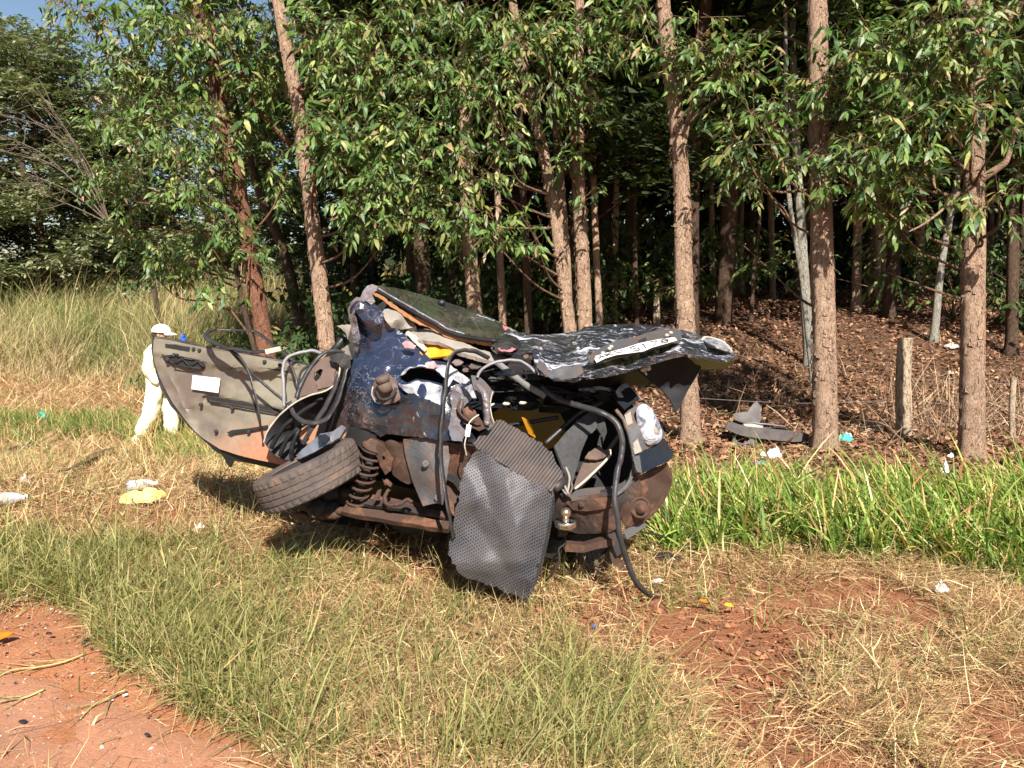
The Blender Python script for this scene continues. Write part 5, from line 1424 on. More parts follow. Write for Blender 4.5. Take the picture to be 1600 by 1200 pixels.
# underside board and seal below its near edge
patch("roof_lining_edge", [(580, 461), (586, 458), (594, 459), (604, 467), (613, 474), (628, 484), (645, 494), (658, 499), (670, 503), (682, 510), (694, 518), (706, 523), (718, 528), (740, 531), (769, 535), (771, 541), (746, 538), (725, 534), (708, 530), (694, 526), (684, 520), (673, 513), (660, 508), (648, 503), (640, 499), (628, 490), (615, 482), (602, 472), (590, 464)],
      [(580, 461, 4.220), (613, 477, 4.160), (645, 497, 4.120), (694, 521, 4.060), (770, 538, 3.990)], M_BOARD, car, 4, amp=0.02, freq=3, seed=61, thick=0.012, rag=0.7)
mb = MB(); mb.tube([P(588, 453, 4.210), P(606, 464, 4.180), P(638, 483, 4.120), P(662, 497, 4.085), P(680, 506, 4.060), P(697, 517, 4.040), P(724, 526, 4.010), P(775, 533, 3.960)], 0.011, 8, smooth_n=6); mb.build("roof_seal", M_RUBBER, roof)
mb = MB(); mb.tube([P(590, 450, 4.210), P(608, 461, 4.180), P(640, 479, 4.120), P(664, 493, 4.085), P(684, 504, 4.050), P(700, 514, 4.030), P(726, 522, 4.010)], 0.006, 6, smooth_n=6); mb.build("roof_gutter", M_SILVER, roof)
mb = MB(); c = P(690, 473, 4.490); mb.ball(c, 0.024, 0.024, 0.020, 8, 12); mb.tube([c + np.array([0.015, 0, -0.015]), P(696, 486, 4.430)], [0.008, 0.005], 6); mb.build("antenna_base", M_PLASTIC, roof)
patch("red_scrape", [(762, 497), (780, 504), (796, 512), (788, 515), (772, 507)], [(762, 497, 4.850), (796, 512, 4.550), (772, 507, 4.630)], bpy.data.materials["red_smear"], roof, 4, thick=0.002, rag=0.7, seed=4)
patch("white_scrape", [(744, 491), (764, 497), (790, 509), (806, 517), (798, 518), (776, 511), (752, 498)], [(744, 491, 4.870), (806, 517, 4.530), (776, 511, 4.580)], M_WHITEM, roof, 4, thick=0.002, rag=0.7, seed=5)

# ---- cabin: head rest, limp airbag, orange seat
patch("headrest", [(597, 488), (601, 483), (608, 482), (622, 487), (636, 494), (646, 503), (650, 510), (640, 513), (626, 515), (612, 512), (602, 500)],
      [(597, 488, 4.14), (608, 482, 4.20), (640, 497, 4.20), (650, 510, 4.16), (620, 498, 4.07), (626, 515, 4.14)], M_BEIGE, car, 5, amp=0.03, seed=68, thick=0.05)
patch("airbag", [(632, 522), (640, 516), (652, 514), (668, 514), (682, 516), (698, 521), (714, 530), (730, 538), (748, 546), (768, 551), (790, 558), (794, 562), (780, 566), (758, 562), (738, 556), (716, 550), (702, 541), (686, 534), (664, 532), (648, 533), (640, 529)],
      [(632, 522, 4.16), (668, 514, 4.18), (714, 530, 4.08), (790, 560, 3.96), (758, 562, 3.90), (702, 541, 3.99), (648, 533, 4.06), (668, 523, 4.08), (730, 546, 3.96)], M_BEIGE, car, 4, amp=0.07, freq=3.0, seed=69, thick=0.02, rag=.5, bump_amp=.03)
patch("seat_cover", [(655, 540), (668, 536), (684, 534), (698, 537), (714, 548), (706, 553), (698, 556), (680, 558), (668, 560), (656, 552)], [(655, 540, 4.06), (684, 534, 4.06), (714, 548, 3.98), (668, 560, 3.98)], M_YELLOW, car, 5, amp=0.04, freq=3, seed=70, thick=0.01)
patch("seat_back", [(766, 648), (780, 638), (850, 632), (872, 640), (884, 662), (872, 690), (852, 700), (800, 690), (768, 672)], [(766, 648, 4.5), (850, 632, 4.6), (884, 670, 4.4), (800, 690, 4.3)], M_YELLOW, car, 9, amp=0.03, seed=71, thick=0.02)
mb = MB(); mb.tube([P(768, 668, 4.15), P(800, 664, 4.12), P(850, 656, 4.1), P(872, 652, 4.1)], 0.012, 6, smooth_n=4); mb.build("seat_bar", M_PLASTIC, car)
patch("seat_strap", [(815, 652), (824, 656), (832, 670), (836, 684), (826, 678)], [(815, 652, 4.02), (824, 656, 4.0), (836, 684, 4.0)], M_YELLOW, car, 4, thick=0.004)
patch("lining_strip", [(652, 527), (660, 534), (668, 546), (664, 549), (655, 541), (644, 531), (634, 519), (638, 517)], [(652, 527, 4.08), (668, 548, 4.0), (634, 519, 4.08)], M_PALE, car, 4, thick=0.004, rag=.5)
# loose pale headlining beyond the pillar and the dark frame bar
patch("torn_headlining", [(526, 509), (538, 508), (551, 506), (557, 516), (557, 548), (551, 562), (540, 560), (528, 551), (538, 543), (547, 536), (541, 522), (534, 514)], [(526, 509, 4.40), (551, 507, 4.28), (556, 548, 4.28), (530, 551, 4.44)], M_PALE, car, 4, amp=0.03, seed=72, thick=0.004, rag=0.6)
mb = MB(); mb.tube([P(497, 580, 4.50), P(520, 550, 4.48), P(541, 524, 4.45)], [0.02, 0.024, 0.024], 6); mb.build("window_frame_bar", M_PLASTIC, car)

# ---- tailgate, torn up and folded flat over the top
tail = patch("tailgate", [(769, 545), (771, 535), (778, 526), (789, 520), (800, 517), (812, 519), (830, 522), (850, 523), (866, 522), (885, 520), (905, 517), (912, 511), (929, 509), (950, 507), (975, 506), (1002, 507), (1020, 508), (1037, 510), (1054, 513), (1069, 516), (1099, 525), (1128, 530), (1138, 538), (1146, 548), (1149, 559), (1132, 563), (1104, 559), (1069, 553), (1052, 556), (1037, 560), (1016, 567), (994, 574), (975, 580), (955, 584), (932, 587), (906, 590), (898, 595), (885, 592), (864, 592), (855, 585), (842, 582), (837, 571), (833, 556), (831, 547), (817, 550), (806, 552), (791, 550), (776, 550)],
      [(769, 540, 3.96), (789, 520, 4.25), (812, 519, 4.38), (866, 521, 4.42), (912, 511, 4.45), (975, 506, 4.50), (1037, 510, 4.42), (1099, 525, 4.25), (1146, 548, 4.02), (1132, 563, 3.86), (1069, 553, 3.76), (1016, 567, 3.68), (955, 584, 3.62), (906, 590, 3.62), (864, 592, 3.66), (837, 571, 3.76), (831, 548, 3.90), (791, 550, 3.92), (870, 560, 3.95), (930, 562, 3.86), (1000, 545, 4.0), (1060, 532, 4.06), (920, 540, 4.12)],
      M_GATE, car, 3.6, amp=0.1275, freq=2.6, seed=82, thick=0.012, bump_amp=0.10)
patch("crumpled_lip", [(838, 573), (842, 562), (852, 568), (858, 580), (872, 574), (892, 573), (908, 570), (912, 582), (900, 590), (886, 592), (866, 594), (852, 586)], [(838, 573, 3.72), (872, 574, 3.66), (912, 576, 3.62), (866, 594, 3.61)], M_GREYDUST, tail, 5, amp=0.04, freq=3, seed=83, thick=0.006)
patch("dented_lobe", [(770, 540), (776, 528), (790, 521), (806, 526), (815, 536), (808, 546), (792, 550), (776, 548)], [(770, 540, 3.90), (790, 521, 4.18), (815, 536, 4.02), (792, 550, 3.85), (793, 535, 3.92)], M_BLACK, tail, 5, amp=0.06, freq=3.5, seed=84, thick=0.006)
patch("red_paint_smear", [(778, 544), (792, 540), (806, 545), (800, 549), (784, 549)], [(778, 544, 3.87), (806, 545, 3.86), (792, 549, 3.83)], bpy.data.materials["red_smear"], tail, 4, thick=0.002, rag=0.7, seed=7)
# the recess for the number plate and the bent plate in it
patch("plate_recess", [(918, 560), (928, 549), (944, 541), (960, 533), (976, 529), (995, 526), (1012, 519), (1035, 515), (1056, 514), (1066, 518), (1064, 528), (1058, 534), (1030, 542), (1000, 551), (960, 560), (932, 568), (922, 566)],
      [(918, 560, 3.72), (960, 533, 3.93), (1012, 519, 4.05), (1064, 520, 4.02), (1058, 534, 3.86), (1000, 551, 3.74), (932, 568, 3.66)], M_GREYDUST, tail, 5, amp=0.012, seed=85, thick=0.004)
patch("plate_light_slot", [(997, 532), (1009, 527), (1011, 531), (999, 537)], [(997, 532, 3.84), (1009, 527, 3.88), (999, 537, 3.82)], M_VOID, tail, 4, thick=0.002)
for (u, v, d) in [(955, 542, 3.80), (952, 545, 3.79), (1048, 520, 3.93), (1042, 524, 3.91), (942, 552, 3.74)]:
    mb = MB(); mb.ball(P(u, v, d), 0.012, 0.012, 0.009, 5, 8, jit=0.3, seed=u); mb.build("plate_clip", M_PALE, tail)
PL = [(929, 561), (931, 556), (945, 552), (975, 544), (1000, 536), (1030, 530), (1054, 527), (1058, 531), (1042, 536), (1020, 542), (1006, 548), (985, 551), (962, 554), (946, 559), (932, 566)]
PLD = [(929, 562, 3.645), (931, 556, 3.69), (1054, 527, 3.83), (1058, 531, 3.81), (1000, 536, 3.765), (1006, 548, 3.69), (962, 554, 3.67), (945, 552, 3.71)]
plate = patch("licence_plate", PL, PLD, M_PLATE, tail, 4, seed=86, thick=0.003)
def plate_text():
    """embossed characters following the bent plate: strokes laid out on the plate's own length and height"""
    G = {'A': [[(0, 0), (.5, 1), (1, 0)], [(.2, .4), (.8, .4)]], 'K': [[(0, 0), (0, 1)], [(1, 1), (0, .5), (1, 0)]], 'V': [[(0, 1), (.5, 0), (1, 1)]],
         '5': [[(1, 1), (0, 1), (0, .55), (.8, .55), (1, .4), (1, .15), (.8, 0), (0, 0)]], '1': [[(.3, .8), (.55, 1), (.55, 0)]], '7': [[(0, 1), (1, 1), (.4, 0)]],
         '8': [[(.2, .5), (0, .7), (.2, 1), (.8, 1), (1, .7), (.8, .5), (.2, .5), (0, .25), (.2, 0), (.8, 0), (1, .25), (.8, .5)]]}
    f = tps(PLD)
    up = catmull([np.array(p + (0,), float) for p in [(931, 556), (945, 552), (975, 544), (1000, 536), (1030, 530), (1054, 527)]], [1] * 6, 8)[0]
    lo = catmull([np.array(p + (0,), float) for p in [(932, 566), (946, 559), (962, 554), (985, 551), (1006, 548), (1020, 542), (1042, 536), (1058, 531)]], [1] * 8, 8)[0]
    up = np.array(up)[:, :2]; lo = np.array(lo)[:, :2]
    def at(s, t):
        a = np.array([np.interp(s, np.linspace(0, 1, len(up)), up[:, k]) for k in (0, 1)]); b = np.array([np.interp(s, np.linspace(0, 1, len(lo)), lo[:, k]) for k in (0, 1)])
        q = b + (a - b) * t
        return P(q[0], q[1], float(f(np.array([q]))[0]) - 0.005)
    x = 0.07
    for ch in "AKV-5178":
        if ch == '-': x += 0.05; continue
        w = 0.075
        mb = MB()
        for st in G[ch]:
            mb.tube([at(x + a * w, 0.18 + 0.64 * b) for a, b in st], 0.0032, 5)
        mb.build("plate_character", M_INK, tail if False else plate.parent)
        x += 0.115
plate_text()
# lamp lens still set in the tailgate's far end
patch("tailgate_lamp_rim", [(1095, 530), (1100, 525), (1112, 526), (1128, 531), (1138, 539), (1145, 548), (1138, 549), (1120, 544), (1104, 538)], [(1095, 530, 4.13), (1112, 526, 4.15), (1145, 548, 3.95), (1120, 544, 3.97)], M_PALE, tail, 4, seed=88, thick=0.006)
patch("tailgate_lamp_lens", [(1099, 531), (1103, 527), (1112, 528), (1127, 533), (1136, 540), (1142, 547), (1136, 547), (1120, 542), (1106, 536)], [(1099, 531, 4.10), (1112, 528, 4.12), (1142, 547, 3.93), (1120, 541, 3.90)], M_LENS, tail, 3.5, amp=0.03, freq=5, seed=89, thick=0.006)
# inside of the gate: black flap hanging at the far end, olive return edge
patch("inner_flap", [(992, 576), (1010, 569), (1029, 562), (1052, 556), (1069, 554), (1090, 566), (1096, 574), (1086, 592), (1076, 608), (1066, 628), (1057, 646), (1052, 636), (1048, 626), (1037, 612), (1016, 596)],
      [(992, 576, 3.80), (1069, 555, 3.86), (1096, 572, 3.98), (1056, 646, 3.92), (1030, 600, 3.95)], M_DULL, tail, 6, amp=0.03, freq=2, seed=90, thick=0.006)
patch("inner_edge", [(1066, 553), (1104, 560), (1132, 564), (1149, 561), (1146, 569), (1128, 576), (1110, 578), (1092, 576), (1082, 564)], [(1066, 553, 3.80), (1149, 561, 3.95), (1128, 576, 4.05), (1092, 576, 4.0)], M_OLIVE2, tail, 5, seed=91, thick=0.006)
mb = MB(); mb.ball(P(1006, 577, 3.74), 0.016, 0.012, 0.014, 5, 8, jit=0.4); mb.ball(P(1013, 575, 3.74), 0.013, jit=0.4); mb.tube([P(1008, 580, 3.73), P(1010, 586, 3.73)], 0.005, 6); mb.build("gate_latch", M_PALE, tail)
patch("gate_inner_skin", [(834, 575), (860, 594), (900, 598), (960, 588), (1000, 578), (1040, 580), (1010, 600), (960, 606), (900, 612), (850, 604)], [(834, 575, 3.86), (900, 596, 3.80), (1040, 575, 4.0), (960, 606, 4.35), (850, 604, 4.3)], M_DULL, tail, 8, amp=0.05, seed=92)

# ---- right tail lamp cluster and the end of the bumper
lamp = patch("tail_lamp", [(975, 648), (982, 641), (1003, 629), (1012, 633), (1024, 652), (1034, 668), (1040, 678), (1036, 685), (1018, 696), (1001, 707), (991, 711), (985, 684)],
             [(975, 648, 3.84), (1003, 629, 3.88), (1040, 680, 3.92), (991, 711, 3.76), (1008, 664, 3.79)], M_GREYDUST, car, 5, seed=100, thick=0.02)
patch("lamp_side_strip", [(976, 649), (985, 643), (991, 670), (1003, 705), (992, 710), (985, 684)], [(976, 649, 3.81), (985, 643, 3.81), (1003, 705, 3.75), (992, 710, 3.74)], M_BEIGE, lamp, 5, seed=101, thick=0.012)
def lens():
    c = P(1013, 663, 3.80)
    u1 = (P(1024, 690, 3.80) - P(1004, 634, 3.80)); a = u1 / np.linalg.norm(u1)
    n = -FWD + 0.25 * RGT; b = np.cross(n, a); b /= np.linalg.norm(b); n = np.cross(a, b)
    def ell(name, off, ra, rb, depth, m_, k, sq=2.6):
        V = []; F = []; rings = 9; m = 32
        for i in range(rings + 1):
            r = i / rings
            for j in range(m):
                t = 2 * math.pi * j / m
                e = (abs(math.cos(t)) ** sq + abs(math.sin(t)) ** sq) ** (-1 / sq)
                V.append(c + off + a * (ra * r * e * math.cos(t)) + b * (rb * r * e * math.sin(t)) * (1 + 0.18 * math.cos(t)) + n * (depth * (1 - r ** 2.5) + k * math.sin(r * 30)))
        for i in range(rings):
            for j in range(m): F.append((i * m + j, i * m + (j + 1) % m, (i + 1) * m + (j + 1) % m, (i + 1) * m + j))
        mb = MB(); mb.add(V, F); return mb.build(name, m_, lamp)
    ell("lamp_lens", n * 0.004, 0.104, 0.056, 0.026, M_LENS, 0.003)
    ell("reflector_bowl", n * 0.014 + a * 0.026 + b * -0.004, 0.054, 0.040, 0.022, M_LENS, 0.004, 2.0)
    ell("bulb_mark", n * 0.034 + a * 0.034 + b * 0.010, 0.020, 0.013, 0.006, M_BEIGE, 0.001, 2.0)
lens()
patch("panel_above_lamp", [(960, 622), (964, 608), (974, 600), (984, 600), (992, 612), (1000, 624), (988, 630), (976, 640), (968, 632)], [(960, 622, 3.90), (978, 600, 3.95), (1000, 624, 3.92), (976, 640, 3.84)], M_GLOSS, car, 5, amp=0.02, seed=103)
patch("bent_tab", [(962, 612), (968, 603), (978, 598), (983, 604), (976, 606), (970, 612), (974, 620), (966, 620)], [(962, 612, 3.89), (983, 604, 3.90), (974, 620, 3.86)], M_WHITEM, car, 3, amp=0.03, freq=5, seed=104, thick=0.004)
patch("bumper_end", [(990, 713), (1002, 708), (1020, 697), (1038, 685), (1046, 698), (1053, 710), (1049, 716), (1045, 721), (1024, 730), (1003, 740), (993, 738)], [(990, 713, 3.74), (1038, 685, 3.88), (1053, 710, 3.92), (1003, 740, 3.72)], M_GLOSS, car, 5, amp=0.01, seed=105, thick=0.015)
patch("bumper_end_rib", [(989, 714), (999, 711), (1003, 739), (994, 737)], [(989, 714, 3.72), (999, 711, 3.71), (1003, 739, 3.70)], M_GREYDUST, car, 5, seed=106, thick=0.008)
inner_w = patch("inner_wing", [(992, 740), (1004, 742), (1024, 732), (1044, 724), (1050, 740), (1050, 756), (1044, 772), (1034, 790), (1020, 806), (1004, 818), (978, 822), (968, 804), (975, 790), (988, 774), (996, 756)],
      [(992, 740, 3.78), (1044, 724, 3.98), (1050, 756, 4.04), (1020, 806, 3.92), (978, 822, 3.80), (1010, 770, 3.86), (1000, 750, 3.84)], M_RUST, car, 5, amp=0.10, freq=2.0, seed=107, thick=0.008)
mb = MB(); c = P(1000, 793, 3.80); mb.lathe(c, -FWD * 0.95 + UPV * 0.1 + RGT * 0.2, [(0.055, -0.02), (0.055, 0.008), (0.042, 0.012), (0.042, 0.004), (0.028, 0.006), (0.026, 0.035), (0.0, 0.04)], 20); mb.build("spring_cup", M_RUST, inner_w)
patch("lower_wing_sheet", [(974, 830), (990, 820), (1006, 816), (1012, 820), (996, 832), (980, 843)], [(974, 830, 3.80), (1010, 818, 3.92), (980, 843, 3.80)], M_GREYDUST, car, 5, seed=108)

# ---- rear panel, boot sill, bumper beam, tow bar
patch("rear_panel", [(857, 762), (866, 766), (880, 772), (892, 778), (920, 774), (945, 771), (960, 770), (972, 764), (984, 752), (992, 742), (1000, 750), (994, 768), (984, 788), (974, 806), (966, 824), (954, 832), (930, 834), (905, 834), (880, 828), (862, 812), (854, 790)],
      [(857, 762, 3.80), (892, 778, 3.74), (960, 770, 3.74), (1000, 748, 3.78), (966, 824, 3.80), (905, 834, 3.84), (858, 800, 3.82), (920, 800, 3.75)], M_RUSTB, car, 6, amp=0.04, freq=2.2, seed=110, thick=0.008)
patch("boot_sill", [(889, 775), (900, 766), (914, 763), (936, 761), (956, 760), (972, 754), (984, 744), (988, 750), (976, 764), (958, 771), (930, 774), (905, 778), (893, 781)], [(889, 777, 3.73), (914, 763, 3.80), (956, 760, 3.80), (986, 746, 3.80), (958, 771, 3.72), (905, 778, 3.715)], M_GREYDUST, car, 5, seed=111, thick=0.01)
patch("sill_slot", [(939, 765), (949, 764), (949, 768), (939, 769)], [(939, 765, 3.755), (949, 764, 3.755), (944, 769, 3.745)], M_VOID, car, 4, thick=0.002)
patch("rear_panel_swage", [(884, 785), (905, 781), (940, 778), (958, 776), (960, 790), (940, 796), (915, 799), (895, 797)], [(884, 785, 3.725), (958, 776, 3.725), (960, 790, 3.735), (900, 797, 3.735), (925, 788, 3.705)], M_RUST, car, 5, amp=0.01, seed=112, thick=0.006)
for (u, v) in [(909, 788), (884, 800)]:
    mb = MB(); mb.lathe(P(u, v, 3.712), -FWD, [(0.015, 0), (0.015, 0.004), (0.011, 0.006), (0.0, 0.006)], 14); mb.build("panel_plug", M_RUSTB, car)
mb = MB()
for (a, b, r) in [((884, 853, 3.82), (958, 845, 3.80), 0.026)]:
    mb.tube([P(*a), P(912, 855, 3.80), P(936, 848, 3.79), P(*b)], r, prof=[(-1.1, -.7), (1.1, -.7), (1.1, .7), (-1.1, .7)])
mb.build("bumper_beam", M_RUST, car, shade=False)
mb = MB(); mb.tube([P(945, 862, 3.84), P(972, 884, 3.86)], 0.018, prof=[(-1, -1), (1, -1), (1, 1), (-1, 1)]); mb.build("beam_bracket", M_RUST, car, shade=False)
mb = MB(); mb.tube([P(952, 830, 3.84), P(958, 848, 3.82), P(966, 866, 3.83)], 0.022, prof=[(-1, -.6), (1, -.6), (1, .6), (-1, .6)]); mb.build("beam_bracket", M_DARKM, car, shade=False)
patch("silencer", [(850, 846), (862, 842), (880, 846), (878, 862), (872, 874), (856, 872), (848, 864)], [(850, 846, 3.86), (880, 846, 3.82), (872, 874, 3.84), (864, 858, 3.80)], M_DARKM, car, 5, seed=114, thick=0.05)
mb = MB(); mb.tube([P(884, 838, 3.74), P(882, 850, 3.73), P(873, 858, 3.73), P(874, 874, 3.73), P(866, 892, 3.74), P(853, 907, 3.78)], 0.005, 6, smooth_n=5); mb.build("safety_hook", M_DARKM, car)
hitch = None
mb = MB(); mb.tube([P(880, 826, 3.67), P(878, 832, 3.80), P(880, 830, 4.3)], 0.022, prof=[(-1, -1), (1, -1), (1, 1), (-1, 1)]); hitch = mb.build("tow_bar", M_DARKM, car, shade=False)
ballaxis = np.array([-0.02, -0.03, 1.0]); b0 = P(884, 822, 3.64)
mb = MB(); mb.lathe(b0, ballaxis, [(0.0, -0.002), (0.050, -0.002), (0.053, 0.004), (0.053, 0.026), (0.050, 0.031), (0.0, 0.031)], 28); mb.build("hitch_plate", M_CHROME, hitch)
mb = MB(); prof = [(0.017, 0.03), (0.015, 0.042)] + [(0.0265 * math.sin(t), 0.066 - 0.0265 * math.cos(t)) for t in np.linspace(0.6, math.pi, 10)]; mb.lathe(b0, ballaxis, prof, 24); mb.build("tow_ball", M_BRASS, hitch)

# ---- boot carpet pulled out, broken board
patch("boot_carpet", [(866, 697), (874, 688), (886, 674), (899, 661), (914, 648), (928, 640), (931, 654), (932, 669), (926, 676), (919, 680), (914, 692), (908, 706), (904, 722), (899, 738), (895, 752), (888, 746), (880, 732), (874, 716)],
      [(866, 697, 3.78), (899, 661, 3.90), (928, 640, 4.0), (932, 668, 3.95), (908, 706, 3.86), (895, 752, 3.74), (885, 700, 3.80)], M_CARPET, car, 6, amp=0.05, freq=1.8, seed=120, thick=0.012)
patch("boot_carpet", [(928, 640), (938, 644), (944, 651), (946, 662), (949, 674), (943, 690), (941, 702), (936, 696), (940, 680), (932, 668), (930, 654)], [(928, 640, 4.0), (946, 655, 4.05), (941, 700, 4.05), (932, 668, 3.98)], M_CARPET, car, 6, amp=0.04, freq=2, seed=121, thick=0.012)
mb = MB(); mb.tube([P(852, 693, 3.96), P(880, 668, 4.0), P(905, 646, 4.02), P(926, 636, 4.02), P(946, 626, 4.05)], 0.012, 6, smooth_n=4); mb.build("carpet_edge", M_STRIP, car)
patch("broken_board", [(896, 764), (899, 752), (906, 735), (913, 718), (919, 707), (932, 710), (942, 704), (954, 706), (952, 714), (944, 724), (930, 738), (916, 752), (906, 762)], [(896, 764, 3.80), (919, 707, 3.95), (954, 708, 3.92), (930, 738, 3.84)], M_PINKD, car, 5, amp=0.03, seed=122, thick=0.012)
mb = MB(); mb.tube([P(898, 764, 3.78), P(912, 753, 3.79), P(930, 736, 3.82), P(944, 722, 3.85), P(953, 711, 3.88), P(953, 703, 3.90)], 0.007, 6, smooth_n=3); mb.build("board_edge", M_PALE, car)
patch("torn_board_flap", [(914, 716), (920, 706), (930, 700), (936, 698), (944, 703), (953, 703), (952, 709), (940, 716), (928, 718)], [(914, 716, 3.88), (936, 698, 3.92), (952, 706, 3.88), (928, 718, 3.86)], M_PINKD, car, 4, rag=0.8, amp=0.05, freq=3, seed=123, thick=0.006)
for k, pts in enumerate([[(884, 730, 3.76), (890, 748, 3.74), (886, 772, 3.72)], [(892, 752, 3.73), (894, 762, 3.72), (888, 776, 3.71)], [(864, 752, 3.70), (876, 762, 3.71), (886, 774, 3.71)], [(866, 744, 3.72), (880, 756, 3.72), (888, 772, 3.71)]]):
    mb = MB(); mb.tube([P(*p) for p in pts], 0.006, 6, smooth_n=4); mb.build("bent_edge_strip", [M_BEIGE, M_GREYDUST, M_SILVER, M_BEIGE][k], car)
# dark clutter and shards in the hollow under the tailgate
rgc = np.random.default_rng(9)
for k in range(44):
    u = rgc.uniform(735, 965); v = rgc.uniform(560, 640) if u < 860 else rgc.uniform(600, 650); d = rgc.uniform(4.0, 4.3) - 0.15 * (v < 585)
    q = [(u + rgc.uniform(10, 30) * math.cos(a) * 1.3, v + rgc.uniform(3, 9) * math.sin(a)) for a in np.linspace(0, 6.28, 6)[:-1]]
    patch("sheet_fragment", q, [(u, v, d), (u + 20, v, d + rgc.normal(0, .1)), (u, v + 10, d - rgc.uniform(0, .1))], [M_PLASTIC, M_VOID, M_GLOSS, M_DARKM, M_NAVY_LOW][k % 5], car, 8, amp=0.03, freq=3, seed=200 + k)
for k, (u, v, w, h, mm) in enumerate([(772, 592, 22, 7, M_GREYDUST), (784, 590, 14, 5, M_PALE), (742, 572, 24, 10, M_GREYDUST), (716, 566, 18, 9, M_SILVER), (728, 578, 12, 6, M_PINKD), (822, 556, 10, 8, M_PINKD), (748, 560, 26, 6, M_BEIGE), (700, 560, 14, 5, M_GREYDUST), (770, 632, 10, 4, M_PALE), (792, 630, 14, 4, M_PALE), (817, 629, 13, 4, M_PALE), (780, 662, 16, 5, M_PALE)]):
    q = [(u + w / 2 * math.cos(a) * rgc.uniform(.7, 1.2), v + h / 2 * math.sin(a) * rgc.uniform(.7, 1.3)) for a in np.linspace(0, 6.28, 7)[:-1]]
    patch("sheet_fragment", q, [(u, v, 3.92), (u + 10, v, 3.94), (u, v + 8, 3.88)], mm, car, 4, amp=0.02, freq=4, seed=240 + k, thick=0.005)

# ---- hoses, belts and rubber seals dangling everywhere
SEAL = [(-1, -.45), (-.6, -.6), (-.3, -.3), (0, -.55), (.3, -.3), (.6, -.6), (1, -.45), (1, .3), (-1, .3)]
def strip(name, pts, r, m, parent=None, seg=8, flat=None, n=7, up=(0, -1, 0.2)):
    mb = MB(); pr = None
    if flat: pr = [(x, y * flat * 0.8) for x, y in SEAL]
    q, rr = catmull([P(*p) for p in pts], [r * (0.72 if flat else 0.8)] * len(pts), n)
    sd = int(pts[0][0] * 7 + pts[0][1]); t = np.arange(len(q))
    wob = np.c_[vnoise(t * .35, t * 0, sd), vnoise(t * .35, t * 0, sd + 1), vnoise(t * .35, t * 0, sd + 2)] - .5
    q = [a + w * r * 0.32 * min(1, i, len(q) - 1 - i) for i, (a, w) in enumerate(zip(q, wob))]
    rr = [a * (0.90 + .2 * float(vnoise(i * .5, 0, sd + 5))) for i, a in enumerate(rr)]
    mb.tube(q, rr, seg, prof=pr, up=up); return mb.build(name, m, parent or car)
gpe = gp(1032, 938); de = project(gpe + np.array([0, 0, .012]))[2]
strip("rubber_seal", [(845, 604, 3.90), (870, 622, 3.86), (900, 632, 3.80), (930, 641, 3.75), (955, 653, 3.72), (969, 672, 3.70), (973, 694, 3.69), (968, 722, 3.68), (962, 752, 3.66), (961, 782, 3.64), (966, 820, 3.64), (975, 862, 3.66), (988, 897, 3.70), (1005, 922, de - 0.12), (1034, 940, de - 0.005)], 0.019, M_STRIP, flat=0.7)
strip("rubber_seal", [(962, 640, 3.82), (976, 660, 3.78), (986, 690, 3.76), (990, 722, 3.75), (986, 746, 3.74), (974, 764, 3.73), (958, 776, 3.71)], 0.012, M_GREYDUST, flat=0.7)
strip("seat_belt", [(776, 566, 3.88), (800, 584, 3.86), (824, 602, 3.86), (852, 620, 3.87)], 0.020, plain("belt_webbing", (0.15, 0.145, 0.14), 0.8, 0.2, 30, 0.5), flat=0.15, n=5)
strip("rubber_seal", [(764, 560, 3.78), (745, 550, 3.72), (726, 547, 3.68), (712, 551, 3.66), (703, 563, 3.65), (698, 590, 3.64), (695, 622, 3.63), (691, 660, 3.62), (689, 700, 3.62), (692, 740, 3.61), (697, 775, 3.60), (703, 806, 3.60), (709, 842, 3.64)], 0.0145, M_STRIP, flat=0.8)
strip("hose", [(746, 590, 3.78), (752, 578, 3.78), (768, 568, 3.78), (790, 563, 3.79), (812, 564, 3.80), (826, 572, 3.80), (838, 583, 3.78)], 0.009, M_GREYTUBE)
strip("hose", [(796, 560, 3.84), (815, 563, 3.82), (832, 575, 3.80), (842, 586, 3.78)], 0.008, M_RUBBER)
strip("wiring", [(748, 648, 3.64), (738, 655, 3.62), (732, 664, 3.61), (729, 680, 3.60), (726, 695, 3.60), (729, 712, 3.62)], 0.004, M_PALE)
mb = MB(); mb.tube([P(733, 664, 3.61), P(730, 682, 3.60)], 0.010, prof=[(-1, -.6), (1, -.6), (1, .6), (-1, .6)]); mb.build("wiring_plug", M_WHITE, car, shade=False)
strip("wire", [(770, 612, 3.72), (766, 630, 3.70), (768, 648, 3.68), (772, 660, 3.68)], 0.003, M_PALE)
for k in range(7):
    u = rgc.uniform(745, 850); v = rgc.uniform(575, 610)
    strip("wire", [(u, v, 3.95), (u + rgc.uniform(20, 60), v + rgc.uniform(-14, 14), 3.92), (u + rgc.uniform(60, 110), v + rgc.uniform(-6, 26), 3.98)], 0.004, [M_RUBBER, M_PLASTIC, M_DARKM][k % 3])
strip("wire", [(999, 624, 3.90), (1018, 626, 3.95), (1040, 625, 4.0)], 0.0015, M_WIRE)
strip("wire", [(981, 600, 3.93), (992, 612, 3.93), (1003, 624, 3.93)], 0.0015, M_PALE)
strip("wire", [(1004, 832, 3.90), (1022, 834, 4.0), (1040, 840, 4.1)], 0.007, M_DARKM)

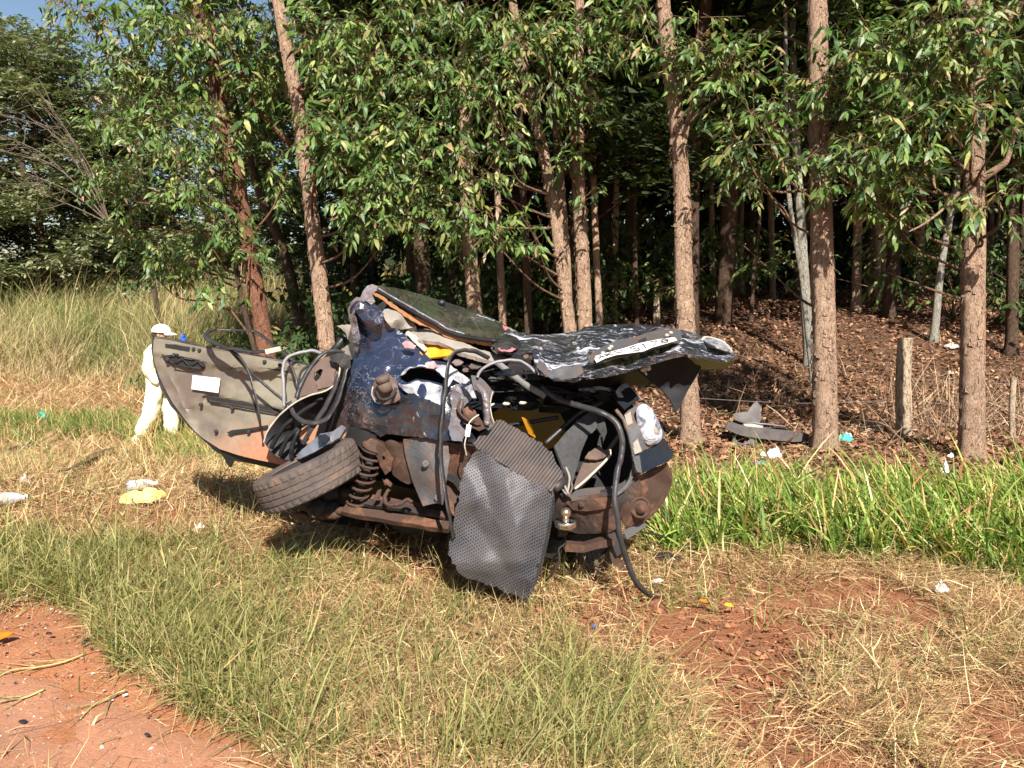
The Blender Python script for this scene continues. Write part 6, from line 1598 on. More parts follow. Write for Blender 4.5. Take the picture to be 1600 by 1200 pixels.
# ---- left door, sprung right open with its inner face bare
DOOR = [(240, 533), (242, 526), (268, 530), (296, 536), (328, 543), (360, 550), (402, 557), (444, 564), (480, 571), (500, 590), (505, 640), (490, 690), (470, 724), (456, 730), (442, 727), (420, 722), (400, 718), (372, 711), (344, 702), (330, 693), (316, 684), (304, 673), (294, 662), (282, 646), (270, 630), (261, 614), (254, 600), (247, 584), (242, 568), (239, 550)]
DD = [(240, 530, 4.72), (444, 564, 4.42), (500, 640, 4.32), (442, 727, 4.36), (344, 702, 4.52), (270, 630, 4.66), (350, 620, 4.53)]
def door_extra(U):
    e = np.zeros(len(U))
    ledge = 561 + (U[:, 0] - 240) * 0.175
    e += 0.030 * smooth(ledge - 16, ledge - 12, U[:, 1]) * 0 - 0.022 * smooth(ledge - 4, ledge - 9, U[:, 1])
    sl = 619 + (U[:, 0] - 322) * 0.19
    e += 0.03 * np.exp(-((U[:, 1] - sl - 3) / 4.0) ** 2) * (U[:, 0] > 318)
    e += 0.010 * smooth(0, 5, np.abs(U[:, 0] - 262 - (U[:, 1] - 580) * .45)) * (U[:, 1] > 575)
    e += 0.012 * smooth(14, 9, np.hypot((U[:, 0] - 300) / 3.0, U[:, 1] - 648) ) + 0.010 * smooth(16, 11, np.hypot((U[:, 0] - 395) / 2.6, U[:, 1] - 600))
    e += 0.012 * np.exp(-((U[:, 0] - 350) / 90) ** 2 - ((U[:, 1] - 650) / 30) ** 2)
    return e
door = patch("door", DOOR, DD, M_OLIVE, car, 5, extra=door_extra, seed=130, thick=0.006, amp=0.004)
dd = tps(DD)
def dp(u, v, off=0.0): return P(u, v, float(dd(np.array([[u, v]]))[0]) - off)
def dpatch(name, poly, off, m, thick=0.004, step=5, amp=0.0, seed=1, rag=0.0):
    return patch(name, poly, [(u, v, float(dd(np.array([[u, v]]))[0]) - off) for u, v in poly], m, door, step, thick=thick, amp=amp, seed=seed, rag=rag, freq=4)
patch("outer_door_skin", [(238, 528), (360, 547), (480, 568), (512, 600), (508, 660), (476, 732), (442, 733), (400, 724), (340, 708), (296, 668), (266, 634), (250, 604), (240, 570), (236, 545)],
      [(u, v, d + 0.07) for (u, v, d) in DD], M_BLACK, door, 12, seed=131)
patch("door_sill_flange", [(342, 703), (372, 711), (400, 718), (442, 727), (452, 729), (446, 736), (428, 733), (400, 726), (366, 720), (360, 731), (356, 727), (350, 716)], [(342, 703, 4.55), (442, 727, 4.42), (356, 728, 4.58), (428, 733, 4.45)], M_PLASTIC, door, 5, seed=132, thick=0.01)
mb = MB(); mb.tube([dp(240, 528, .012), dp(268, 531, .012), dp(360, 551, .012), dp(444, 565, .012), dp(480, 572, .01)], 0.009, 7, smooth_n=3); mb.build("window_channel", M_RUSTB, door)
mb = MB(); mb.tube([dp(243, 546, .012), dp(280, 551, .012), dp(345, 563, .014), dp(400, 572, .014), dp(455, 582, .012)], 0.005, 6, smooth_n=3); mb.build("waist_ledge", M_RUSTB, door)
dpatch("door_slot", [(258, 537), (270, 538), (296, 542), (295, 548), (270, 544), (258, 542)], 0.032, M_VOID, rag=.5)
latch = dpatch("door_latch", [(252, 552), (262, 550), (278, 553), (290, 560), (306, 562), (317, 566), (319, 573), (312, 577), (296, 576), (276, 571), (260, 566), (254, 559)], 0.02, M_VOID, 0.012, 4, 0.01, 9)
for k, (a, b) in enumerate([((256, 560), (272, 568)), ((264, 556), (278, 553)), ((272, 568), (284, 560)), ((284, 560), (296, 572)), ((296, 572), (308, 564)), ((308, 564), (316, 572)), ((276, 556), (312, 563)), ((270, 570), (314, 576))]):
    mb = MB(); mb.tube([dp(*a, .040), dp(*b, .040)], 0.004, 5); mb.build("latch_rod", M_DARKM, latch)
mb = MB(); mb.lathe(dp(262, 562, .036), -FWD, [(0.014, 0), (0.014, 0.012), (0.006, 0.014), (0.0, 0.014)], 12); mb.build("latch_pivot", M_DARKM, latch)
dpatch("sticker", [(301, 586), (344, 591), (341, 614), (299, 608)], 0.016, M_STICKER, 0.002)
dpatch("lower_channel", [(322, 618), (350, 623), (400, 632), (446, 641), (446, 645), (400, 637), (350, 628), (323, 625)], 0.004, M_VOID, 0.002, 4)
dpatch("channel_lip", [(326, 624), (350, 628), (400, 637), (446, 645), (446, 648), (400, 640), (350, 631), (328, 628)], 0.016, M_RUSTB, 0.006, 4)
dpatch("bottom_channel", [(354, 676), (362, 672), (390, 669), (418, 664), (419, 668), (392, 673), (366, 677), (360, 680)], 0.012, M_VOID, 0.003, 4)
for (u, v) in [(302, 545), (413, 565), (437, 570), (313, 632), (362, 638), (337, 674), (388, 675), (311, 547)]:
    mb = MB(); mb.lathe(dp(u, v, .036 if v < 580 else .016), -FWD, [(0.0, 0.004), (0.008, 0.004), (0.011, 0.0), (0.011, -0.012)], 12); mb.build("door_plug", M_DARKM, door)
mb = MB(); mb.ball(dp(331, 549, .05), 0.006, 0.006, 0.02, 5, 8); mb.build("latch_button", M_GREYTUBE, door)

# window channel loop hanging off the door, with its pale end clip
strip("window_seal", [(398, 517, 4.62), (370, 515, 4.64), (342, 515, 4.62), (326, 518, 4.56), (322, 524, 4.48), (330, 533, 4.40), (350, 541, 4.34), (372, 546, 4.30), (396, 549, 4.28), (418, 549, 4.26)], 0.021, M_STRIP, flat=0.9, n=8, up=(0, 0, 1))
strip("window_seal", [(398, 517, 4.62), (416, 530, 4.56), (440, 548, 4.5), (466, 568, 4.44), (482, 582, 4.40)], 0.016, M_STRIP, flat=0.8, n=6, up=(0, 0, 1))
mb = MB(); mb.box(P(427, 547, 4.25), 0.085, 0.02, 0.026, Matrix.Rotation(R(-12), 3, 'Y') ); mb.build("seal_clip", M_PALE, car, shade=False)
strip("window_seal", [(356, 545, 4.36), (372, 556, 4.32), (384, 572, 4.28), (392, 594, 4.25), (400, 622, 4.24), (405, 650, 4.25), (407, 672, 4.28)], 0.010, M_STRIP, flat=0.7)
strip("window_seal", [(360, 548, 4.37), (382, 572, 4.33), (394, 584, 4.30), (420, 606, 4.27), (450, 632, 4.24)], 0.011, M_STRIP, flat=0.7)
strip("grey_tube", [(444, 636, 4.24), (443, 600, 4.26), (442, 574, 4.28), (448, 560, 4.30), (466, 552, 4.32), (488, 548, 4.34), (503, 553, 4.36)], 0.012, M_GREYTUBE)
strip("rubber_seal", [(452, 565, 4.34), (462, 590, 4.30), (464, 606, 4.28), (470, 582, 4.28), (484, 570, 4.28)], 0.009, M_STRIP)
strip("rubber_seal", [(462, 622, 4.16), (470, 600, 4.18), (486, 572, 4.20), (505, 552, 4.22), (522, 548, 4.22), (538, 551, 4.20)], 0.014, M_STRIP, flat=0.9)
strip("rubber_seal", [(452, 628, 4.18), (458, 646, 4.14), (474, 658, 4.10), (492, 661, 4.08), (510, 654, 4.08), (524, 634, 4.08), (534, 606, 4.08), (540, 580, 4.10), (546, 570, 4.12)], 0.017, M_STRIP, flat=0.8)
strip("rubber_seal", [(472, 694, 4.12), (488, 668, 4.10), (506, 640, 4.09), (520, 612, 4.09), (530, 586, 4.10)], 0.017, M_STRIP, flat=0.8)
strip("rubber_seal", [(508, 655, 4.10), (522, 630, 4.09), (533, 600, 4.09), (541, 575, 4.11)], 0.008, M_RUBBER)

# ---- folded black pillar trim and the bare hinge pillar between door and quarter panel
patch("pillar_trim", [(412, 690), (416, 678), (424, 664), (437, 650), (448, 640), (460, 630), (482, 619), (508, 612), (518, 606), (528, 598), (536, 588), (546, 568), (548, 590), (542, 606), (536, 628), (534, 648), (530, 664), (520, 682), (500, 692), (478, 706), (456, 720), (444, 718), (432, 713), (420, 702)],
      [(412, 690, 4.26), (460, 630, 4.20), (528, 598, 4.16), (546, 572, 4.16), (532, 664, 4.20), (456, 720, 4.24), (480, 670, 4.36)], M_RUBBER, car, 7, amp=0.05, freq=1.6, seed=140, thick=0.012)
strip("trim_edge", [(412, 692, 4.20), (418, 674, 4.18), (436, 650, 4.16), (460, 630, 4.14), (484, 618, 4.12), (506, 612, 4.10), (520, 604, 4.10), (528, 594, 4.10), (532, 566, 4.11)], 0.006, M_PALE)
for pts in [[(424, 700, 4.2), (440, 672, 4.18), (470, 645, 4.18), (505, 622, 4.18)], [(438, 712, 4.2), (446, 690, 4.18), (462, 672, 4.18), (480, 660, 4.2)], [(456, 716, 4.18), (456, 700, 4.16), (464, 678, 4.16), (468, 670, 4.18)]]:
    strip("trim_rib", pts, 0.016, M_RUBBER)
hp = patch("hinge_pillar", [(468, 620), (472, 604), (477, 592), (482, 580), (488, 571), (496, 564), (504, 560), (516, 556), (530, 553), (533, 562), (532, 576), (528, 590), (519, 604), (506, 610), (492, 614), (480, 617)],
      [(468, 620, 4.17), (488, 571, 4.22), (532, 555, 4.20), (528, 590, 4.13), (495, 613, 4.13), (500, 590, 4.18)], M_PINKD, car, 5, holes=[[(491, 583), (500, 576), (505, 578), (500, 590), (494, 596), (490, 592)]], amp=0.03, freq=3, seed=141, thick=0.008)
patch("pillar_pad", [(506, 573), (524, 575), (522, 592), (519, 602), (508, 606), (496, 608), (494, 596), (502, 590)], [(506, 573, 4.16), (524, 575, 4.15), (508, 606, 4.11), (496, 600, 4.13)], plain("brown_foam", (0.115, 0.075, 0.06), 0.9, 0.2), hp, 4, seed=142, thick=0.02, rag=.5)
patch("pillar_crush", [(514, 556), (524, 552), (538, 552), (548, 556), (548, 574), (540, 580), (534, 574), (526, 566), (518, 566)], [(514, 556, 4.16), (548, 556, 4.12), (540, 580, 4.10), (526, 564, 4.10)], M_DARKM, car, 4, amp=0.06, freq=4, seed=143, thick=0.01)
patch("silvery_sill", [(486, 690), (500, 678), (520, 674), (534, 664), (540, 668), (530, 684), (512, 694), (492, 706), (470, 716), (462, 712)], [(486, 690, 4.12), (534, 664, 4.08), (512, 694, 4.06), (466, 714, 4.14)], paint_mat("shiny_folded_foil", (0.10, 0.105, 0.12), 0.2, 0.4, 0.15), car, 5, amp=0.08, freq=3.5, seed=144, thick=0.006)
patch("folded_sheet", [(496, 680), (508, 678), (516, 684), (508, 692), (498, 690)], [(496, 680, 4.05), (516, 684, 4.03), (508, 692, 4.03)], M_GLOSS, car, 4, amp=0.03, seed=145)

# ---- wheel knocked almost flat, with its tread towards us
def wheel(name, c, axis, ro, w, parent, seed=0):
    ax = np.array(axis, float); ax /= np.linalg.norm(ax)
    a = np.cross(ax, [0.1, 1, 0.2]); a /= np.linalg.norm(a); b = np.cross(ax, a)
    hw = w / 2
    prof = [(ro * 0.62, -hw * 0.80), (ro * 0.66, -hw * 0.95), (ro * 0.80, -hw * 1.06), (ro * 0.92, -hw * 1.0), (ro * 0.972, -hw * 0.90)]
    gr = []
    for g in (-0.56, -0.19, 0.19, 0.56):
        gr += [(ro * 0.995, hw * (g - 0.055)), (ro * 0.975, hw * (g - 0.035)), (ro * 0.975, hw * (g + 0.035)), (ro * 0.995, hw * (g + 0.055))]
    prof += [(ro * 0.988, -hw * 0.80)] + gr + [(ro * 0.988, hw * 0.80), (ro * 0.972, hw * 0.90), (ro * 0.92, hw), (ro * 0.80, hw * 1.06), (ro * 0.66, hw * 0.95), (ro * 0.62, hw * 0.80)]
    seg = 120; m = len(prof); V = []
    for k in range(seg):
        th = 2 * math.pi * k / seg; e = math.cos(th) * a + math.sin(th) * b
        for j, (r, h) in enumerate(prof):
            # shoulder sipes: every third segment the tread blocks are nicked
            if (k % 3 == 0) and (5 <= j <= 6 or m - 7 <= j <= m - 6): r = r - 0.006
            if (k % 4 == 0) and j in (10, 11, 14, 15): r = r - 0.003
            V.append(np.array(c) + r * e + h * ax)
    F = []
    for k in range(seg):
        k2 = (k + 1) % seg
        for j in range(m - 1): F.append((k * m + j, k * m + j + 1, k2 * m + j + 1, k2 * m + j))
    wh = MB(); wh.lathe(c, ax, [(0.0, -hw * .2), (ro * .2, -hw * .2), (ro * .45, -hw * .35), (ro * .55, -hw * .8), (ro * .63, -hw * .86), (ro * .63, -hw * .78), (ro * .57, -hw * .5), (ro * .57, hw * .5), (ro * .63, hw * .78), (ro * .63, hw * .86), (ro * .56, hw * .8), (ro * .52, hw * .1), (0.0, hw * .1)], 40)
    wo = wh.build(name, M_DARKM, parent)
    t = MB(); t.add(V, F); to = t.build("tyre", M_TYRE, wo, shade=False)
    return wo
axis = 0.395 * RGT - 0.905 * UPV - 0.16 * FWD * -1
wheel("wheel", P(484, 742, 4.03), 0.395 * RGT - 0.905 * UPV + 0.12 * FWD, 0.285, 0.175, car)
wheel("wheel", P(905, 872, 4.35), 0.9 * RGT + 0.05 * UPV + 0.35 * FWD, 0.20, 0.16, car)
# wheel arch lining, spring, arm, axle beam, pipes
patch("arch_liner", [(545, 668), (560, 666), (575, 668), (590, 676), (580, 700), (572, 716), (564, 700), (552, 690), (536, 690)], [(545, 668, 4.10), (590, 676, 4.0), (572, 716, 4.0), (540, 690, 4.15)], M_VOID, car, 5, seed=150)
patch("arch_inner_wall", [(540, 690), (600, 670), (720, 690), (720, 800), (600, 800), (520, 790), (530, 740)], [(540, 690, 4.35), (720, 690, 4.1), (720, 800, 4.2), (520, 790, 4.5), (620, 740, 4.4)], M_VOID, car, 12, amp=0.04, seed=151)
def spring():
    a = P(586, 700, 3.98); b = P(553, 794, 4.06); ax = b - a; L = np.linalg.norm(ax); ax /= L
    e1 = np.cross(ax, FWD); e1 /= np.linalg.norm(e1); e2 = np.cross(ax, e1)
    n = 8; pts = []
    for k in range(n * 14 + 1):
        t = k / (n * 14); th = 2 * math.pi * n * t; r = 0.062 - 0.016 * t
        pts.append(a + ax * (L * t ** 1.05) + r * (math.cos(th) * e1 + math.sin(th) * e2))
    mb = MB(); mb.tube(pts, 0.0078, 7); mb.build("coil_spring", M_RUST, car)
    mb = MB(); mb.tube([a - ax * 0.03, b + ax * 0.03], 0.02, 10); mb.build("damper_rod", M_DARKM, car)
    mb = MB(); mb.lathe(a - ax * 0.01, ax, [(0.0, -0.03), (0.04, -0.03), (0.055, -0.005), (0.07, 0.0), (0.07, 0.012), (0.0, 0.012)], 18); mb.build("spring_seat", M_RUST, car)
spring()
patch("strut_plate", [(586, 706), (590, 694), (600, 698), (606, 706), (614, 718), (610, 736), (602, 742), (594, 728)], [(586, 706, 3.93), (606, 706, 3.90), (602, 742, 3.93)], M_RUST, car, 4, holes=[[(596, 714), (599, 712), (602, 715), (601, 719), (597, 719)]], amp=0.015, seed=153, thick=0.01)
patch("inner_arch_panel", [(601, 690), (610, 687), (622, 690), (632, 690), (634, 706), (640, 726), (645, 753), (638, 757), (625, 751), (614, 742), (608, 728), (612, 714), (604, 702)], [(601, 690, 4.0), (632, 690, 3.93), (645, 753, 3.92), (610, 735, 4.0), (622, 720, 3.96)], M_RUST, car, 5, amp=0.05, freq=2.6, seed=154, thick=0.006)
patch("splash_shield", [(630, 686), (650, 684), (685, 686), (700, 690), (702, 720), (696, 760), (692, 789), (682, 786), (672, 788), (661, 791), (654, 775), (645, 754), (638, 730), (632, 706)],
      [(630, 686, 3.90), (700, 690, 3.80), (692, 789, 3.78), (661, 791, 3.82), (640, 740, 3.90), (665, 735, 3.80)], M_GREYDUST, car, 6, amp=0.04, freq=1.8, seed=155, thick=0.006, bump_amp=0.03)
for (u, v) in [(665, 725), (684, 778)]:
    mb = MB(); mb.lathe(P(u, v, 3.785), -FWD, [(0.02, 0), (0.018, 0.008), (0.008, 0.010), (0.0, 0.006)], 14); mb.build("shield_bolt", M_GREYDUST, car)
patch("rear_apron", [(694, 690), (720, 694), (745, 700), (745, 740), (740, 800), (708, 806), (700, 792), (692, 760), (698, 720)], [(694, 690, 3.80), (745, 700, 3.74), (740, 800, 3.80), (705, 800, 3.80), (700, 740, 3.84)], M_RUST, car, 6, amp=0.05, freq=2.2, seed=156, thick=0.006)
patch("apron_crease_shade", [(700, 740), (714, 744), (720, 758), (716, 764), (706, 752), (698, 748)], [(700, 740, 3.78), (720, 758, 3.75), (706, 754, 3.77)], M_VOID, car, 4, seed=157, thick=0.003)  # dark sheet painted in as the shade of the crease
strip("exhaust_pipe", [(609, 764, 3.96), (602, 774, 3.94), (603, 785, 3.92), (612, 789, 3.90), (626, 787, 3.89), (636, 781, 3.89), (644, 785, 3.88)], 0.013, M_RUST)
patch("bracket", [(598, 752), (604, 748), (612, 756), (610, 761)], [(598, 752, 3.94), (612, 756, 3.92), (610, 761, 3.92)], M_RUST, car, 3, thick=0.012)
patch("bracket", [(590, 766), (596, 764), (594, 776), (586, 782), (584, 778)], [(590, 766, 3.95), (596, 764, 3.95), (586, 782, 3.95)], M_RUST, car, 3, thick=0.01)
SQ = [(-1, -.6), (1, -.6), (1, .6), (-1, .6)]
for (a, b, r, m, nm) in [((538, 797, 4.02), (704, 826, 3.86), 0.026, M_RUST, "axle_beam"), ((556, 783, 4.06), (704, 808, 3.92), 0.018, M_RUSTB, "sill_rail"), ((560, 775, 4.12), (660, 792, 4.0), 0.016, M_RUST, "sill_rail")]:
    mb = MB(); pa, pb = P(*a), P(*b); q = [pa + (pb - pa) * t + rgc.normal(0, .003, 3) for t in np.linspace(0, 1, 7)]
    mb.tube(q, r, prof=SQ, up=(0, -.6, 1)); mb.build(nm, m, car, shade=False)
hub = MB()
for (u, v, d, r) in [(500, 792, 4.12, .07), (520, 796, 4.1, .06), (482, 780, 4.15, .07), (545, 770, 4.1, .05), (520, 770, 4.15, .07)]: hub.ball(P(u, v, d), r, r, r * .8, 7, 10, jit=.25, seed=u)
hub.build("hub_carrier", M_DARKM, car)
cl = MB()
for (u, v, d, r) in [(470, 806, 4.2, .035), (522, 803, 4.06, .04), (532, 798, 4.04, .03), (508, 806, 4.1, .03)]: cl.ball(P(u, v, d), r * 1.3, r, r * .7, 7, 10, jit=.3, seed=u)
cl.build("caked_mud", M_RUST, car)

# ------------------------------------------------------------------ the rubber mat hanging over the bumper
matt = thing("rubber_mat", "grey rubber mesh mat hanging over the wreck's rear bumper", "mat", gp(790, 940))
patch("ribbed_upper_flap", [(738, 692), (748, 680), (762, 668), (776, 656), (786, 657), (800, 665), (820, 676), (842, 690), (862, 705), (866, 716), (874, 730), (879, 738), (880, 746), (870, 752), (863, 768), (848, 760), (832, 754), (812, 744), (796, 734), (780, 722), (764, 710), (750, 703)],
      [(738, 692, 3.66), (776, 656, 3.82), (862, 705, 3.78), (880, 742, 3.66), (860, 765, 3.58), (800, 736, 3.60), (764, 710, 3.62), (800, 690, 3.72)], M_MATRIB, matt, 5, seed=161, thick=0.010, rag=1.2, bump_amp=0.03, amp=.04, freq=1.5)
def mat_folds(U):
    """sharp folds across the hanging sheet, a kicked-in lower flap and a torn, curling edge"""
    def fold(a, b, w):
        a = np.array(a, float); b = np.array(b, float); d = (b - a) / np.linalg.norm(b - a)
        q = U - a; s = q @ d; t = np.abs(q @ np.array([-d[1], d[0]])); L = np.linalg.norm(b - a)
        return np.clip(1 - t / w, 0, 1) * smooth(-20, 10, s) * smooth(L + 20, L - 10, s)
    e = -0.030 * fold((790, 745), (826, 912), 34) + 0.022 * fold((735, 800), (800, 905), 26) - 0.016 * fold((705, 880), (850, 878), 20)
    e += 0.018 * fold((742, 712), (770, 800), 20) - 0.014 * fold((840, 770), (800, 840), 18)
    low = 884 + (U[:, 0] - 700) * 0.16
    return e + 0.0016 * np.clip(U[:, 1] - low, 0, 60)
patch("mesh_sheet", [(744, 704), (754, 702), (764, 708), (780, 720), (796, 732), (812, 742), (832, 752), (850, 760), (864, 766), (862, 784), (858, 806), (854, 830), (848, 856), (842, 880), (834, 908), (825, 937), (812, 933), (796, 927), (780, 921), (764, 914), (752, 910), (742, 906), (726, 902), (714, 892), (706, 876), (701, 862), (704, 836), (710, 806), (716, 776), (722, 746), (730, 724)],
      [(744, 704, 3.63), (800, 735, 3.59), (864, 766, 3.57), (858, 806, 3.60), (842, 880, 3.63), (825, 937, 3.60), (742, 906, 3.60), (701, 862, 3.64), (716, 776, 3.62), (730, 724, 3.63), (780, 800, 3.56), (790, 870, 3.555), (740, 830, 3.60)], M_MATHEX, matt, 5, seed=162, thick=0.010, rag=1.6, amp=0.05, freq=1.1, extra=mat_folds)
patch("folded_side", [(862, 768), (868, 762), (866, 790), (862, 820), (856, 850), (848, 884), (838, 912), (828, 932), (836, 904), (846, 866), (854, 830), (859, 800)], [(862, 768, 3.59), (868, 762, 3.66), (856, 850, 3.70), (828, 932, 3.63), (846, 866, 3.635)], M_MATHEX, matt, 5, seed=163, thick=0.008)
mb = MB(); mb.tube([P(866, 764, 3.62), P(874, 756, 3.66), P(881, 748, 3.70)], [0.022, 0.026, 0.02], 12); mb.build("rolled_edge", M_MATRIB, matt)
# ------------------------------------------------------------------ the person in pale workwear behind the door
def skinned(name, V, E, Rd, m, parent, lvl=2):
    off = root_of(parent).location
    me = bpy.data.meshes.new(name)
    me.from_pydata([tuple(float(c) - o for c, o in zip(v, off)) for v in V], E, [])
    o = bpy.data.objects.new(name, me); COL.objects.link(o); o.parent = parent
    sk = o.modifiers.new("skin", 'SKIN'); sk.use_smooth_shade = True
    for i, r in enumerate(Rd):
        r = r if hasattr(r, '__len__') else (r, r)
        me.skin_vertices[0].data[i].radius = r
        me.skin_vertices[0].data[i].use_root = (i == 0)
    sb = o.modifiers.new("sub", 'SUBSURF'); sb.levels = lvl; sb.render_levels = lvl
    me.materials.append(m)
    return o

M_HAIR = plain('dark_hair', (0.06, 0.04, 0.03), 0.8)
def person():
    g = gp(247, 697)
    d = project(g)[2]
    S = 1.72 / 1.72
    root = thing("person", "person in a pale yellow coverall and cream cap behind the open door", "person", g)
    X = np.array([1.0, 0, 0]); Y = np.array([0, 1.0, 0]); Z = np.array([0, 0, 1.0])
    # facing +X and a little away; striding
    def q(x, y, z): return g + X * x + Y * y + Z * z
    V = [q(0.00, 0, .92), q(.01, 0, 1.08), q(.00, 0, 1.25), q(.01, 0, 1.39), q(.03, 0, 1.47),
         q(.00, -.09, .86), q(-.06, -.10, .50), q(-.22, -.12, .12),
         q(.03, .09, .86), q(.14, .10, .50), q(.16, .10, .10),
         q(-.01, -.17, 1.37), q(-.06, -.20, 1.10), q(.10, -.17, .93),
         q(-.01, .17, 1.37), q(.10, .24, 1.17), q(.31, .10, 1.36)]
    E = [(0, 1), (1, 2), (2, 3), (3, 4), (0, 5), (5, 6), (6, 7), (0, 8), (8, 9), (9, 10), (3, 11), (11, 12), (12, 13), (3, 14), (14, 15), (15, 16)]
    Rd = [(.18, .19), (.17, .18), (.17, .20), (.13, .15), (.07, .07), .125, .11, .10, .125, .11, .10, .095, .085, .065, .095, .085, .06]
    cov = skinned("coverall", V, E, Rd, M_COVERALL, root, 3)
    tx = bpy.data.textures.new('cloth_folds', 'CLOUDS'); tx.noise_scale = .11; tx.noise_depth = 2
    dm = cov.modifiers.new('folds', 'DISPLACE'); dm.texture = tx; dm.strength = .055; dm.mid_level = .5
    # head, neck, face
    h = q(.05, 0, 1.60)
    V = [q(.03, 0, 1.46), q(.04, 0, 1.52), h, q(.055, 0, 1.68)]
    skinned("head", V, [(0, 1), (1, 2), (2, 3)], [.055, .058, (.098, .085), (.085, .075)], M_SKIN, root)
    mb = MB(); mb.ball(q(.15, 0, 1.595), .018, .012, .022, 5, 8); mb.build("nose", M_SKIN, root)
    for s in (-1, 1):
        mb = MB(); mb.ball(q(.04, s * .085, 1.60), .02, .01, .032, 5, 8); mb.build("ear", M_SKIN, root)
        mb = MB(); mb.ball(q(.132, s * .034, 1.62), .010, .012, .008, 5, 8); mb.build("eye", M_INK, root)
    mb = MB(); mb.tube([q(.135, -.025, 1.545), q(.145, 0, 1.545), q(.135, .025, 1.545)], .006, 5); mb.build("mouth", M_RED, root)
    mb = MB(); mb.ball(q(.0, 0, 1.60), .09, .085, .05, 7, 12); mb.build("hair", M_HAIR, root)
    c = q(.045, 0, 1.635)
    mb = MB(); V = []; F = []; m = 20; n = 7
    for i in range(n + 1):
        th = (math.pi / 2) * i / n
        for k in range(m):
            ph = 2 * math.pi * k / m
            V.append(c + np.array([.135 * math.sin(th) * math.cos(ph), .122 * math.sin(th) * math.sin(ph), .115 * math.cos(th)]))
    F = [(i * m + k, (i + 1) * m + k, (i + 1) * m + (k + 1) % m, i * m + (k + 1) % m) for i in range(n) for k in range(m)]
    mb.add(V, F); cap = mb.build("cap", M_CAP, root)
    mb = MB(); V = []; F = []
    for i in range(5):
        for k in range(9):
            a = (k / 8 - .5) * 1.9; r = .128 + .09 * (i / 4) * math.cos(a * .8)
            V.append(c + np.array([r * math.cos(a), .108 / .12 * r * math.sin(a), -.004 - .028 * (i / 4)]))
    F = [(i * 9 + k, i * 9 + k + 1, (i + 1) * 9 + k + 1, (i + 1) * 9 + k) for i in range(4) for k in range(8)]
    mb.add(V, F); o = mb.build("visor", M_CAP, cap); o.modifiers.new("t", 'SOLIDIFY').thickness = .006
    # bands of the coverall
    for (z, rx, ry, x) in [(1.10, .178, .19, 0.0), (0.80, .0, .0, 0.0)][:1]:
        mb = MB(); mb.tube([q(x + rx * math.cos(t), ry * math.sin(t), z) for t in np.linspace(0, 6.283, 25)], .022, 6, prof=[(-.25, -1), (.25, -1), (.25, 1), (-.25, 1)], cap=False, up=(0, 0, 1)); mb.build("reflective_band", M_HIVIS, root)
    # hands with fingers, boots
    for (w, e, sd) in [(q(.10, -.17, .93), q(-.06, -.20, 1.10), -1), (q(.31, .10, 1.36), q(.10, .24, 1.17), 1)]:
        dr = (w - e) / np.linalg.norm(w - e); sdv = np.cross(dr, Z); sdv /= np.linalg.norm(sdv); dn = np.cross(sdv, dr)
        pm = w + dr * .10
        V = [w, w + dr * .05, pm]; E = [(0, 1), (1, 2)]; Rd = [(.03, .026), (.038, .022), (.036, .02)]
        for k in range(4):
            b = len(V); o_ = sdv * (.028 - .019 * k) * 1.0
            V += [pm + o_, pm + o_ + dr * .038 - dn * .01, pm + o_ + dr * .062 - dn * .035]; E += [(2, b), (b, b + 1), (b + 1, b + 2)]; Rd += [.010, .009, .008]
        b = len(V); V += [w + dr * .04 + sdv * .04, w + dr * .07 + sdv * .06 - dn * .02]; E += [(1, b), (b, b + 1)]; Rd += [.012, .010]
        skinned("hand", V, E, Rd, M_SKIN, root, 1)
    for f, a in ((q(-.23, -.12, .05), -.2), (q(.18, .10, .05), 0.1)):
        mb = MB(); mb.ball(f + X * .05, .145, .055, .055, 8, 12); mb.ball(f - X * .02 + Z * .05, .065, .055, .07, 6, 10); mb.build("boot", M_COVERALL, root)
    root.scale = (.93, .93, .93); root.rotation_euler = (R(-2), R(3), 0)
    return g, d
pg, pd = person()

# blue bottle the person lifts, its top showing over the door
def blue_bottle():
    c = pg + np.array([.40, .06, 1.44])
    root = thing("drink_bottle", "blue bottle held up by the person, seen over the door's edge", "bottle", c - np.array([0, 0, .10]))
    mb = MB(); mb.lathe(c - np.array([0, 0, .13]), (0, 0, 1), [(0, 0), (.034, 0), (.036, .02), (.036, .13), (.03, .15), (0.0, .152)], 18); mb.build("bottle", M_BLUE, root)
    mb = MB(); mb.lathe(c + np.array([0, 0, .02]), (0, 0, 1), [(.022, 0), (.022, .028), (0, .028)], 14); mb.build("bottle_cap", M_BLUE, root)
blue_bottle()

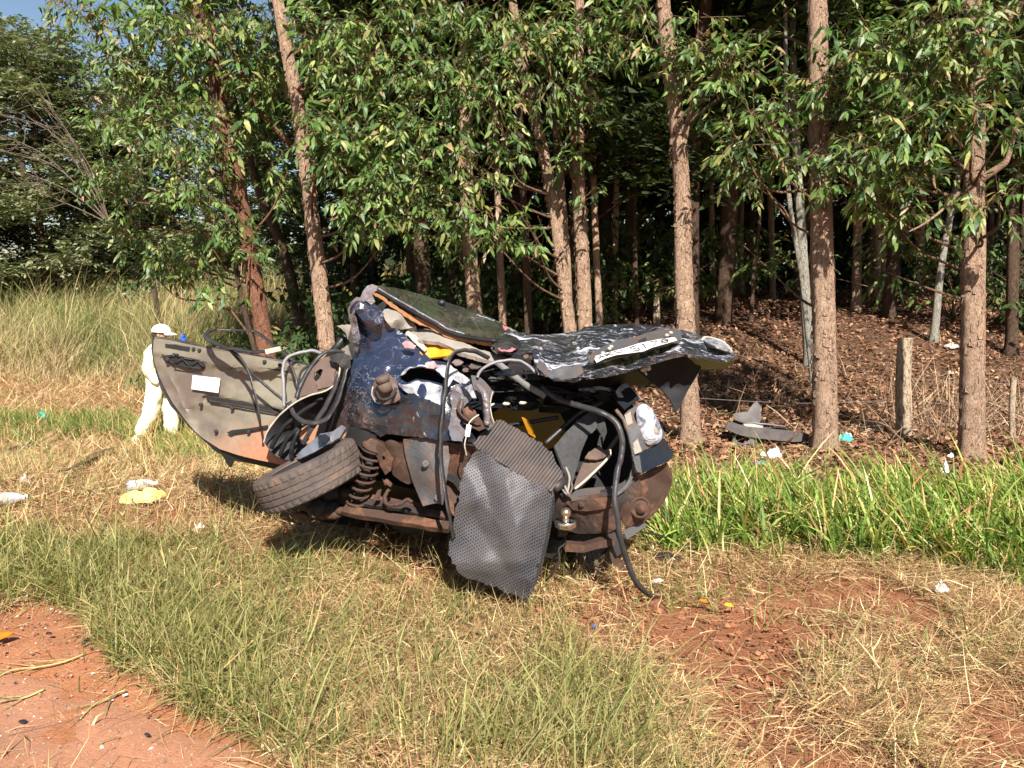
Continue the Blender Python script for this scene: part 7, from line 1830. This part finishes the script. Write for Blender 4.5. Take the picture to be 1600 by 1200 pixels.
# ------------------------------------------------------------------ bumper pieces thrown into the wood
def bumper_piece():
    b = gp(1195, 700)
    root = thing("broken_bumper", "broken grey bumper lying among the leaves left of the thick pale brown trunk", "bumper", b)
    d = project(b)[2]
    patch("curved_end", [(1141, 698), (1146, 682), (1152, 690), (1160, 693), (1168, 690), (1178, 680), (1184, 676), (1191, 682), (1192, 706), (1186, 714), (1166, 717), (1150, 713)], [(1141, 698, d + .02), (1166, 716, d - .14), (1192, 700, d + .05), (1165, 695, d - .10)], M_BUMPER, root, 4, seed=170, thick=0.012)
    patch("upright_wing", [(1145, 647), (1156, 644), (1168, 643), (1176, 632), (1182, 626), (1188, 634), (1190, 655), (1184, 664), (1160, 660), (1148, 656)], [(1145, 647, d + .22), (1182, 626, d + .35), (1190, 655, d + .3), (1160, 660, d + .1)], M_BUMPER, root, 4, amp=.05, seed=171, thick=0.008)
    patch("top_shell", [(1133, 663), (1142, 660), (1148, 654), (1162, 656), (1176, 660), (1192, 664), (1194, 674), (1180, 676), (1160, 672), (1146, 671)], [(1133, 663, d + .1), (1162, 656, d + .28), (1194, 670, d + .22), (1160, 672, d)], M_BUMPER, root, 4, amp=.03, seed=172, thick=0.008)
    patch("pale_insert", [(1161, 662), (1176, 662), (1192, 666), (1192, 670), (1178, 669), (1166, 668)], [(1161, 662, d + .06), (1192, 668, d + .10), (1178, 669, d + .02)], M_PALE, root, 3, thick=0.004)
    mb = MB(); mb.tube([P(1135, 664, d + .0), P(1160, 673, d - .02), P(1200, 678, d - .02), P(1240, 682, d), P(1262, 683, d + .05)], [0.03, .042, .048, .046, .03], prof=[(-.5, -1), (.5, -1), (.6, 1), (-.6, 1)], smooth_n=4); mb.build("long_strip", M_BUMPER, root, shade=False)
    mb = MB(); mb.tube([P(1168, 660, d + .15), P(1200, 663, d + .2), P(1232, 667, d + .25)], .008, 5); mb.build("thin_rod", M_GREYTUBE, root)
    mb = MB(); mb.tube([P(1231, 690, d - .1), P(1242, 680, d - .1), P(1252, 668, d - .1)], .010, 5); mb.build("stick", M_TWIG, root)
bumper_piece()

# ------------------------------------------------------------------ litter
def scrap(name, label, cat, u, v, w, h, m, seed, lift=0.0, amp=0.05, group=None, ang=0.0, cone=0.4, thick=0.003):
    """a crumpled scrap lying on the ground: a real folded sheet with height"""
    c = gp(u, v); d = project(c)[2]
    W = w * d / FPX / 2; H = h * d / FPX
    flat = cat in ("shard", "chip", "lens chip")
    rings, sg = (3, 7) if flat else (9, 22)
    V = []; F = []
    rg = np.random.default_rng(seed)
    rad = rg.uniform(.65, 1.15, sg) if flat else np.array([.70 + .6 * vnoise(math.cos(t) * 1.6 + 9 + seed, math.sin(t) * 1.6 + seed, seed) for t in np.arange(sg) * 2 * math.pi / sg])
    tl = rg.normal(0, .25, 2)
    for i in range(rings + 1):
        r = i / rings
        for k in range(sg):
            t = 2 * math.pi * k / sg
            x = W * r * rad[k] * math.cos(t); y = W * (.55 if flat else .75) * r * rad[k] * math.sin(t)
            if flat: z = .35 * H * (1 - r ** 4) + .012 + (x * tl[0] + y * tl[1])
            else: z = H * (max(0, 1 - r * r) ** .7) * (.15 + 1.1 * float(fbm(x / W * 1.9 + seed, y / W * 2.3, seed, 3))) * .9 + .012 + .5 * H * (float(vnoise(x / W * 5 + seed, y / W * 5, seed)) - .4) * (1 - r * .6)
            xr = x * math.cos(ang) - y * math.sin(ang); yr = x * math.sin(ang) + y * math.cos(ang)
            V.append((c[0] + xr, c[1] + yr, float(ground_z(c[0] + xr, c[1] + yr)) + max(z, .004) + lift))
    for i in range(rings):
        for k in range(sg): F.append((i * sg + k, (i + 1) * sg + k, (i + 1) * sg + (k + 1) % sg, i * sg + (k + 1) % sg))
    mb = MB(); mb.add(V, F); o = mb.build(name, m, None, shade=False, origin=c)
    o.modifiers.new("t", 'SOLIDIFY').thickness = thick
    return tag(o, label, cat, group)

def bottle(label, u, v, L, r, ang, m=None, group=None):
    c = gp(u, v); d = project(c)[2]
    root = thing("plastic_bottle", label, "bottle", c, group)
    L = L * d / FPX; r = r * d / FPX
    ax = np.array([math.cos(ang), math.sin(ang), 0.06]); ax /= np.linalg.norm(ax)
    o = c + np.array([0, 0, r + 0.02]) - ax * L / 2
    mb = MB(); mb.lathe(o, ax, [(0, 0), (r * .8, 0), (r, L * .06), (r, L * .25), (r * .9, L * .3), (r, L * .36), (r * .97, L * .55), (r, L * .6), (r * .8, L * .75), (r * .35, L * .9), (r * .33, L * .95)], 16); mb.build("bottle", m or M_CLEAR, root)
    mb = MB(); mb.lathe(o, ax, [(r * .4, L * .93), (r * .4, L * 1.02), (0, L * 1.02)], 12); mb.build("bottle_cap", M_WHITE, root)
    mb = MB(); mb.lathe(o, ax, [(r * 1.02, L * .36), (r * 1.02, L * .58)], 16); mb.build("bottle_label", M_PALE, root)
    return root

bottle("clear plastic bottle lying across the top of the yellow bag", 224, 770, 44, 9, 0.15)
bottle("clear plastic bottle at the left edge on the straw", 14, 793, 56, 10, 0.1)
scrap("plastic_bag", "bright yellow plastic bag lying on the straw left of the wreck", "bag", 224, 786, 62, 24, M_BAGY, 3, .02)
scrap("paper_scrap", "white and yellow scrap between the left bottle and the black strip", "paper", 40, 754, 18, 9, M_WHITE, 4)
scrap("paper_scrap", "small white scrap by the far path in front of the dry field", "paper", 70, 586, 10, 5, M_WHITE, 5, .03)
scrap("teal_cup", "crumpled teal cup in the green grass strip at the left", "cup", 69, 664, 15, 12, M_TEAL, 6, .10)
scrap("paper_scrap", "white scrap on the mown grass below the wreck's tyre", "paper", 314, 834, 12, 8, M_WHITE, 7, .03)
scrap("paper_scrap", "grey white scrap in the grass in front of the axle beam", "paper", 462, 872, 24, 10, M_PALE, 8, .05)
scrap("white_bag", "round white bag next to the broken bumper", "bag", 1204, 722, 36, 24, M_WHITE, 9, .02, thick=0.01)
scrap("blue_wrapper", "indigo wrapper tucked under the round white bag", "wrapper", 1188, 733, 26, 10, M_INDIGO, 10, .02)
scrap("teal_bag", "teal and white bag right of the thick pale brown trunk's foot", "bag", 1321, 694, 24, 18, M_TEAL, 11, .02, thick=0.006)
scrap("paper_scrap", "white flap hanging out of the teal bag", "paper", 1324, 692, 16, 8, M_WHITE, 12, .05)
scrap("paper_scrap", "grey scrap on red soil left of the fence post", "paper", 1358, 680, 16, 8, M_PALE, 13, .02)
scrap("paper_scrap", "white scrap beside the wreck's right rear wing", "paper", 1057, 768, 22, 11, M_WHITE, 14, .03)
scrap("paper_scrap", "white crumpled paper on the straw below the tall grass", "paper", 1468, 934, 24, 14, M_WHITE, 15, .03)
scrap("paper_scrap", "pale blue white plastic caught halfway up the tall grass", "plastic", 1472, 778, 14, 18, M_WHITE, 16, .18)
scrap("paper_scrap", "small white plastic at the foot of the stout rough trunk", "plastic", 1483, 738, 10, 8, M_WHITE, 17, .12)
scrap("paper_scrap", "grey sheet on the wood floor left of the stout rough trunk", "paper", 1487, 545, 24, 7, M_PALE, 18, .02)
scrap("paper_scrap", "pale scrap on the wood floor between post and stout trunk", "paper", 1485, 587, 10, 5, M_PALE, 19, .02)
scrap("amber_chip", "amber lens chip on the straw right of the rubber seal's end", "lens chip", 1138, 966, 20, 14, M_AMBER, 20, .05)
scrap("amber_chip", "orange brown chip left of the amber lens chip", "lens chip", 1098, 955, 16, 9, M_ORANGE, 21, .04)
scrap("white_board_scrap", "white and red chip under the end of the long rubber seal", "chip", 1026, 926, 24, 12, M_WHITE, 22, .05, ang=-.5)
scrap("red_chip", "red chip next to the black plastic shard", "lens chip", 1026, 880, 7, 6, M_RED, 23, .03)
scrap("red_chip", "red chip on the scraped soil below the hitch", "lens chip", 928, 952, 8, 6, M_RED, 24, .02)
scrap("blue_chip", "small blue chip on the scraped soil", "chip", 928, 986, 8, 6, M_BLUE, 25, .01)
scrap("black_chip", "black shard on the red bank at the lower left", "shard", 78, 997, 12, 6, M_PLASTIC, 26, .01)
scrap("black_chip", "black and tan block at the end of the red bank", "shard", 136, 1014, 18, 16, M_GLOSS, 27, .02, ang=.8)
scrap("black_chip", "small black shard on the dusty road edge", "shard", 230, 1161, 12, 7, M_PLASTIC, 28, .02)
scrap("black_chip", "dark flat shard on the asphalt at the lower left", "shard", 36, 1138, 18, 5, M_PLASTIC, 29, .015)
scrap("white_chip", "white chip at the border of road and grass", "chip", 197, 1094, 10, 6, M_WHITE, 30, .01)
scrap("white_chip", "curved white chip in the straw at the lower right", "chip", 1075, 1081, 8, 9, M_PALE, 31, .01)

def orange_lens():
    c = gp(-4, 1012)
    root = thing("orange_lens", "orange indicator lens lying on the red bank at the left edge", "lens", c)
    d = project(c)[2]; s = d / FPX
    V = []; n = 16
    for i in range(n + 1):
        t = i / n
        for j in range(7):
            q = (j / 6 - .5) * 2
            w = 14 * s * (1 - t ** 2.2) ** .7 + 0.002
            V.append((c[0] + (t * 44 - 30) * s, c[1] + q * w * 1.3 + (t * 20) * s, c[2] + 0.015 + 13 * s * (1 - q * q) * (1 - t * t * .8) + t * 8 * s))
    F = [(i * 7 + j, (i + 1) * 7 + j, (i + 1) * 7 + j + 1, i * 7 + j + 1) for i in range(n) for j in range(6)]
    mb = MB(); mb.add(V, F); o = mb.build("lens_shell", M_ORANGE, root); o.modifiers.new("t", 'SOLIDIFY').thickness = .004
    mb = MB(); mb.ball(c + np.array([-4 * s, -6 * s, .02 + 9 * s]), 7 * s, 5 * s, 4 * s); mb.build("amber_spot", M_AMBER, root)
orange_lens()

def curved_strip():
    root = thing("plastic_strip", "black torn plastic strip curving over the straw at the left", "strip", gp(140, 738))
    pts = [gp(92, 752), gp(112, 750), gp(135, 738), gp(150, 727), gp(174, 718)]
    pts = [p + np.array([0, 0, .085 + .03 * k / 2]) for k, p in enumerate(pts)]
    mb = MB(); mb.tube(pts, [.02, .03, .035, .05, .045], prof=[(-1, -.12), (0, -.35), (1, -.12), (1, .0), (0, -.2), (-1, 0)], smooth_n=5); mb.build("strip", M_GLOSS, root)
    o = scrap("plastic_shard", "dark plastic shard lying at the left edge of the straw", "shard", 30, 714, 46, 14, M_PLASTIC, 50, .09)
    c = gp(1043, 888); d = project(c)[2]
    root = thing("plastic_shard", "black plastic shard on the straw right of the wreck", "shard", c)
    mb = MB(); mb.tube([gp(1022, 886) + np.array([0, 0, .07]), gp(1040, 889) + np.array([0, 0, .08]), gp(1064, 893) + np.array([0, 0, .07])], [.02, .028, .012], prof=[(-1.2, -.4), (1.2, -.4), (1.0, .4), (-1.0, .4)]); mb.build("shard", M_PLASTIC, root, shade=False)
curved_strip()

# broken stems of coarse grass blown onto the road edge, each a stalk with torn leaves
def stem(label, pix, seed):
    rg = np.random.default_rng(seed)
    pts = [gp(*p) + np.array([0, 0, .022]) for p in pix]
    root = thing("grass_stalk", label, "grass stem", pts[0])
    mb = MB(); mb.tube(pts, list(np.linspace(.0042, .002, len(pts))), 6, smooth_n=5); mb.build("stalk", M_STEM, root)
    pp, _ = catmull(pts, [1] * len(pts), 6); pp = np.array(pp)
    k = rg.integers(1, len(pp) - 1, 9); m = len(k)
    dv = pp[-1] - pp[0]; a0 = math.atan2(dv[1], dv[0])
    V, T, C = blades(pp[k], rg.uniform(.08, .22, m), rg.uniform(.004, .008, m), a0 + rg.normal(0, .35, m), rg.normal(1.42, .08, m), rg.normal(.1, .1, m), pick(rg, m, STRAWS[:2] + DRYGREEN, [2, 2, 1, 1, 1]), 3, rg)
    fast_mesh("torn_leaf", V, T, M_STRAW, root, col=C)['kind'] = 'stuff'
M_STEM = plain("stem_straw", (0.42, 0.34, 0.13), 0.8, 0.2)
stem("broken straw stem lying across the red bank towards the road", [(135, 1028), (100, 1042), (60, 1050), (20, 1055), (-10, 1070)], 1)
stem("straw stem on the road at the lower left edge", [(70, 1085), (40, 1098), (0, 1105), (-30, 1112)], 2)
stem("green straw stem pointing from the grass onto the road", [(197, 1086), (170, 1098), (145, 1112), (126, 1132)], 3)
stem("long pale stem arching over the straw at the left", [(136, 718), (124, 755), (112, 785), (90, 815)], 6)
